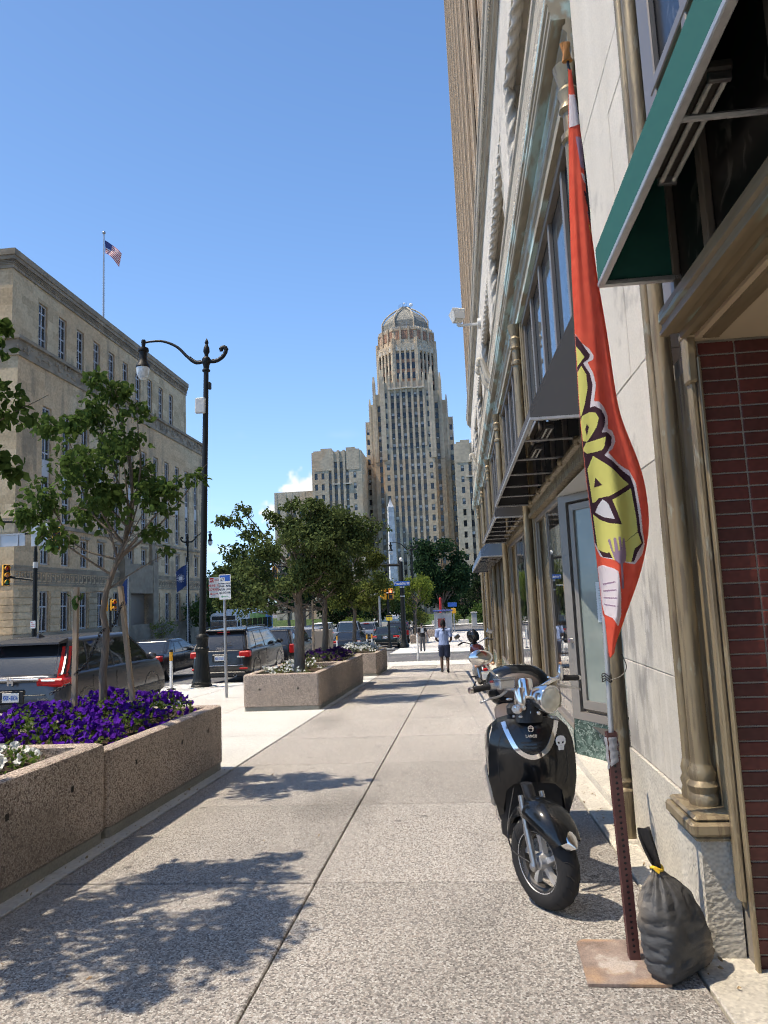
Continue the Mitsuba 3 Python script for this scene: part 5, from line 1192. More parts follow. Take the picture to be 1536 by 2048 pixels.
def wheel(parent, M, R, wt, rim, nsp, paint='m_alloy', groove=True):
    t = []
    for a in np.linspace(-2.35, 2.35, 19): t.append((R - wt / 2 + wt / 2 * math.cos(a), wt / 2 * math.sin(a) * 1.02))
    T_ = MB().lathe(t, (0, 0, 0), 56, (0, 1, 0)).xf(M); k = out('wheel', T_, 'm_rubber', parent, smooth=40)
    r = MB().lathe([(rim + .012, wt * .40), (rim + .012, wt * .46), (rim - .006, wt * .44), (rim - .014, wt * .34), (rim - .006, wt * .30), (rim - .004, -wt * .30), (rim - .006, -wt * .44), (rim + .012, -wt * .46), (rim + .012, -wt * .40)], (0, 0, 0), 48, (0, 1, 0)).xf(M)
    out('rim', r, paint, k, smooth=40)
    out('barrel', MB().lathe([(rim - .010, wt * .33), (rim - .026, wt * .2), (rim - .026, -wt * .2), (rim - .010, -wt * .33)], (0, 0, 0), 40, (0, 1, 0)).xf(M), 'm_dark_frame', k, smooth=40)
    if groove: out('brake_disc', MB().lathe([(.06, -.062), (.105, -.062), (.105, -.067), (.06, -.067)], (0, 0, 0), 30, (0, 1, 0)).xf(M), 'm_dark_frame', k, smooth=30)
    for s in range(nsp):
        a = 2 * np.pi * s / nsp + .35; ca, sa = math.cos(a), math.sin(a); q = []
        for (rr, w, tw) in ((.035, .017, -.10), (rim * .5, .0125, .0), (rim - .018, .016, .12)):
            c = np.array([rr * math.cos(a + tw), 0, rr * math.sin(a + tw)]); tt = np.array([-math.sin(a + tw), 0, math.cos(a + tw)])
            q.append([c + tt * w + [0, .016, 0], c + tt * w * 1.1 - [0, .016, 0], c - tt * w * 1.1 - [0, .016, 0], c - tt * w + [0, .016, 0]])
        out('spoke', MB().loft(q, True).xf(M), paint, k, smooth=20)
    out('hub', MB().lathe([(.0, .072), (.020, .072), (.022, .055), (.040, .05), (.044, .02), (.044, -.02), (.040, -.05), (.02, -.06), (0, -.06)], (0, 0, 0), 24, (0, 1, 0)).xf(M), paint, k, smooth=35)
    if groove:
        gr = MB()
        for s in range(22):
            for sd in (1, -1):
                a = 2 * np.pi * s / 22 + (.14 if sd > 0 else 0); q = []
                for (b, da) in ((.15, 0.0), (.55, .10), (.95, .13)):
                    rr = R - wt / 2 + (wt / 2 + .0006) * math.cos(b); q.append((rr * math.cos(a + da), sd * (wt / 2 + .0006) * math.sin(b) * 1.02, rr * math.sin(a + da)))
                gr.tube(bez(q, 7), .0032, 4)
        out('tread_groove', gr.xf(M), 'm_black', k, smooth=False); labels[k + '__tread_groove'] = {'kind': 'stuff'}
    return k
MW = mat4(RW, (SX, SY, SZ + WR))
wheel(sc_, MW, WR, .118, .163, 5)
bd_ = lambda v, u, w: np.array([SX + v, SY + u, SZ + w])
from scipy.interpolate import CubicSpline
_shield_curve = CubicSpline([.25, .40, .55, .70, .85, .96], [.49, .37, .30, .275, .29, .355])
def on_shield(v, w):
    """depth of the front shield's outer face"""
    w0 = _shield_curve(np.asarray(w, float))
    return w0 + 1.15 * np.abs(v) ** 2.2 * 1.6
hw_ = [(.27, .05), (.28, .12), (.31, .175), (.38, .215), (.48, .245), (.60, .262), (.72, .262), (.82, .250), (.89, .228), (.925, .195), (.945, .13), (.952, 0)]
outl = Polygon([(b, a) for a, b in hw_] + [(-b, a) for a, b in hw_[::-1]])
arch = Polygon([(-.185, .2), (-.182, .42), (-.165, .53), (-.12, .575), (0, .59), (.12, .575), (.165, .53), (.182, .42), (.185, .2)])
def shell(poly, fn, th, off=0.0, step=.026):
    poly = poly.buffer(.008).buffer(-.016).buffer(.008) if off == 0 else poly
    mb = MB()
    for q in getattr(poly, 'geoms', [poly]):
        v, f = trimesh.creation.triangulate_polygon(q, engine='earcut'); v3, f3 = trimesh.remesh.subdivide_to_size(np.c_[v, v[:, 0] * 0], f, step, max_iter=14)
        u = fn(v3[:, 0], v3[:, 1]); fr = np.c_[v3[:, 0], u - off, v3[:, 1]]; bk2 = np.c_[v3[:, 0] * .97, u + th, v3[:, 1]]
        m_ = trimesh.Trimesh(v3, f3, process=False); e = m_.edges_sorted; uq, ix, ct = np.unique(e, axis=0, return_index=True, return_counts=True); be = m_.edges[ix[ct == 1]]; n = len(v3)
        nrm = np.cross(fr[f3[0, 1]] - fr[f3[0, 0]], fr[f3[0, 2]] - fr[f3[0, 0]]); f3 = f3 if nrm[1] < 0 else f3[:, ::-1]
        mb.add(np.vstack([fr, bk2]), np.vstack([f3, f3[:, ::-1] + n, np.c_[be[:, 0], be[:, 1], be[:, 1] + n], np.c_[be[:, 0], be[:, 1] + n, be[:, 0] + n]]))
    return mb
M_S = S0
sh = out('front_shield', shell(outl.difference(arch), on_shield, .16).xf(M_S), 'm_scooter_paint', sc_, smooth=45)
vtr = LineString(bez([(-.165, .945), (-.135, .86), (-.085, .775), (0, .735), (.085, .775), (.135, .86), (.165, .945)], 40)).buffer(.0135)
out('chrome_trim', shell(vtr.intersection(outl.buffer(-.004)), on_shield, .004, .008, .02).xf(M_S), 'm_chrome', sh, smooth=40)
for k_ in range(3):
    w_ = .818 - .021 * k_; a_ = .06 - .010 * k_
    out('vent', shell(LineString([(-a_, w_), (a_, w_)]).buffer(.0048), on_shield, .003, .0025, .02).xf(M_S), 'm_black', sh, smooth=False)
for sd in (-1, 1):
    sm_ = LineString(bez([(sd * .120, .935), (sd * .185, .84), (sd * .205, .70), (sd * .20, .60), (sd * .175, .555)], 30)).buffer(.0016)
    out('panel_seam', shell(sm_, on_shield, .002, .0012, .02).xf(M_S), 'm_rubber', sh, smooth=False)
def lettering(txt, h, at, M3, depth=.002, bold=True):
    t = meshkit.text_mesh(txt, h, depth, bold); v = t.vertices.copy(); v[:, 0] -= (v[:, 0].min() + v[:, 0].max()) / 2
    return MB().add(v, t.faces).xf(M3)
Mface = lambda v, w, lift=.004: mat4(np.array([[1, 0, 0], [0, 0, -1], [0, 1, 0.]]), bd_(v, float(on_shield(np.array(v), np.array(w))) - lift, w))
out('lettering', lettering('LANCE', .015, None, Mface(0, .848)), 'm_chrome', sh, smooth=False)
em = Polygon([(-.017, .008), (-.012, .018), (0, .022), (.012, .018), (.017, .008), (.014, -.010), (0, -.020), (-.014, -.010)])
out('emblem', MB().prism(em.difference(em.buffer(-.0042)), .003, Mface(0, .892)).prism(LineString([(-.014, .008), (0, .012), (.014, .008)]).buffer(.002), .003, Mface(0, .888)), 'm_chrome', sh, smooth=False)
sk = Polygon([(-.030, .028), (-.020, .044), (0, .049), (.020, .044), (.030, .028), (.028, .004), (.017, -.008), (.015, -.030), (-.015, -.030), (-.017, -.008), (-.028, .004)]).buffer(.003)
for e_ in (Polygon([(-.022, .008), (-.006, .002), (-.007, .014), (-.020, .019)]), Polygon([(.022, .008), (.006, .002), (.007, .014), (.020, .019)]), Polygon([(0, .0), (.004, -.009), (-.004, -.009)]), sbox(-.0085, -.032, -.0068, -.016), sbox(-.001, -.032, .001, -.016), sbox(.0068, -.032, .0085, -.016)): sk = sk.difference(e_)
Mk = mat4(rz(.42) @ np.array([[1, 0, 0], [0, 0, -1], [0, 1, 0.]]), bd_(.172, float(on_shield(np.array(.172), np.array(.80))) - .007, .80))
out('skull_sticker', MB().prism(sk, .0035, Mk), 'm_white', sh, smooth=False)
# inner cavity behind the wheel, body, floor, seat
out('inner_cavity', MB().cbox(-.20, .20, .42, .60, .22, .62, .03, M_S), 'm_black', sc_)
out('stem_cover', MB().loft([[[SX + .085 * math.cos(a), SY + .36 + .03 * s_ + .07 * math.sin(a), SZ + .93 + .12 * s_] for a in np.linspace(0, 2 * np.pi, 17)[:-1]] for s_ in (0, .5, 1.0)], True), 'm_black', sc_, smooth=50)
bod = []
for (u, hw, z0, z1) in ((.46, .23, .24, .86), (.62, .23, .22, .55), (.80, .21, .20, .34), (.98, .22, .20, .42), (1.08, .235, .22, .66), (1.25, .255, .28, .74), (1.5, .25, .36, .76), (1.75, .18, .48, .74), (1.86, .08, .58, .70)):
    q = []
    for k in range(24):
        a = 2 * np.pi * k / 24; c_, s_ = math.cos(a), math.sin(a); q.append(bd_(hw * abs(c_) ** .6 * np.sign(c_), u, (z0 + z1) / 2 + (z1 - z0) / 2 * abs(s_) ** .6 * np.sign(s_)))
    bod.append(q)
out('body', MB().loft(bod, True, True), 'm_scooter_paint', sc_, smooth=50)
st_ = []
for (u, hw, z) in ((1.0, .10, .74), (1.05, .14, .79), (1.25, .17, .815), (1.5, .165, .835), (1.72, .13, .84), (1.78, .08, .82)):
    st_.append([bd_(hw * math.cos(a), u, z + .045 * math.sin(a)) for a in np.linspace(0, 2 * np.pi, 21)[:-1]])
out('seat', MB().loft(st_, True, True), 'm_brown_pad', sc_, smooth=50)
tb_ = []
for (u, hw, z0, z1) in ((1.52, .18, .87, 1.06), (1.545, .225, .84, 1.11), (1.60, .245, .825, 1.145), (1.72, .247, .82, 1.15), (1.84, .225, .83, 1.11), (1.87, .18, .86, 1.06)):
    tb_.append([bd_(.035 + hw * abs(math.cos(a)) ** .75 * np.sign(math.cos(a)), u, (z0 + z1) / 2 + (z1 - z0) / 2 * abs(math.sin(a)) ** .8 * np.sign(math.sin(a))) for a in np.linspace(0, 2 * np.pi, 29)[:-1]])
tk = out('top_box', MB().loft(tb_, True, True), 'm_scooter_paint', sc_, smooth=50)
out('backrest_pad', MB().ball(bd_(.03, 1.515, 1.0), (.17, .05, .10), 20, 12), 'm_brown_pad', tk, smooth=60)
out('rack', MB().tube([bd_(-.12, 1.4, .80), bd_(-.13, 1.6, .87), bd_(-.1, 1.8, .87)], .011, 8).tube([bd_(.12, 1.4, .80), bd_(.13, 1.6, .87), bd_(.1, 1.8, .87)], .011, 8), 'm_chrome', sc_, smooth=50)
wheel(sc_, mat4(np.array([[0, 1, 0], [-1, 0, 0], [0, 0, 1.]]).T @ np.eye(3), (SX, SY + 1.33, SZ + .235)), .235, .11, .158, 5, groove=False)
out('exhaust', MB().cyl(bd_(-.19, 1.1, .27), bd_(-.21, 1.65, .36), .05, .055, 16), 'm_steel', sc_, smooth=40)
# front mudguard, turned with the wheel
fn_ = []
for a in np.linspace(math.radians(34), math.radians(152), 22):
    t_ = (a - math.radians(34)) / math.radians(118); rr = WR + .040 + .045 * math.sin(math.pi * t_); wd = .100 * (.55 + .6 * math.sin(math.pi * min(1, t_ * 1.25 + .12)) ** .6); dp = .075 * (.45 + .8 * math.sin(math.pi * min(1, t_ + .1)))
    q = []
    for b in np.linspace(-1.75, 1.75, 17): q.append([(rr - dp + dp * max(math.cos(b), -.15)) * math.cos(a), wd * math.sin(b), (rr - dp + dp * max(math.cos(b), -.15)) * math.sin(a)])
    fn_.append(q)
fd = out('front_mudguard', MB().grid(np.array(fn_)).xf(MW), 'm_scooter_paint', sc_, smooth=60)
tipm = []
for a in np.linspace(math.radians(26), math.radians(44), 7):
    rr = WR + .046; q = []
    for b in np.linspace(-1.5, 1.5, 11): w_ = .056 * math.sin(math.pi * (.12 + .55 * (math.degrees(a) - 26) / 18)); q.append([(rr - .05 + .055 * max(math.cos(b), -.1)) * math.cos(a), w_ * math.sin(b), (rr - .05 + .055 * max(math.cos(b), -.1)) * math.sin(a)])
    tipm.append(q)
out('chrome_tip', MB().grid(np.array(tipm)).xf(MW), 'm_chrome', fd, smooth=60)
out('mudguard_neck', MB().loft([[(MW @ [-.06 - .05 * s_ + .034 * math.cos(a), .034 * math.sin(a), WR + .02 + .12 * s_, 1])[:3] for a in np.linspace(0, 2 * np.pi, 19)[:-1]] for s_ in (0, .5, 1)], True), 'm_black', fd, smooth=50)
for sd in (1, -1):
    out('fork_leg', MB().tube([(MW @ [.015, sd * .082, .0, 1])[:3], (MW @ [-.035, sd * .080, .17, 1])[:3]], .019, 14).tube([(MW @ [-.035, sd * .080, .17, 1])[:3], (MW @ [-.075, sd * .075, .34, 1])[:3]], .015, 12).ball((MW @ [.01, sd * .082, -.01, 1])[:3], (.024, .024, .03), 10, 8), 'm_steel', sc_, smooth=50)
out('brake_cable', MB().tube(bez([bd_(-.12, .33, .55), (MW @ [-.16, .11, .16, 1])[:3], (MW @ [-.12, .12, .05, 1])[:3], (MW @ [.0, .10, .01, 1])[:3]], 24), .0045, 6), 'm_black', sc_, smooth=50)
# headlight, bars, controls
HC = bd_(0, .33, 1.075) + f2 * .12 + np.array([.05, 0, 0]); hd = f2 * .97 + np.array([0, 0, -.06])
hb = out('headlight', MB().lathe([(0, -.16), (.035, -.155), (.062, -.11), (.078, -.05), (.083, -.01), (.085, .004), (.080, .012), (.074, .010)], HC, 32, hd), 'm_chrome', sc_, smooth=45)
out('lens', MB().lathe([(.0745, .008), (.06, .017), (.035, .024), (.001, .027)], HC, 32, hd), 'm_lens_cream', hb, smooth=60)
bc = bd_(0, .35, 1.10)
bar = bez([bc + n2 * .40 + [0, .0, .055], bc + n2 * .24 + [0, 0, .065], bc + n2 * .10 + [0, .02, .02], bc + [0, .02, 0], bc - n2 * .10 + [0, .02, .02], bc - n2 * .24 + [0, 0, .065], bc - n2 * .40 + [0, 0, .055]], 40)
hbk = out('handlebar', MB().tube(bar, .0125, 12), 'm_chrome', sc_, smooth=50)
for sd in (1, -1):
    e = bc + sd * n2 * .415 + [0, 0, .055]; i_ = bc + sd * n2 * .29 + [0, 0, .064]
    out('grip', MB().tube([i_, i_ * .5 + e * .5, e], [.0185, .0175, .0185], 14), 'm_rubber', hbk, smooth=50)
    out('grip_end', MB().tube([e, e + sd * n2 * .018], [.0185, .0165], 14), 'm_chrome', hbk, smooth=40)
    lv = bez([bc + sd * n2 * .20 + f2 * .045 + [0, 0, .035], bc + sd * n2 * .27 + f2 * .075 + [0, 0, .015], bc + sd * n2 * .34 + f2 * .07 + [0, 0, .005], bc + sd * n2 * .385 + f2 * .045 + [0, 0, -.012]], 18)
    out('brake_lever', MB().tube(lv, np.linspace(.009, .0055, 18), 8).ball(lv[-1], .009, 8, 6), 'm_aluminium' if sd < 0 else 'm_steel', hbk, smooth=50)
    sg = bd_(0, .36, 1.02) + sd * n2 * .13 + f2 * .05
    s_k = out('turn_signal', MB().ball(sg, (.036, .028, .027), 16, 10, RW), 'm_clear_lens', sc_, smooth=60)
    out('bulb', MB().ball(sg + f2 * .034, (.010, .010, .012), 8, 6), 'm_amber', s_k, smooth=60)
    out('stalk', MB().tube([sg - sd * n2 * .03, bd_(0, .37, 1.02) + sd * n2 * .04], .013, 8), 'm_chrome', s_k, smooth=50)
mcy = mat4(RW, bc + n2 * .19 + f2 * .02 + [0, 0, .075])
out('brake_reservoir', MB().cbox(-.034, .034, -.056, .058, -.03, .026, .008, mcy).cbox(-.037, .037, -.058, .06, .024, .032, .005, mcy), 'm_aluminium', hbk)
out('switch_housing', MB().tube([bc + n2 * .245 + [0, 0, .066], bc + n2 * .292 + [0, 0, .064]], .024, 14), 'm_aluminium', hbk, smooth=40)
out('kill_switch', MB().cbox(-.008, .008, -.011, .011, 0, .012, .003, mat4(RW, bc + n2 * .268 + [0, 0, .086])), 'm_red_lens', hbk)
out('instrument_pod', MB().lathe([(.0, .05), (.042, .05), (.046, .04), (.046, -.05), (.03, -.07), (0, -.07)], bc + f2 * .02 + n2 * .03 + [0, 0, .035], 20, (0, .35, 1)), 'm_chrome', sc_, smooth=40)
out('instrument_pod', MB().lathe([(.0, .04), (.030, .04), (.034, .03), (.034, -.05), (.02, -.07), (0, -.07)], bc + f2 * .03 + n2 * .085 + [0, 0, .0], 18, (0, .2, 1)), 'm_chrome', sc_, smooth=40)
cb = MB(); rq = random.Random(9)
for q in range(7):
    s_ = bc + n2 * rq.uniform(-.12, .14) + f2 * rq.uniform(.0, .05) + [0, 0, rq.uniform(-.02, .04)]; e = bd_(rq.uniform(-.11, .11), .40, .95)
    cb.tube(bez([s_, s_ * .6 + e * .4 + f2 * .06 + np.array([0, 0, rq.uniform(-.02, .03)]), s_ * .3 + e * .7 + f2 * .04, e], 16), .0045, 6)
out('cables', cb, 'm_black', sc_, smooth=50)
jk = MB()
for q in range(26): jk.ball(bc + n2 * rq.uniform(-.15, .14) + f2 * rq.uniform(-.03, .06) + np.array([0, 0, rq.uniform(-.13, -.02)]), (rq.uniform(.008, .022), rq.uniform(.008, .02), rq.uniform(.008, .02)), 8, 6)
out('bracket_fittings', jk, 'm_chrome', sc_, smooth=50); labels[sc_ + '__bracket_fittings'] = {'kind': 'stuff'}
out('headset_block', MB().cbox(-.13, .13, .36, .46, .955, 1.03, .02, M_S), 'm_black', sc_)
for sd, e, r3 in ((1, bc + n2 * .30 + [-.03, .0, .235], (.075, .022, .048)), (-1, bc - n2 * .25 + [.02, -.0, .10], (.02, .045, .05))):
    s_ = bc + sd * n2 * .17 + [0, 0, .08]
    mk = out('mirror', MB().ball(e, r3, 20, 12, rz(.2 * sd)), 'm_chrome', sc_, smooth=60)
    out('stem', MB().tube(bez([s_, s_ * .55 + e * .45 + np.array([0, 0, -.02]), e + np.array([0, 0, -.012])], 14), .006, 8), 'm_chrome', mk, smooth=50)
out('side_stand', MB().tube([bd_(.14, .95, .22), bd_(.24, .85, .01), bd_(.25, .80, .006)], .011, 8), 'm_black', sc_, smooth=40)
# ================= street lamps, signs, signals =================
mat('m_iron', (.010, .012, .012), .5, spec=.3)
mat('m_lamp_glass', (.55, .60, .62), .08, spec=.8, coat=1.)
def street_lamp(x, y, H, label, side=-1, box=False, lean=(0, 0)):
    z0 = g(y); t = thing('street_lamp', label, 'street lamp', 'ornate black street lamps'); sx = side
    M = np.eye(4); M[:3, 3] = (x, y, z0); M[0, 2], M[1, 2] = lean
    b = MB(); n = 32
    pr = [(.30, -.1), (.30, .07), (.27, .10), (.28, .16), (.25, .20), (.235, .30), (.175, .85), (.165, 1.0), (.19, 1.06), (.19, 1.12), (.155, 1.16), (.16, 1.38), (.19, 1.44), (.17, 1.50), (.115, 1.54)]
    a = np.arange(n) * 2 * np.pi / n
    b.loft([[[(q * (1 + (.035 * math.cos(k * np.pi) if .18 < zz < 1.4 else 0))) * math.cos(t_), (q * (1 + (.035 * math.cos(k * np.pi) if .18 < zz < 1.4 else 0))) * math.sin(t_), zz] for k, t_ in enumerate(a)] for q, zz in pr], True)
    out('base', b.xf(M), 'm_iron', t, smooth=35)
    out('pole', MB().lathe([(.105, 1.5), (.098, 3), (.075, H - .5), (.075, H - .42), (.12, H - .40), (.12, H - .36), (.08, H - .33), (.10, H - .2), (.13, H - .14), (.13, H - .02), (.10, H + .03), (.06, H + .06), (.055, H + .12), (.10, H + .22), (.085, H + .34), (.04, H + .44), (.06, H + .50), (.035, H + .58), (.01, H + .64)], (0, 0, 0), 18).xf(M), 'm_iron', t, smooth=40)
    arm = bez([(sx * .10, 0, H - .10), (sx * .35, 0, H - .10), (sx * .62, 0, H + .12), (sx * .95, 0, H + .45), (sx * 1.4, 0, H + .66), (sx * 1.8, 0, H + .68), (sx * 2.02, 0, H + .66)], 30)
    am = MB().tube(arm, np.linspace(.055, .030, 30), 8)
    for q in range(7): am.ball(arm[2 + q] + np.array([0, 0, .03]), (.06, .05, .05), 6, 5)
    out('arm', am.xf(M), 'm_iron', t, smooth=50)
    sc2 = bez([(-sx * .10, 0, H - .10), (-sx * .32, 0, H - .10), (-sx * .52, 0, H + .02), (-sx * .62, 0, H + .20), (-sx * .56, 0, H + .30), (-sx * .47, 0, H + .27), (-sx * .47, 0, H + .2)], 24)
    sm = MB().tube(sc2, np.linspace(.06, .055, 24), 8)
    for q in range(0, 22, 2): sm.ball(sc2[q] + np.array([0, 0, .02]), (.075, .06, .06), 6, 5)
    out('scroll', sm.xf(M), 'm_iron', t, smooth=50)
    lx = sx * 2.02; hd_ = H + .66
    L_ = out('lantern', MB().lathe([(.0, .10), (.06, .09), (.075, .02), (.055, -.08), (.05, -.14), (.15, -.17), (.165, -.22), (.165, -.27), (.12, -.30), (.115, -.52), (.14, -.62), (.20, -.72), (.215, -.78), (.20, -.80)], (lx, 0, hd_), 20).xf(M), 'm_iron', t, smooth=40)
    out('globe', MB().lathe([(.195, -.79), (.19, -.92), (.16, -1.05), (.10, -1.15), (.02, -1.19), (.0, -1.19)], (lx, 0, hd_), 20).xf(M), 'm_lamp_glass', L_, smooth=60)
    if box:
        out('control_box', MB().cbox(-.26, .04, -.22, -.10, H - 1.75, H - 1.28, .02).cbox(-.24, .02, -.10, -.06, H - 1.7, H - 1.35, .01).xf(M), 'm_offwhite', t)
        out('sensor', MB().cbox(.08, .16, -.08, .06, H - .98, H - .76, .02).xf(M), 'm_iron', t)
        out('footing', MB().lathe([(.42, -.12), (.42, .018), (.40, .03), (0, .03)], (0, 0, 0), 24).xf(mat4(None, (x + .04, y, z0))), 'm_concrete', t, smooth=30)
street_lamp(-7.55, 20.5, 9.85, 'tall black street lamp with curved arm and grey box, beside the parked black jeep-style SUV', -1, True, (.027, 0))
street_lamp(-23.2, 60, 9.3, 'black street lamp in front of the courthouse, arm towards the road', 1)
street_lamp(-4.4, 70, 8.6, 'black street lamp beyond the cross street, before the obelisk', -1)
# parking sign post
sp_ = thing('parking_sign', 'steel sign post with a red no-standing sign and a metered parking sign', 'sign')
px_, py_ = -5.68, 17.1; ps = MB().cyl((px_, py_, g(py_)), (px_ - .02, py_, .80), .035, n=12); out('post', ps, 'm_galv', sp_, smooth=50)
def signpanel(parent, c, w, h, rot, face, texts, edge='m_offwhite', name='sign_panel'):
    """texts: (string, x, y, cap height, material)"""
    Ms = mat4(rz(rot) @ np.array([[1, 0, 0], [0, 0, -1], [0, 1, 0.]]), c)
    r = min(w, h) * .1; pl = sbox(-w / 2 + r, -h / 2 + r, w / 2 - r, h / 2 - r).buffer(r)
    k = out(name, MB().prism(pl, .006, Ms), face, parent, smooth=False)
    for (s, x, y, ch, m_) in texts:
        if s == '<-': mb = MB().prism(unary_union([sbox(x - ch * 2, y - ch * .18, x + ch * 2, y + ch * .18), Polygon([(x - ch * 2.6, y), (x - ch * 1.5, y + ch * .6), (x - ch * 1.5, y - ch * .6)])]), .002, Ms @ mat4(None, (0, 0, .006)))
        elif s == '[]': mb = MB().prism(sbox(x, y, x + ch, y + m_[1]), .0015, Ms @ mat4(None, (0, 0, .006))); m_ = m_[0]
        else:
            tmm = meshkit.text_mesh(s, ch, .002, True); v = tmm.vertices.copy(); v[:, 0] += x - (v[:, 0].min() + v[:, 0].max()) / 2; v[:, 1] += y - ch / 2
            mb = MB().add(v, tmm.faces).xf(Ms @ mat4(None, (0, 0, .0078)))
        out('print', mb, m_, k, smooth=False)
mat('m_sign_red', (.52, .03, .03), .5); mat('m_sign_blue', (.02, .10, .42), .45); mat('m_sign_green', (.02, .25, .08), .5); mat('m_sign_face', (.68, .69, .68), .45); mat('m_sign_back', (.50, .52, .54), .4, metal=.3)
signpanel(sp_, (px_ - .25, py_ - .045, .50), .26, .50, .28, 'm_sign_face', [('[]', -.115, .12, .10, ('m_sign_red', .11)), ('NO', -.065, .175, .05, 'm_white'), ('STANDING', .055, .175, .028, 'm_sign_red'), ('HERE TO', 0, .04, .05, 'm_sign_red'), ('CORNER', 0, -.05, .05, 'm_sign_red'), ('<-', 0, -.16, .045, 'm_sign_red')])
signpanel(sp_, (px_ + .02, py_ - .055, .50), .31, .61, -.10, 'm_sign_face', [('[]', -.135, .23, .27, ('m_sign_blue', .055)), ('[]', .0, .14, .135, ('m_sign_blue', .09)), ('17', -.07, .18, .06, 'm_black'), ('METERED PARKING', 0, .085, .026, 'm_black'), ('8AM-5PM', 0, .02, .048, 'm_black'), ('MON-FRI', 0, -.06, .048, 'm_black'), ('$2.00 HR', 0, -.14, .048, 'm_black'), ('<-', 0, -.235, .04, 'm_sign_green')])
def delineator(x, y, label, h=1.0, top=True):
    t = thing('delineator_post', label, 'bollard', 'flexible white delineator posts'); z = g(y)
    zz = z - (.124 if 31.6 < y < 40 or x < -8.8 else 0)
    out('foot', MB().lathe([(.13, -.01), (.13, .02), (.06, .05), (0, .05)], (x, y, zz), 14), 'm_rubber', t, smooth=30)
    out('tube', MB().lathe([(.045, .03), (.045, h), (.02, h + .012), (0, h + .012)], (x, y, zz), 12), 'm_white', t, smooth=40)
    if top: out('band', MB().lathe([(.048, h - .27), (.048, h - .02)], (x, y, zz), 12), 'm_signal_yellow', t, smooth=40); out('cap', MB().lathe([(.049, h - .02), (.049, h + .04), (0, h + .05)], (x, y, zz), 12), 'm_black', t, smooth=40)
delineator(-8.25, 20.0, 'white post with a yellow band left of the near street lamp', 1.08)
delineator(-1.92, 31.9, 'plain white post standing at the crossing between the two walkers', 1.28, False)
delineator(-1.25, 41.5, 'plain white post behind the man in the pale blue shirt', 1.2, False)
delineator(-5.35, 41.0, 'white post with yellow top before the dark sedan, left of a pair', 1.1)
delineator(-5.10, 41.3, 'white post with yellow top before the dark sedan, right of a pair', 1.1)
delineator(-7.0, 40.6, 'white post with yellow band beside the grey utility cabinet', 1.1)
uc_ = thing('utility_cabinet', 'grey brown metal utility cabinet seen between the planter trees', 'cabinet')
out('case', MB().cbox(-5.75, -5.05, 27.6, 28.4, g(28), -1.02, .02), 'm_cabinet', uc_); mat('m_cabinet', (.24, .21, .175), .6)
out('door', MB().cbox(-5.71, -5.09, 27.57, 27.60, g(28) + .1, -1.08, .01), 'm_cabinet', uc_)
# --- traffic lights
def emit(c, p): return {'type': 'area', 'radiance': {'type': 'rgb', 'value': [v * p for v in c]}}
def signal(label, c, rot, secs=3, lit=None, group='yellow traffic signals', s=1.0, hand=False):
    t = thing('traffic_signal', label, 'traffic signal', group)
    M = mat4(rz(rot) * s, c); h = .34; n = secs
    out('housing', MB().cbox(-.16, .16, -.10, .12, -h * n / 2, h * n / 2, .02, M), 'm_signal_yellow', t)
    out('face', MB().box(-.145, .145, -.106, -.10, -h * n / 2 + .02, h * n / 2 - .02, M), 'm_black', t, smooth=False)
    for k in range(n):
        z = h * (n - 1) / 2 - h * k
        if hand:
            if k == 0:
                hd2 = MB().box(-.06, .05, -.112, -.107, z - .09, z + .02, M).box(-.09, -.06, -.112, -.107, z - .05, z + .03, M)
                for q in range(4): hd2.box(-.06 + .029 * q, -.04 + .029 * q, -.112, -.107, z + .025, z + .10 - .02 * (q in (0, 3)), M)
                kk = out('hand_symbol', hd2, 'm_red_lens', t, smooth=False); scene[kk]['emitter'] = emit((1, .10, .03), 3)
            out('visor', MB().box(-.15, .15, -.20, -.10, z + .135, z + .15, M).box(-.15, -.135, -.20, -.10, z - .13, z + .14, M).box(.135, .15, -.20, -.10, z - .13, z + .14, M), 'm_signal_yellow', t, smooth=False); continue
        ln_ = out('lens', MB().lathe([(.105, 0), (.08, .02), (.0, .03)], (0, -.106, z), 16, (0, -1, 0)).xf(M), ('m_red_lens', 'm_amber', 'm_lens_green')[k] if lit is None else ('m_lens_green' if k == lit else 'm_dark_frame'), t, smooth=50)
        if lit == k: scene[ln_]['emitter'] = emit((.02, 1, .55), 7)
        P = np.array([[[.115 * math.cos(a), -.10 - (.19 if e else 0) * (1 if math.sin(a) > -.3 else .4), z + .115 * math.sin(a)] for a in np.linspace(-.7, math.pi + .7, 15)] for e in (0, 1)])
        out('visor', MB().grid(P).xf(M), 'm_signal_yellow', t, smooth=40)
    return t
mat('m_lens_green', (.02, .25, .15), .15, spec=.8)
mp = thing('signal_mast', 'dark signal pole with a curved top arm before the near courthouse corner', 'pole')
X0, Y0 = -20.45, 33.0; zg = g(33) - .1
out('post', MB().lathe([(.20, 0), (.20, .25), (.12, .30), (.11, 3), (.09, 5.9)], (X0, Y0, zg), 14), 'm_iron', mp, smooth=40)
out('top_arm', MB().tube(bez([(X0, Y0, zg + 5.8), (X0 - .05, Y0, zg + 6.6), (X0 - .45, Y0, zg + 7.25), (X0 - 1.2, Y0, zg + 7.45), (X0 - 2.6, Y0, zg + 7.5)], 24), .07, 8), 'm_iron', mp, smooth=50)
out('side_arm', MB().tube([(X0, Y0, 1.72), (X0 - 1.5, Y0, 1.95)], .06, 8), 'm_iron', mp, smooth=50)
out('pole_band', MB().lathe([(.115, 0), (.115, .3)], (X0, Y0, 2.3), 12), 'm_offwhite', mp, smooth=50)
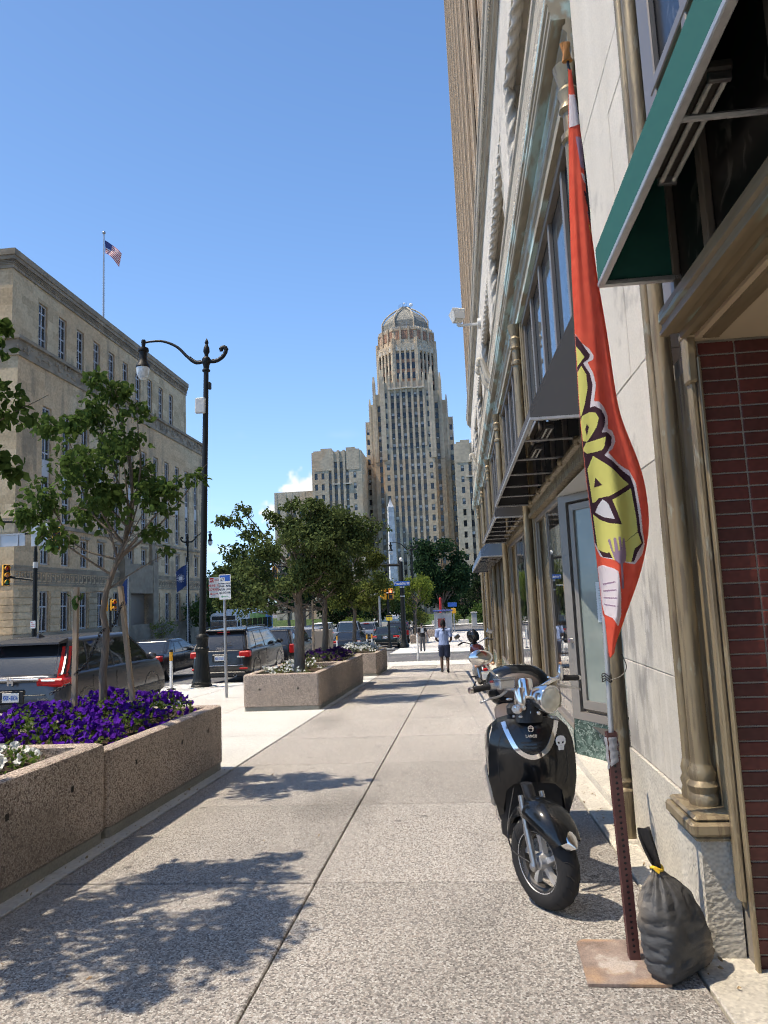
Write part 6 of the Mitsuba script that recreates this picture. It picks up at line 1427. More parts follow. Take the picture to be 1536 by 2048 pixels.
signpanel(mp, (X0, Y0 - .13, -.42), .26, .36, 0, 'm_sign_face', [('NO', -.05, .1, .05, 'm_sign_red'), ('TURN', 0, 0, .045, 'm_sign_red'), ('ON RED', 0, -.09, .04, 'm_sign_red')], name='small_sign')
signal('yellow traffic signal at the far left, hung on the side arm of the dark pole', (X0 - 1.45, Y0 - .1, 2.02), .9)
ma = thing('mast_arm', 'long dark mast arm with pale sign backs crossing the left edge', 'pole')
out('arm', MB().tube([(-23.4, 31, 3.62), (-17.9, 31, 3.86)], np.linspace(.09, .05, 2), 8), 'm_iron', ma, smooth=50); out('post', MB().cyl((-23.4, 31, g(31)), (-23.4, 31, 3.9), .14, .11, 12), 'm_iron', ma, smooth=50)
for (a, b, c, e) in ((-21.2, -19.65, 3.2, 3.75), (-19.35, -18.55, 3.15, 4.2)): out('sign_back', MB().cbox(a, b, 30.84, 30.88, c, e, .01), 'm_sign_back', ma); out('sign_bracket', MB().box(a + .3, a + .34, 30.80, 30.84, c, e).box(b - .34, b - .3, 30.80, 30.84, c, e).box(a, b, 30.79, 30.83, 3.72, 3.78), 'm_galv', ma, smooth=False)
signal('yellow traffic signal at the tip of the mast arm, half hidden by the slim tree', (-18.15, 30.9, 3.45), .5, 3)
pp = thing('signal_post', 'short post behind the slim tree carrying two yellow pedestrian signals', 'pole'); out('post', MB().cyl((-21.9, 43.5, g(43.5)), (-21.9, 43.5, .9), .08, n=10), 'm_iron', pp, smooth=50)
signal('yellow pedestrian signal behind the slim tree, turned left', (-22.15, 43.3, .45), -.7, 2, hand=True)
signal('yellow pedestrian signal behind the slim tree, turned right', (-21.6, 43.3, .45), .8, 2)
fp = thing('signal_mast', 'thick black signal pole across the side street, bearing the street name', 'pole')
FXp, FYp = -3.72, 47.5; zf = g(FYp)
out('post', MB().lathe([(.33, 0), (.30, .18), (.20, .30), (.17, .6), (.13, 5.55), (.13, 5.6), (.0, 5.65)], (FXp, FYp, zf), 16).xf(mat4(None)), 'm_iron', fp, smooth=40)
out('arm', MB().tube([(FXp, FYp, zf + 5.42), (FXp - 8.9, FYp, zf + 5.75)], [.10, .06], 10), 'm_iron', fp, smooth=50)
out('pole_light', MB().ball((FXp + .02, FYp - .1, zf + 5.78), (.12, .12, .14), 12, 8), 'm_white', fp, smooth=60)
for z_ in (3.3, 3.9): out('clamp', MB().lathe([(.16, 0), (.16, .1)], (FXp, FYp, zf + z_), 14), 'm_steel', fp, smooth=40)
signpanel(fp, (FXp + .02, FYp - .19, 1.08), 1.05, .30, 0, 'm_sign_blue', [('Franklin St', 0, 0, .15, 'm_white')], name='street_name_sign')
signal('traffic signal showing green through the leaves of the planter trees', (-12.25, FYp - .1, 2.1), 0, 3, lit=2)
pd_ = thing('signal_post', 'thin black post before the dark sedan, carrying a red hand signal', 'pole'); PXp, PYp = -4.62, 46.8; zp = g(PYp)
out('post', MB().lathe([(.20, 0), (.18, .12), (.09, .3), (.075, .6), (.07, 3.2)], (PXp, PYp, zp), 12), 'm_iron', pd_, smooth=40)
out('footing', MB().cbox(PXp - .3, PXp + .3, PYp - .3, PYp + .3, zp - .1, zp + .05, .02), 'm_concrete', pd_)
signpanel(pd_, (PXp + .05, PYp - .12, -1.12), .42, .34, 0, 'm_yellow', [('[]', -.20, .06, .40, ('m_black', .09)), ('1', 0, -.05, .12, 'm_black')], name='yellow_sign')
signal('pedestrian signal with a lit red hand on the thin black post', (PXp + .22, PYp - .05, .42), 0, 2, hand=True)
signal('yellow signal seen from the side, left of the lit red hand', (PXp - .22, PYp, .42), -1.35, 2)
lp = thing('utility_pole', 'slender grey pole with a short arm left of the red hand signal', 'pole'); out('post', MB().cyl((-6.2, 56, g(56)), (-6.2, 56, .6), .10, .08, 10), 'm_galv', lp, smooth=50); out('arm', MB().tube([(-6.9, 56, .5), (-5.0, 56, .62)], .05, 8), 'm_galv', lp, smooth=50)
rp = thing('marker_pole', 'red pole beside the bus shelter', 'pole'); out('post', MB().lathe([(.14, 0), (.14, 4.0), (.0, 4.1)], (-2.2, 84, g(84)), 10), 'm_sign_red', rp, smooth=50)
bs_ = thing('bus_shelter', 'grey bus shelter with a dark blue roof and red poster, far across the street', 'bus shelter'); zb_ = g(82)
out('roof', MB().cbox(-3.0, -.8, 81, 83, zb_ + 2.45, zb_ + 2.62, .05), 'm_flag_navy', bs_); out('frame', MB().box(-2.9, -2.8, 81.1, 81.2, zb_, zb_ + 2.45).box(-1.0, -.9, 81.1, 81.2, zb_, zb_ + 2.45).box(-2.9, -2.8, 82.8, 82.9, zb_, zb_ + 2.45).box(-1.0, -.9, 82.8, 82.9, zb_, zb_ + 2.45), 'm_steel', bs_, smooth=False)
out('panel', MB().box(-2.8, -1.0, 82.82, 82.86, zb_ + .3, zb_ + 2.3), 'm_sign_back', bs_, smooth=False); out('poster', MB().box(-2.5, -1.7, 81.1, 81.14, zb_ + .7, zb_ + 1.7), 'm_poster', bs_, smooth=False); mat('m_poster', (.22, .05, .05), .6)
gp = thing('gate_pier', 'small stone pier beside the green bush at the park entrance', 'pier'); out('shaft', MB().cbox(1.7, 2.5, 109, 109.8, g(109), g(109) + 2.0, .05), 'm_concrete', gp); out('capping', MB().cbox(1.6, 2.6, 108.9, 109.9, g(109) + 2.0, g(109) + 2.2, .04), 'm_concrete', gp)
yp = thing('crossing_beacon', 'grey post with a small yellow beacon by the large dark tree', 'pole'); out('post', MB().cyl((-.75, 88, g(88)), (-.75, 88, g(88) + 2.9), .07, n=8), 'm_galv', yp, smooth=50); out('beacon', MB().cbox(-1.05, -.45, 87.8, 88, g(88) + 2.2, g(88) + 2.8, .04), 'm_signal_yellow', yp); out('panel', MB().cbox(-1.4, -.3, 87.85, 87.9, g(88) + 3.0, g(88) + 3.5, .02), 'm_sign_blue', yp)
lw_ = structure('park_wall', MB().cbox(-60, -8, 127.6, 128.2, g(128) - .2, g(128) + .75, .05).cbox(-5, 1.5, 127.6, 128.2, g(128) - .2, g(128) + .75, .05).cbox(5, 60, 127.6, 128.2, g(128) - .2, g(128) + .75, .05), 'm_concrete')
# --- flags
def flagcloth(parent, P0, w, h, m, nu=14, nv=10, dirx=(1, 0, 0), sag=.35, name='cloth', u0=0., u1=1., v0=0., v1=1., off=0.):
    d = np.array(dirx, float); nrm = np.array([-d[1], d[0], 0]); G = []
    for u in np.linspace(u0, u1, nu):
        G.append([np.array(P0) + d * w * u * (1 - sag * .25 * v) + np.array([0, 0, -h * v - sag * w * u ** 1.4]) + nrm * (.10 * w * math.sin(5 * u + 2 * v) + off) for v in np.linspace(v0, v1, nv)])
    return out(name, MB().grid(np.array(G)), m, parent, smooth=True)
mat('m_flag_blue', (.02, .05, .17), .7); mat('m_flag_red', (.45, .04, .05), .7); mat('m_flag_white', (.68, .68, .68), .7); mat('m_flag_navy', (.04, .06, .20), .7)
rf = thing('roof_flagpole', 'tall white flagpole on the courthouse roof', 'flagpole'); out('pole', MB().cyl((-32.5, 62.9, 25.0), (-32.5, 62.9, 36.7), .10, .06, 10), 'm_galv', rf, smooth=50); out('ball', MB().ball((-32.5, 62.9, 36.8), .17, 10, 8), 'm_steel', rf, smooth=60)
uf = thing('national_flag', 'red and white striped flag with a blue corner flying above the courthouse', 'flag'); fd_ = (.83, .2, 0)
for k in range(13): flagcloth(uf, (-32.4, 62.9, 36.0), 1.9, 1.25, 'm_flag_red' if k % 2 == 0 else 'm_flag_white', dirx=fd_, sag=.75, name='stripe', u0=0 if k > 6 else .38, v0=k / 13, v1=(k + 1) / 13, nv=2)
flagcloth(uf, (-32.4, 62.9, 36.0), 1.9, 1.25, 'm_flag_navy', dirx=fd_, sag=.75, name='canton', u1=.40, v1=7 / 13, off=-.012)
for (x, y, label, sun) in ((-22.3, 57.5, 'blue flag with a white sun emblem hanging on its pole by the courthouse', True), (-23.6, 49.5, 'dark blue flag hanging limp near the courthouse entrance', False)):
    z = g(y); zt_ = 3.9 if sun else 2.6
    p_ = thing('flagpole', 'thin grey flagpole carrying the ' + ('blue sun flag' if sun else 'limp dark blue flag'), 'flagpole', None); out('pole', MB().cyl((x, y, z), (x, y, zt_), .06, .04, 8), 'm_galv', p_, smooth=50)
    q_ = thing('hanging_flag', label, 'flag'); flagcloth(q_, (x - .05, y, zt_ - .25), .95 if sun else .5, 1.75, 'm_flag_blue', dirx=(-1, 0, 0), sag=.55 if sun else 1.2)
    if sun:
        st = Point(0, 0).buffer(.17, 8); rays = [Polygon([(.22 * math.cos(a - .12), .22 * math.sin(a - .12)), (.40 * math.cos(a), .40 * math.sin(a)), (.22 * math.cos(a + .12), .22 * math.sin(a + .12))]) for a in np.arange(14) * 2 * np.pi / 14]
        out('sun_emblem', MB().prism(unary_union([st] + rays), .01, mat4(np.array([[1, 0, 0], [0, 0, -1], [0, 1, 0.]]), (x - .50, y - .14, zt_ - 1.36))), 'm_flag_white', q_, smooth=False)

# ================= vehicles =================
mat('m_tyre', (.02, .02, .02), .8)
mat('m_car_glass', (.010, .013, .016), .03, spec=.8, coat=1.)
mat('m_plate_white', (.66, .66, .63), .5)
for nm_, c_, mt_ in (('grey', (.060, .062, .070), .4), ('black', (.010, .011, .013), .1), ('silver', (.33, .335, .34), .5), ('white', (.62, .62, .61), 0), ('green', (.012, .026, .024), .2), ('navy', (.015, .025, .06), .2), ('brown', (.075, .062, .055), .4)):
    mat('m_paint_' + nm_, c_, .22, metal=mt_, spec=.5, coat=1.)
mat('m_tail', (.45, .012, .012), .4, spec=.3)
def rr2(hw, y0, y1, r, z, n=5, hood=None):
    p = rrect(-hw, hw, y0, y1, r, z, n)
    return p
def vehicle(name, label, at, L, W, H, belt, gh, paint, cat='car', tail='std', plate=None, glass='m_car_glass', wheelR=.34, hood=.22, yaw=0., clad=False, rails=False, grp='cars on the street', bed=None, roof=None, extras=None):
    """at: middle of the rear bumper on the road; the vehicle faces +y. gh: (rear y at belt, rear y at roof, front y at roof, front y at belt)"""
    t = thing(name, label, cat, grp); M = mat4(rz(yaw), at); hw = W / 2
    lev = [(.24, .22, hw - .10, .16), (.32, .05, hw - .03, .18), (.48, .0, hw, .18), (.66, .0, hw, .20), (belt - .16, .03, hw - .005, .24), (belt - .05, .07, hw - .02, .26), (belt, .12, hw - .06, .28), (belt + .012, .2, hw - .15, .25)]
    R_ = []
    for (z, ins, w, r) in lev:
        p = rrect(-w, w, ins, L - ins * 1.3 - (.10 if z > .7 else 0), min(r + .1, w * .6), z, 5)
        k = np.clip((p[:, 1] - gh[3]) / max(L - gh[3], .1), 0, 1); p[:, 2] -= np.where(z > .6, hood * k ** 1.5 * min(1, (z - .55) / max(belt - .55, .1)), 0)
        R_.append(p)
    out('body', MB().loft(R_, True).xf(M), paint, t, smooth=50)
    if clad: out('cladding', MB().loft([rrect(-w, w, i_, L - i_ - .1, .2, z, 5) for (z, i_, w) in ((.26, .16, hw - .05), (.34, .02, hw + .012), (.50, -.015, hw + .015), (.53, .0, hw - .01))], True).xf(M), 'm_black', t, smooth=50)
    yb0, yr0, yr1, yb1 = gh; G = []
    zr_ = H
    for s_ in (0, .25, .5, .75, .92):
        z = belt + (zr_ - .05 - belt) * s_; w = (hw - .07) - (.19) * s_ ** 1.3
        G.append(rrect(-w, w, yb0 + (yr0 - yb0) * s_, yb1 + (yr1 - yb1) * s_, .14, z, 5))
    out('windows', MB().loft([q - [0, 0, .02] if i == 0 else q for i, q in enumerate(G)], True).xf(M), glass, t, smooth=40)
    w = hw - .235
    rf_ = [rrect(-w - .03, w + .03, yr0 - .05, yr1 + .06, .17, zr_ - .10, 5), rrect(-w - .012, w + .012, yr0 - .02, yr1 + .04, .17, zr_ - .05, 5), rrect(-w + .05, w - .05, yr0 + .06, yr1 - .05, .16, zr_ - .012, 5), rrect(-w + .2, w - .2, yr0 + .3, yr1 - .3, .15, zr_, 5)]
    out('roof', MB().loft(rf_, True).xf(M), roof or paint, t, smooth=50)
    def wp(s_, y_, side):  # point on the window surface
        return np.array([side * ((hw - .07) - .19 * s_ ** 1.3 + .004), y_, belt + (zr_ - .05 - belt) * s_])
    pl = MB(); ym = yb0 + (yb1 - yb0) * .52
    for sd in (-1, 1):
        for (yb, yr, wd) in ((yb0 + .10, yr0 + .12, .24), (ym, yr0 + (yr1 - yr0) * .56, .06), (yb1 - .10, yr1 - .07, .07), (yb0 + (yb1 - yb0) * .24, yr0 + (yr1 - yr0) * .22, .05)):
            q = []
            for s_ in (0, .3, .6, .94):
                c = wp(s_, yb + (yr - yb) * s_, sd); q.append([c + [sd * .006, -wd / 2, 0], c + [sd * .006, wd / 2, 0], c + [-sd * .03, wd / 2, 0], c + [-sd * .03, -wd / 2, 0]])
            pl.loft(q, True, sd < 0)
        for yy in (yb0, yb1): pass
        q = []
        for s_ in (0, .3, .6, .94):
            y_ = yb0 + (yr0 - yb0) * s_; x_ = (hw - .07) - .19 * s_ ** 1.3
            q.append([[sd * (x_ - .17), y_ - .006, G[0][0][2] + (zr_ - .05 - belt) * s_], [sd * (x_ - .05), y_ + .035, belt + (zr_ - .05 - belt) * s_], [sd * (x_ + .006), y_ + .14, belt + (zr_ - .05 - belt) * s_], [sd * (x_ - .06), y_ + .14, belt + (zr_ - .05 - belt) * s_]])
        pl.loft(q, True, sd > 0)
    out('pillar', pl.xf(M), paint, t, smooth=False); labels[t + '__pillar'] = {'kind': 'stuff'}
    ln = MB()
    for sd in (-1, 1):
        for y_ in (ym, yb0 + (yb1 - yb0) * .26): ln.box(sd * hw - .006 if sd > 0 else sd * hw - .002, sd * hw + .002 if sd > 0 else sd * hw + .006, y_ - .004, y_ + .004, .45, belt - .1)
    out('door_seam', ln.xf(M), 'm_black', t, smooth=False)
    for sd in (-1, 1):
        for y_ in (L * .19, L * .80):
            wm = MB().lathe([(wheelR - .10, .10), (wheelR - .03, .11), (wheelR, .06), (wheelR, -.06), (wheelR - .03, -.11), (wheelR - .1, -.10)], (sd * (hw - .125), y_, wheelR), 26, (1, 0, 0)).xf(M); k = out('wheel', wm, 'm_tyre', t, smooth=40)
            rm_ = MB()
            for q in range(10):
                a = 2 * np.pi * q / 10; rm_.tube([(sd * (hw - .03), y_ + .05 * math.cos(a), wheelR + .05 * math.sin(a)), (sd * (hw - .04), y_ + (wheelR - .10) * math.cos(a + .1), wheelR + (wheelR - .10) * math.sin(a + .1))], .018, 5)
            rm_.lathe([(wheelR - .09, .0), (wheelR - .12, .02), (wheelR - .12, -.03)], (sd * (hw - .035), y_, wheelR), 24, (sd, 0, 0))
            out('rim', rm_.xf(M), 'm_aluminium', k, smooth=40)
            P = np.array([[[sd * (hw + e), y_ + rr_ * math.cos(a), wheelR + rr_ * math.sin(a)] for a in np.linspace(-.25, math.pi + .25, 22)] for (rr_, e) in ((wheelR - .02, -.16), (wheelR + .05, .004), (wheelR + .085, .008), (wheelR + .09, -.03))])
            out('wheel_arch', MB().grid(P, flip=sd < 0).xf(M), 'm_black', t, smooth=40)
    for sd in (-1, 1):
        mb = MB()
        if tail == 'std': mb.cbox(min(sd * (hw - .42), sd * (hw + .005)), max(sd * (hw - .42), sd * (hw + .005)), -.015, .22, belt - .25, belt - .09, .03)
        elif tail == 'wrap': mb.cbox(min(sd * (hw - .34), sd * (hw + .006)), max(sd * (hw - .34), sd * (hw + .006)), -.02, .26, belt - .24, belt - .05, .035)
        elif tail == 'tall': mb.cbox(min(sd * (hw - .17), sd * (hw + .004)), max(sd * (hw - .17), sd * (hw + .004)), -.012, .16, belt - .34, belt + .02, .03)
        elif tail == 'ell':
            mb.cbox(min(sd * (hw - .50), sd * (hw + .004)), max(sd * (hw - .50), sd * (hw + .004)), .015, .36, belt - .20, belt - .06, .03)
            q = []
            for s_ in (-.12, .2, .5, .8):
                y_ = yb0 + (yr0 - yb0) * max(s_, 0); x_ = (hw - .07) - .19 * max(s_, 0) ** 1.3; z_ = belt + (zr_ - .05 - belt) * s_
                q.append([[sd * (x_ - .10 + .03 * s_), y_ - .025, z_], [sd * (x_ + .02), y_ + .06, z_], [sd * (x_ + .012), y_ + .15, z_], [sd * (x_ - .10), y_ + .08, z_]])
            mb.loft(q, True, sd > 0)
        k = out('tail_light', mb.xf(M), 'm_tail', t, smooth=35)
        if tail in ('wrap', 'ell', 'std'): out('reverse_lens', MB().cbox(min(sd * (hw - .40), sd * (hw - .14)), max(sd * (hw - .40), sd * (hw - .14)), -.022 if tail != 'ell' else .008, .1, belt - (.245 if tail != 'ell' else .115), belt - (.20 if tail != 'ell' else .08), .012).xf(M), 'm_clear_lens', k)
    out('bumper_trim', MB().cbox(-hw + .12, hw - .12, -.035, .1, .27, .44, .03).xf(M), 'm_black', t)
    if plate:
        pz = plate[1]; k = out('number_plate', MB().cbox(-.155, .155, -.028, -.018, pz - .08, pz + .08, .004).xf(M), 'm_plate_white', t, smooth=False)
        tm_ = meshkit.text_mesh(plate[0], .075, .003, True); v = tm_.vertices.copy(); v[:, 0] = (v[:, 0] - (v[:, 0].min() + v[:, 0].max()) / 2) * min(1, .27 / np.ptp(v[:, 0])); v[:, 1] -= .038
        out('plate_number', MB().add(v, tm_.faces).xf(M @ mat4(np.array([[1, 0, 0], [0, 0, -1], [0, 1, 0.]]), (0, -.0285, pz))), 'm_sign_blue', k, smooth=False)
        out('plate_recess', MB().cbox(-.25, .25, -.017, .05, pz - .13, pz + .13, .03).xf(M), 'm_black', t)
    if rails:
        for sd in (-1, 1): out('roof_rail', MB().tube(bez([(sd * (hw - .28), yr0 + .1, H - .02), (sd * (hw - .27), yr0 + .3, H + .05), (sd * (hw - .27), yr1 - .5, H + .05), (sd * (hw - .28), yr1 - .25, H - .02)], 14), .02, 6).xf(M), 'm_black', t, smooth=50)
    for sd in (-1, 1): out('wing_mirror', MB().ball((sd * (hw + .10), yb1 - .35, belt + .06), (.12, .08, .085), 12, 8).xf(M), paint, t, smooth=60)
    if extras: extras(t, M, hw, belt, H)
    return t
def road(x, y): return (x, y, g(y) - .128)
def crv(t, M, hw, belt, H):
    out('chrome_bar', MB().cbox(-hw + .42, hw - .42, -.035, .04, belt - .09, belt - .045, .012).xf(M), 'm_chrome', t)
    out('emblem', MB().prism(unary_union([sbox(-.05, -.05, -.028, .05), sbox(.028, -.05, .05, .05), sbox(-.03, -.012, .03, .012)]).buffer(.006), .012, M @ mat4(np.array([[1, 0, 0], [0, 0, -1], [0, 1, 0.]]), (0, -.036, belt - .10))).xf(np.eye(4)), 'm_chrome', t)
    out('spoiler', MB().loft([[[-hw + .27, .50 - .16, H - .08], [hw - .27, .34, H - .08], [hw - .25, .62, H - .02], [-hw + .25, .62, H - .02]], [[-hw + .27, .34, H - .115], [hw - .27, .34, H - .115], [hw - .25, .62, H - .10], [-hw + .25, .62, H - .10]]], True, True).xf(M), 'm_paint_grey', t)
    out('antenna_fin', MB().loft([[[-.03, .75, H - .02], [.03, .75, H - .02], [.03, 1.0, H - .01], [-.03, 1.0, H - .01]], [[-.008, .78, H + .06], [.008, .78, H + .06], [.008, .83, H + .065], [-.008, .83, H + .065]]], True).xf(M), 'm_paint_grey', t)
    out('tailgate_crease', MB().cbox(-.62, .62, -.014, .02, belt - .34, belt - .325, .004).xf(M), 'm_black', t)
    tm_ = meshkit.text_mesh('TOURING', .03, .003); v = tm_.vertices.copy(); out('lettering', MB().add(v, tm_.faces).xf(M @ mat4(np.array([[1, 0, 0], [0, 0, -1], [0, 1, 0.]]), (.48, -.012, belt - .42))), 'm_chrome', t, smooth=False)
vehicle('parked_suv', 'dark grey SUV with long red L-shaped tail lights parked behind the purple petunias', road(-7.84, 12.0), 4.6, 1.86, 1.69, 1.06, (.14, .62, 3.0, 3.75), 'm_paint_grey', tail='ell', plate=('KNX-8834', .70), clad=True, extras=crv)
def jeep(t, M, hw, belt, H):
    out('chrome_strip', MB().cbox(-hw + .2, hw - .2, -.03, .03, .615, .64, .006).xf(M), 'm_chrome', t)
    tm_ = meshkit.text_mesh('Jeep', .085, .004, True); v = tm_.vertices.copy(); v[:, 0] -= np.ptp(v[:, 0]) / 2; out('lettering', MB().add(v, tm_.faces).xf(M @ mat4(np.array([[1, 0, 0], [0, 0, -1], [0, 1, 0.]]), (0, .018, belt + .02))), 'm_chrome', t, smooth=False)
    out('wiper', MB().tube([(.02, .17, belt + .20), (.32, .18, belt + .22)], .014, 6).tube([(.0, .14, belt + .14), (.1, .17, belt + .21)], .012, 6).xf(M), 'm_black', t, smooth=40)
    for sd in (-1, 1): out('reflector', MB().cbox(min(sd * (hw - .32), sd * (hw - .06)), max(sd * (hw - .32), sd * (hw - .06)), -.03, .02, .50, .56, .008).xf(M), 'm_tail', t)
    out('exhaust_tip', MB().lathe([(.045, -.05), (.052, -.055), (.052, .1)], (.52, 0, .33), 14, (0, 1, 0)).xf(M), 'm_chrome', t, smooth=40)
    out('brake_light', MB().box(-.2, .2, .42, .47, H - .11, H - .08, ).xf(M), 'm_tail', t, smooth=False)
    out('spoiler', MB().cbox(-hw + .28, hw - .28, .40, .66, H - .075, H - .01, .02).xf(M), 'm_paint_black', t)
vehicle('parked_suv', 'black SUV with red tail lamps and roof rails beside the near street lamp', road(-7.72, 22.6), 4.82, 1.95, 1.76, 1.12, (.14, .55, 3.2, 3.95), 'm_paint_black', tail='wrap', plate=('BBR-2483', .86), rails=True, wheelR=.38, extras=jeep)
vehicle('parked_suv', 'second black SUV in line ahead of the one with roof rails', road(-7.85, 29.4), 4.7, 1.9, 1.72, 1.08, (.14, .5, 3.1, 3.8), 'm_paint_black', tail='tall', plate=None, wheelR=.36)
vehicle('sedan', 'black sedan with lit red tail lamp in the lane left of the street lamp', road(-11.55, 24.8), 4.9, 1.84, 1.45, .98, (.75, 1.45, 2.75, 3.75), 'm_paint_black', tail='wrap', plate=None)
vehicle('hatchback', 'silver crossover partly hidden by the utility cabinet', road(-9.8, 45.5), 4.4, 1.82, 1.66, 1.02, (.12, .5, 2.9, 3.6), 'm_paint_silver', tail='wrap', plate=None, clad=True)
def bedx(t, M, hw, belt, H):
    out('tailgate', MB().cbox(-hw + .08, hw - .08, -.02, .05, .60, 1.10, .02).xf(M), 'm_paint_silver', t); out('bed_side', MB().cbox(-hw + .02, -hw + .10, .0, 1.75, .9, 1.14, .02).cbox(hw - .10, hw - .02, .0, 1.75, .9, 1.14, .02).xf(M), 'm_paint_silver', t)
vehicle('pickup_truck', 'silver pickup truck waiting in the middle lane past the crossing', road(-9.15, 56.5), 5.7, 2.0, 1.90, 1.12, (1.75, 1.85, 3.2, 3.95), 'm_paint_silver', 'truck', 'tall', wheelR=.40, extras=bedx)
vehicle('parked_suv', 'pale tan SUV with a lit roof brake lamp ahead of the pickup', road(-8.6, 65.5), 4.7, 1.9, 1.76, 1.1, (.14, .5, 3.1, 3.8), 'm_paint_silver', tail='tall', extras=lambda t, M, hw, belt, H: out('brake_light', MB().box(-.25, .25, .38, .42, H - .12, H - .06).xf(M), 'm_tail', t, smooth=False))
vehicle('sedan', 'dark green sedan parked at the kerb past the crossing', road(-5.2, 49.6), 5.2, 1.95, 1.44, .99, (1.0, 1.6, 2.95, 3.85), 'm_paint_green', tail='std', plate=('HAT-4471', .78))
vehicle('parked_suv', 'dark SUV ahead of the dark green sedan', road(-5.0, 56.4), 4.7, 1.9, 1.74, 1.08, (.14, .5, 3.1, 3.8), 'm_paint_black', tail='tall')
vehicle('sedan', 'small black car seen low behind the white flowers', road(-6.9, 43.0), 4.4, 1.75, 1.35, .92, (.7, 1.4, 2.6, 3.5), 'm_paint_black', tail='std')
vehicle('sedan', 'blue car among the distant traffic left of the planter trees', road(-14.6, 62), 4.6, 1.82, 1.5, .98, (.6, 1.2, 2.8, 3.6), 'm_paint_navy', tail='std')
vehicle('parked_suv', 'dark SUV among the distant traffic left of the planter trees', road(-12.2, 58), 4.6, 1.85, 1.7, 1.05, (.14, .5, 3.0, 3.7), 'm_paint_black', tail='tall')
vehicle('parked_suv', 'white van-like SUV far off between the planter tree trunks', road(-14.5, 74), 4.8, 1.9, 1.85, 1.1, (.14, .4, 3.2, 3.9), 'm_paint_white', tail='tall')
# bus
bu = thing('city_bus', 'white city bus with a green panel and blue rear end coming down the far lane', 'bus'); BX0, BX1, BYf, BYr = -21.9, -19.3, 61.5, 73.5; zb_ = g(62) - .13
mat('m_bus_white', (.60, .61, .60), .3, coat=1.); mat('m_bus_green', lambda p, n, uv: mix((.12, .28, .05), (.30, .42, .12), smoothstep(.35, .65, fbm(p.y * .9, p.z * 1.2, 1, 3))), .35, coat=1.); mat('m_bus_blue', (.05, .20, .42), .35, coat=1.)
out('body', MB().loft([rrect(BX0 + i, BX1 - i, BYf + i * .5, BYr - i, .25, zb_ + z) for (z, i) in ((.35, .08), (.5, 0), (2.85, .02), (3.05, .12), (3.12, .3))], True), 'm_bus_white', bu, smooth=40)
out('roof_fairing', MB().loft([rrect(BX0 + .25 + i, BX1 - .25 - i, BYf + .8 + i, BYr - 3, .2, zb_ + z) for (z, i) in ((3.0, 0), (3.3, .05), (3.42, .25))], True), 'm_bus_white', bu, smooth=40)
out('windscreen', MB().cbox(BX0 + .12, BX1 - .12, BYf - .02, BYf + .05, zb_ + 1.15, zb_ + 2.45, .05), 'm_car_glass', bu)
sd_ = out('destination_board', MB().cbox(BX0 + .25, BX1 - .25, BYf - .025, BYf + .02, zb_ + 2.5, zb_ + 2.85, .03), 'm_black', bu)
out('bumper', MB().cbox(BX0, BX1, BYf - .08, BYf + .2, zb_ + .35, zb_ + .75, .06), 'm_black', bu)
for k in range(6):
    y0 = BYf + 1.0 + 1.75 * k; out('side_window', MB().cbox(BX1 - .02, BX1 + .012, y0, y0 + 1.55, zb_ + 1.45, zb_ + 2.5, .04), 'm_car_glass', bu)
out('green_panel', MB().box(BX1 - .01, BX1 + .008, BYf + 3.6, BYf + 9.0, zb_ + .55, zb_ + 2.95), 'm_bus_green', bu, smooth=False)
out('blue_panel', MB().box(BX1 - .01, BX1 + .010, BYf + 9.0, BYr - .3, zb_ + .55, zb_ + 2.98), 'm_bus_blue', bu, smooth=False)
for y0 in (BYf + 2.4, BYr - 3.2): out('wheel', MB().lathe([(.3, .1), (.48, .12), (.5, 0), (.48, -.1)], (BX1 - .1, y0, zb_ + .5), 20, (1, 0, 0)).lathe([(.3, .1), (.48, .12), (.5, 0), (.48, -.1)], (BX0 + .1, y0, zb_ + .5), 20, (1, 0, 0)), 'm_tyre', bu, smooth=40)
for s_ in (BX0 - .15, BX1 + .15): out('wing_mirror', MB().cbox(s_ - .1, s_ + .1, BYf - .25, BYf - .1, zb_ + 1.9, zb_ + 2.4, .03), 'm_black', bu)
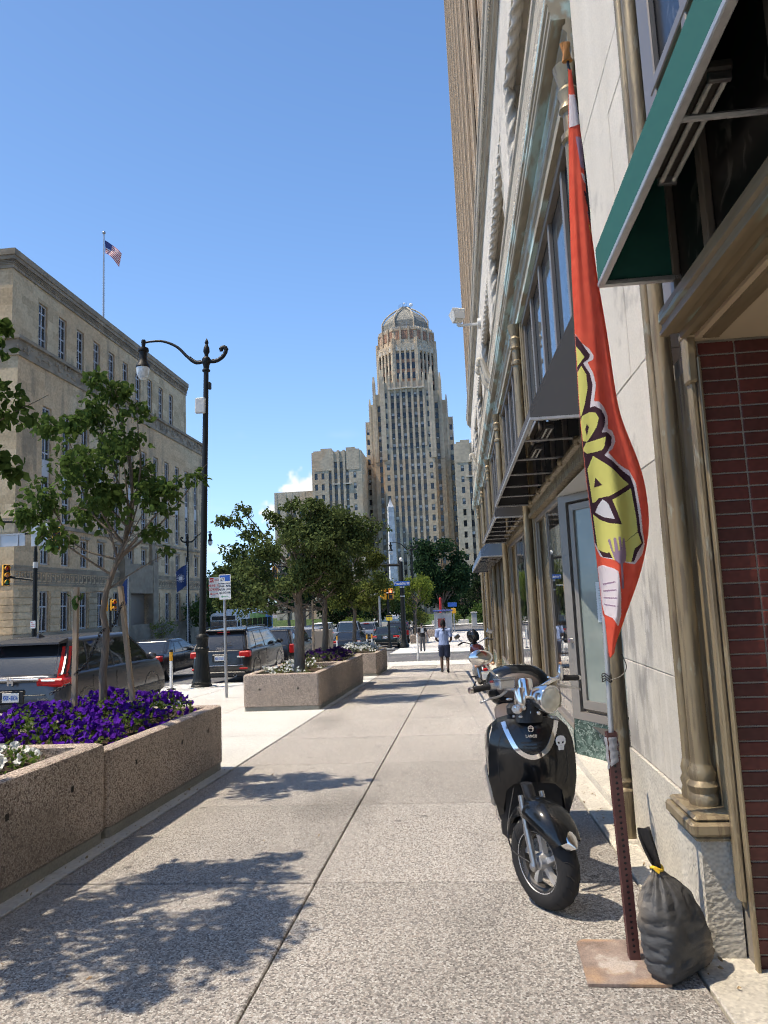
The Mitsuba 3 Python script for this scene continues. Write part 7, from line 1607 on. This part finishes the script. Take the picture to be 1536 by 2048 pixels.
# ================= people =================
import manifold3d as m3
def capsule_chain(bones, seg=.016, it=8):
    """one smooth surface from bones (p0, r0, p1, r1): hulls of spheres joined, refined and smoothed"""
    tot = None
    for (p0, r0, p1, r1) in bones:
        pts = []
        for p, r in ((p0, r0), (p1, r1)):
            s = trimesh.creation.icosphere(2, 1.0); pts.append(s.vertices * np.asarray(r, float) + np.asarray(p, float))
        h = m3.Manifold.hull_points(np.vstack(pts).astype(np.float32)); tot = h if tot is None else tot + h
    tot = tot.refine_to_length(seg); a = tot.to_mesh(); t = trimesh.Trimesh(a.vert_properties[:, :3], a.tri_verts, process=True)
    trimesh.smoothing.filter_taubin(t, .5, -.53, iterations=it)
    return t
def hand(c, d, up, s=1.0, curl=.6, side=1):
    """bones of a hand: palm, four fingers, thumb; c wrist, d direction, up back of the hand"""
    d = np.array(d, float) / np.linalg.norm(d); up = np.array(up, float); up -= d * (up @ d); up /= np.linalg.norm(up); x = np.cross(d, up) * side; c = np.array(c, float); B = []
    B.append((c, (.024 * s,) * 3, c + d * .075 * s, (.030 * s, .030 * s, .024 * s)))
    for k, (o, l) in enumerate(((-.030, .062), (-.010, .072), (.010, .068), (.028, .052))):
        p = c + d * .085 * s + x * o * s; q = p + (d * math.cos(curl * .5) - up * math.sin(curl * .5)) * l * .5 * s; r = q + (d * math.cos(curl * 1.5) - up * math.sin(curl * 1.5)) * l * .5 * s
        B += [(p, (.0095 * s,) * 3, q, (.009 * s,) * 3), (q, (.009 * s,) * 3, r, (.0075 * s,) * 3)]
    p = c + d * .03 * s - x * .028 * s; q = p + (d * .7 - x * .7) * .038 * s - up * .01; B += [(p, (.012 * s,) * 3, q, (.010 * s,) * 3), (q, (.010 * s,) * 3, q + (d * .9 - x * .2) * .03 * s, (.0085 * s,) * 3)]
    return B
def person(label, x, y, H, yaw, P, skin, top, topm, legs, legm, hairm, hairf, shoem, extra=None, ground_off=0.):
    t = thing('person', label, 'person'); s = H / 1.75; M = mat4(rz(yaw) * s, (x, y, g(y) + ground_off))
    J = {k: np.array(v, float) for k, v in P.items()}
    sk = []
    hc = J['head']
    sk += [(hc + [0, -.012, .025], (.076, .092, .092), hc + [0, .018, -.03], (.062, .078, .080)), (hc + [0, .04, -.075], (.045, .045, .035), hc + [0, .03, -.045], (.058, .06, .05)), (J['neck'] - [0, 0, .06], (.060, .058, .05), hc - [0, .01, .07], (.052, .055, .05)),
           (hc + [0, .092, -.012], (.011, .014, .012), hc + [0, .078, .02], (.010, .01, .012)), (hc + [0, .088, -.058], (.024, .010, .008), hc + [0, .085, -.062], (.02, .01, .008))]
    for sd in (-1, 1): sk.append((hc + [sd * .079, -.005, .012], (.008, .017, .026), hc + [sd * .082, -.012, .0], (.008, .014, .02)))
    ch = J['chest']; pv = J['pelvis']
    sk += [(ch, (.150, .095, .14), pv + [0, 0, .12], (.135, .095, .10)), (pv + [0, 0, .10], (.135, .095, .08), pv, (.150, .105, .09))]
    for sd, n_ in ((-1, 'l'), (1, 'r')):
        sh_, el, wr = J['sh_' + n_], J['el_' + n_], J['wr_' + n_]
        sk += [(ch + [0, 0, .10], (.07, .06, .05), sh_, (.058, .058, .055)), (sh_, (.052,) * 3, el, (.040,) * 3), (el, (.041,) * 3, wr, (.026,) * 3)] + hand(wr, J['hd_' + n_], (-sd * .3, .2, .9), curl=.8, side=sd)
        hp, kn, an, toe = J['hip_' + n_], J['kn_' + n_], J['an_' + n_], J['toe_' + n_]
        sk += [(hp, (.090, .095, .09), kn, (.054, .058, .055)), (kn, (.054, .056, .055), kn * .6 + an * .4 + np.array([0, -.018, 0]), (.056, .058, .05)), (kn * .6 + an * .4 + np.array([0, -.012, 0]), (.056, .058, .05), an, (.034, .038, .035)), (an, (.034, .04, .03), toe, (.036, .05, .022))]
    b = out('body', capsule_chain([(M[:3, :3] @ p + M[:3, 3], np.array(r) * s, M[:3, :3] @ q + M[:3, 3], np.array(w) * s) for p, r, q, w in sk], .014), skin, t, smooth=60)
    W = lambda L_: [(M[:3, :3] @ np.asarray(p, float) + M[:3, 3], np.array(r) * s, M[:3, :3] @ np.asarray(q, float) + M[:3, 3], np.array(w) * s) for p, r, q, w in L_]
    T_ = [(ch + [0, 0, .09], (.165, .100, .07), ch, (.178, .122, .12)), (ch, (.176, .120, .10), pv + [0, 0, .14], (.172, .122, .06)), (pv + [0, 0, .14], (.172, .122, .05), pv + [0, -.005, top['hem']], (.185, .132, .03))]
    for n_ in 'lr':
        e_ = J['sh_' + n_] + (J['el_' + n_] - J['sh_' + n_]) * top['sleeve']; T_ += [(ch + [0, 0, .12], (.09, .08, .06), J['sh_' + n_], (.075, .075, .068)), (J['sh_' + n_], (.074,) * 3, e_, (.066,) * 3)]
    k = out('shirt', capsule_chain(W(T_), .016), topm, t, smooth=60)
    Lg = [(pv + [0, 0, .10], (.155, .115, .05), pv - [0, 0, .04], (.165, .125, .07))]
    for n_ in 'lr':
        hp, kn, an = J['hip_' + n_], J['kn_' + n_], J['an_' + n_]
        if legs == 'short': Lg += [(hp, (.112, .118, .1), hp + (kn - hp) * .88, (.092, .098, .03))]
        else: Lg += [(hp, (.105, .112, .1), kn, (.074, .080, .07)), (kn, (.074, .080, .07), an + np.array([0, 0, .02]), (.066, .074, .04))]
    out('shorts' if legs == 'short' else 'trousers', capsule_chain(W(Lg), .016), legm, t, smooth=60)
    for n_ in 'lr':
        an, toe = J['an_' + n_], J['toe_' + n_]; d_ = (toe - an); d_[2] = 0; d_ /= np.linalg.norm(d_) + 1e-9; heel = an - d_ * .055 - np.array([0, 0, .028])
        out('shoe', capsule_chain(W([(heel, (.042, .042, .038), toe, (.046, .046, .030)), (an, (.045, .048, .03), heel, (.042,) * 3)]), .012), shoem, t, smooth=60)
    out('hair', capsule_chain(W(hairf(hc)), .012, 4), hairm, t, smooth=60)
    if extra: extra(t, M, J, W)
    return t
mat('m_skin_dark', (.085, .048, .032), .5); mat('m_skin_mid', (.32, .20, .14), .5); mat('m_shirt_blue', lambda p, n, uv: mix((.27, .36, .60), (.36, .45, .70), noise(p.x * 90, 1.5, p.z * 6)), .8, bump=lambda p, n, uv: .02 * fbm(p.x * 9, p.y * 9, p.z * 6, 3)); mat('m_shorts_navy', (.035, .045, .085), .85); mat('m_hair_black', (.012, .010, .009), .7); mat('m_black_cloth', (.014, .014, .016), .85); mat('m_grey_cloth', (.13, .13, .135), .85)
PA = dict(head=(0, .03, 1.615), neck=(0, 0, 1.46), chest=(0, -.01, 1.28), pelvis=(0, 0, .92), sh_l=(-.20, -.01, 1.39), el_l=(-.25, -.03, 1.10), wr_l=(-.17, .17, 1.02), hd_l=(.3, .9, .05), sh_r=(.20, -.01, 1.39), el_r=(.26, -.04, 1.10), wr_r=(.20, .16, 1.00), hd_r=(-.3, .9, .1),
          hip_l=(-.09, 0, .86), kn_l=(-.095, .10, .49), an_l=(-.10, .02, .08), toe_l=(-.115, .16, .03), hip_r=(.09, 0, .86), kn_r=(.10, .02, .47), an_r=(.105, -.24, .13), toe_r=(.11, -.16, .035))
def locs(hc):
    L = [(hc + [0, -.025, .045], (.086, .098, .085), hc + [0, -.06, .0], (.078, .06, .08)), (hc + [0, -.05, .13], (.045, .05, .045), hc + [0, -.07, .10], (.05, .05, .04))]
    for k in range(9): a = (k - 4) * .30; L.append((hc + [.085 * math.sin(a), -.075 - .01 * math.cos(a), .02], (.014,) * 3, hc + [.08 * math.sin(a), -.085, -.075 - .012 * (k % 2)], (.012,) * 3))
    return L
def phone(t, M, J, W): out('belt_bag', MB().cbox(.15, .20, -.06, .05, .80, .92, .015).xf(M), 'm_black', t)
person('person in a pale blue short-sleeved shirt and navy shorts walking away with hair tied up', -.57, 23.6, 1.68, 0.0, PA, 'm_skin_dark', dict(hem=.0, sleeve=.62), 'm_shirt_blue', 'short', 'm_shorts_navy', 'm_hair_black', locs, 'm_black', phone)
PB = dict(PA, sh_r=(.20, -.01, 1.38), el_r=(.30, -.05, 1.12), wr_r=(.40, .02, .90), hd_r=(.5, .3, -.7), sh_l=(-.20, 0, 1.38), el_l=(-.24, .03, 1.10), wr_l=(-.16, .2, .98), hd_l=(.2, .8, -.2), kn_l=(-.10, .05, .48), an_l=(-.12, -.08, .09), toe_l=(-.14, .04, .03), kn_r=(.10, .07, .48), an_r=(.11, .06, .08), toe_r=(.13, .2, .03), head=(0, .05, 1.60))
def backprint(t, M, J, W): out('back_print', MB().cbox(-.09, .09, -.148, -.128, 1.14, 1.42, .02).xf(M), 'm_white', t)
person('person in black shirt with white back print and grey trousers near the far kerb', -2.22, 41.6, 1.62, .15, PB, 'm_skin_mid', dict(hem=-.02, sleeve=.6), 'm_black_cloth', 'long', 'm_grey_cloth', 'm_hair_black', lambda hc: [(hc + [0, -.02, .04], (.086, .10, .075), hc + [0, -.04, .01], (.082, .07, .07))], 'm_black', backprint)

# ================= motorcycle =================
mo = thing('motorcycle', 'black and chrome motorcycle with a helmet hung on it, parked beyond the scooter', 'motorcycle')
MM = mat4(ry(-.13) @ rz(.08), (.56, 16.3, g(16.4) + .004))
mm = lambda *p: (MM @ [*p, 1])[:3]
RZ90 = np.array([[0, 1, 0], [1, 0, 0], [0, 0, 1.]])
mat('m_maroon', (.035, .008, .009), .12, coat=1.)
for yy, RR in ((.32, .31), (1.78, .32)):
    W_ = MM @ mat4(np.array([[0, 1, 0], [-1, 0, 0], [0, 0, 1.]]).T, (0, yy, RR))
    k = out('wheel', MB().lathe([(RR - .10, .05), (RR - .03, .062), (RR, .03), (RR, -.03), (RR - .03, -.062), (RR - .10, -.05)], (0, 0, 0), 36, (0, 1, 0)).xf(W_), 'm_tyre', mo, smooth=40)
    sp2 = MB().lathe([(RR - .09, .045), (RR - .115, .035), (RR - .115, -.035), (RR - .09, -.045)], (0, 0, 0), 36, (0, 1, 0)).lathe([(0, .06), (.06, .055), (.06, -.055), (0, -.06)], (0, 0, 0), 14, (0, 1, 0))
    for q in range(14): a = 2 * np.pi * q / 14; sp2.cyl((.05 * math.cos(a), .04 * (-1) ** q, .05 * math.sin(a)), ((RR - .1) * math.cos(a + .15), 0, (RR - .1) * math.sin(a + .15)), .005, n=4)
    out('rim', sp2.xf(W_), 'm_chrome', k, smooth=40)
fe = [];
for a in np.linspace(-.2, 2.2, 16): fe.append([[.085 * math.sin(b), .32 - (.355 - .03 * (1 - math.cos(b))) * math.cos(a), .31 + (.355 - .03 * (1 - math.cos(b))) * math.sin(a)] for b in np.linspace(-1.4, 1.4, 9)])
out('rear_mudguard', MB().grid(np.array(fe)).xf(MM), 'm_paint_black', mo, smooth=50)
out('tail_light', MB().cbox(-.065, .065, -.10, -.02, .60, .70, .02).cbox(-.05, .05, -.12, -.06, .50, .56, .015).xf(MM), 'm_tail', mo)
out('number_plate', MB().cbox(-.10, .10, -.13, -.12, .33, .45, .005).xf(MM), 'm_plate_white', mo)
out('plate_bracket', MB().cbox(-.12, .12, -.12, -.10, .31, .50, .01).xf(MM), 'm_chrome', mo)
for sd in (-1, 1):
    out('indicator', MB().ball(mm(sd * .19, -.03, .62), .04, 12, 8).tube([mm(sd * .06, -.02, .62), mm(sd * .19, -.03, .62)], .012, 6), 'm_amber', mo, smooth=50)
    out('shock_absorber', MB().tube([mm(sd * .12, .3, .32), mm(sd * .12, .5, .70)], .03, 10), 'm_chrome', mo, smooth=50)
    out('exhaust', MB().tube([mm(sd * .16, 1.1, .28), mm(sd * .18, .5, .27), mm(sd * .18, -.05, .31)], [.03, .045, .048], 12), 'm_chrome', mo, smooth=50)
    out('fork', MB().tube([mm(sd * .10, 1.78, .32), mm(sd * .10, 1.45, .98)], .028, 10), 'm_chrome', mo, smooth=50)
    out('foot_peg', MB().cyl(mm(sd * .12, .75, .33), mm(sd * .30, .75, .33), .018, n=8), 'm_black', mo, smooth=50)
out('engine', MB().cbox(-.17, .17, .75, 1.25, .24, .56, .05).cbox(-.20, .20, .85, 1.15, .30, .5, .04).xf(MM), 'm_steel', mo)
st2 = [[mm(w * math.cos(a), y_, z + .05 * math.sin(a)) for a in np.linspace(0, 2 * np.pi, 17)[:-1]] for (y_, w, z) in ((.05, .07, .80), (.15, .13, .83), (.45, .15, .80), (.7, .15, .74), (.85, .11, .76))]
out('seat', MB().loft(st2, True, True), 'm_rubber', mo, smooth=50)
tk2 = [[mm(w * math.cos(a), y_, z + h * math.sin(a)) for a in np.linspace(0, 2 * np.pi, 21)[:-1]] for (y_, w, z, h) in ((.80, .07, .84, .05), (.90, .14, .86, .10), (1.1, .17, .89, .13), (1.3, .13, .91, .11), (1.42, .05, .92, .06))]
out('fuel_tank', MB().loft(tk2, True, True), 'm_maroon', mo, smooth=50)
hb2 = bez([mm(-.42, 1.22, 1.06), mm(-.28, 1.36, 1.10), mm(-.08, 1.44, 1.02), mm(.08, 1.44, 1.02), mm(.28, 1.36, 1.10), mm(.42, 1.22, 1.06)], 30)
out('handlebar', MB().tube(hb2, .013, 8), 'm_chrome', mo, smooth=50)
for sd in (-1, 1):
    out('grip', MB().tube([mm(sd * .42, 1.22, 1.06), mm(sd * .31, 1.33, 1.09)], .02, 10), 'm_rubber', mo, smooth=50)
    k = out('mirror', MB().cbox(-.07, .07, -.012, .012, -.05, .05, .01).xf(MM @ mat4(ry(.5 * sd), (sd * .40, 1.3, 1.26))), 'm_chrome', mo)
    out('stem', MB().tube([mm(sd * .30, 1.36, 1.1), mm(sd * .38, 1.32, 1.22)], .007, 6), 'm_black', k, smooth=50)
out('headlight', MB().ball(mm(0, 1.62, .98), (.10, .12, .10), 14, 10), 'm_chrome', mo, smooth=60)
out('instrument_cluster', MB().cyl(mm(0, 1.44, 1.03), mm(0, 1.40, 1.12), .06, n=14), 'm_black', mo, smooth=40)
out('side_stand', MB().tube([mm(-.12, .9, .28), np.array(mm(-.32, .8, .02))], .014, 6), 'm_black', mo, smooth=50)
he = thing('helmet', 'black motorcycle helmet set on the handlebar of the parked motorcycle', 'helmet')
hp_ = np.array(mm(-.02, 1.30, 1.22)); MH = mat4(rz(.5) @ ry(-.35), hp_)
out('shell', MB().loft([[(MH @ [.135 * r * math.cos(a), .165 * r * math.sin(a), z, 1])[:3] for a in np.linspace(0, 2 * np.pi, 25)[:-1]] for r, z in ((.74, -.13), (.86, -.12), (.96, -.06), (1, .0), (.94, .06), (.78, .11), (.5, .145), (.2, .158), (.02, .16))], True), 'm_black_gloss', he, smooth=50)
out('visor', MB().grid(np.array([[(MH @ [.139 * math.sin(a) * r, -.169 * math.cos(a) * r, z, 1])[:3] for a in np.linspace(-1.2, 1.2, 15)] for r, z in ((.99, -.05), (1.0, .0), (.96, .05))])), 'm_car_glass', he, smooth=60)
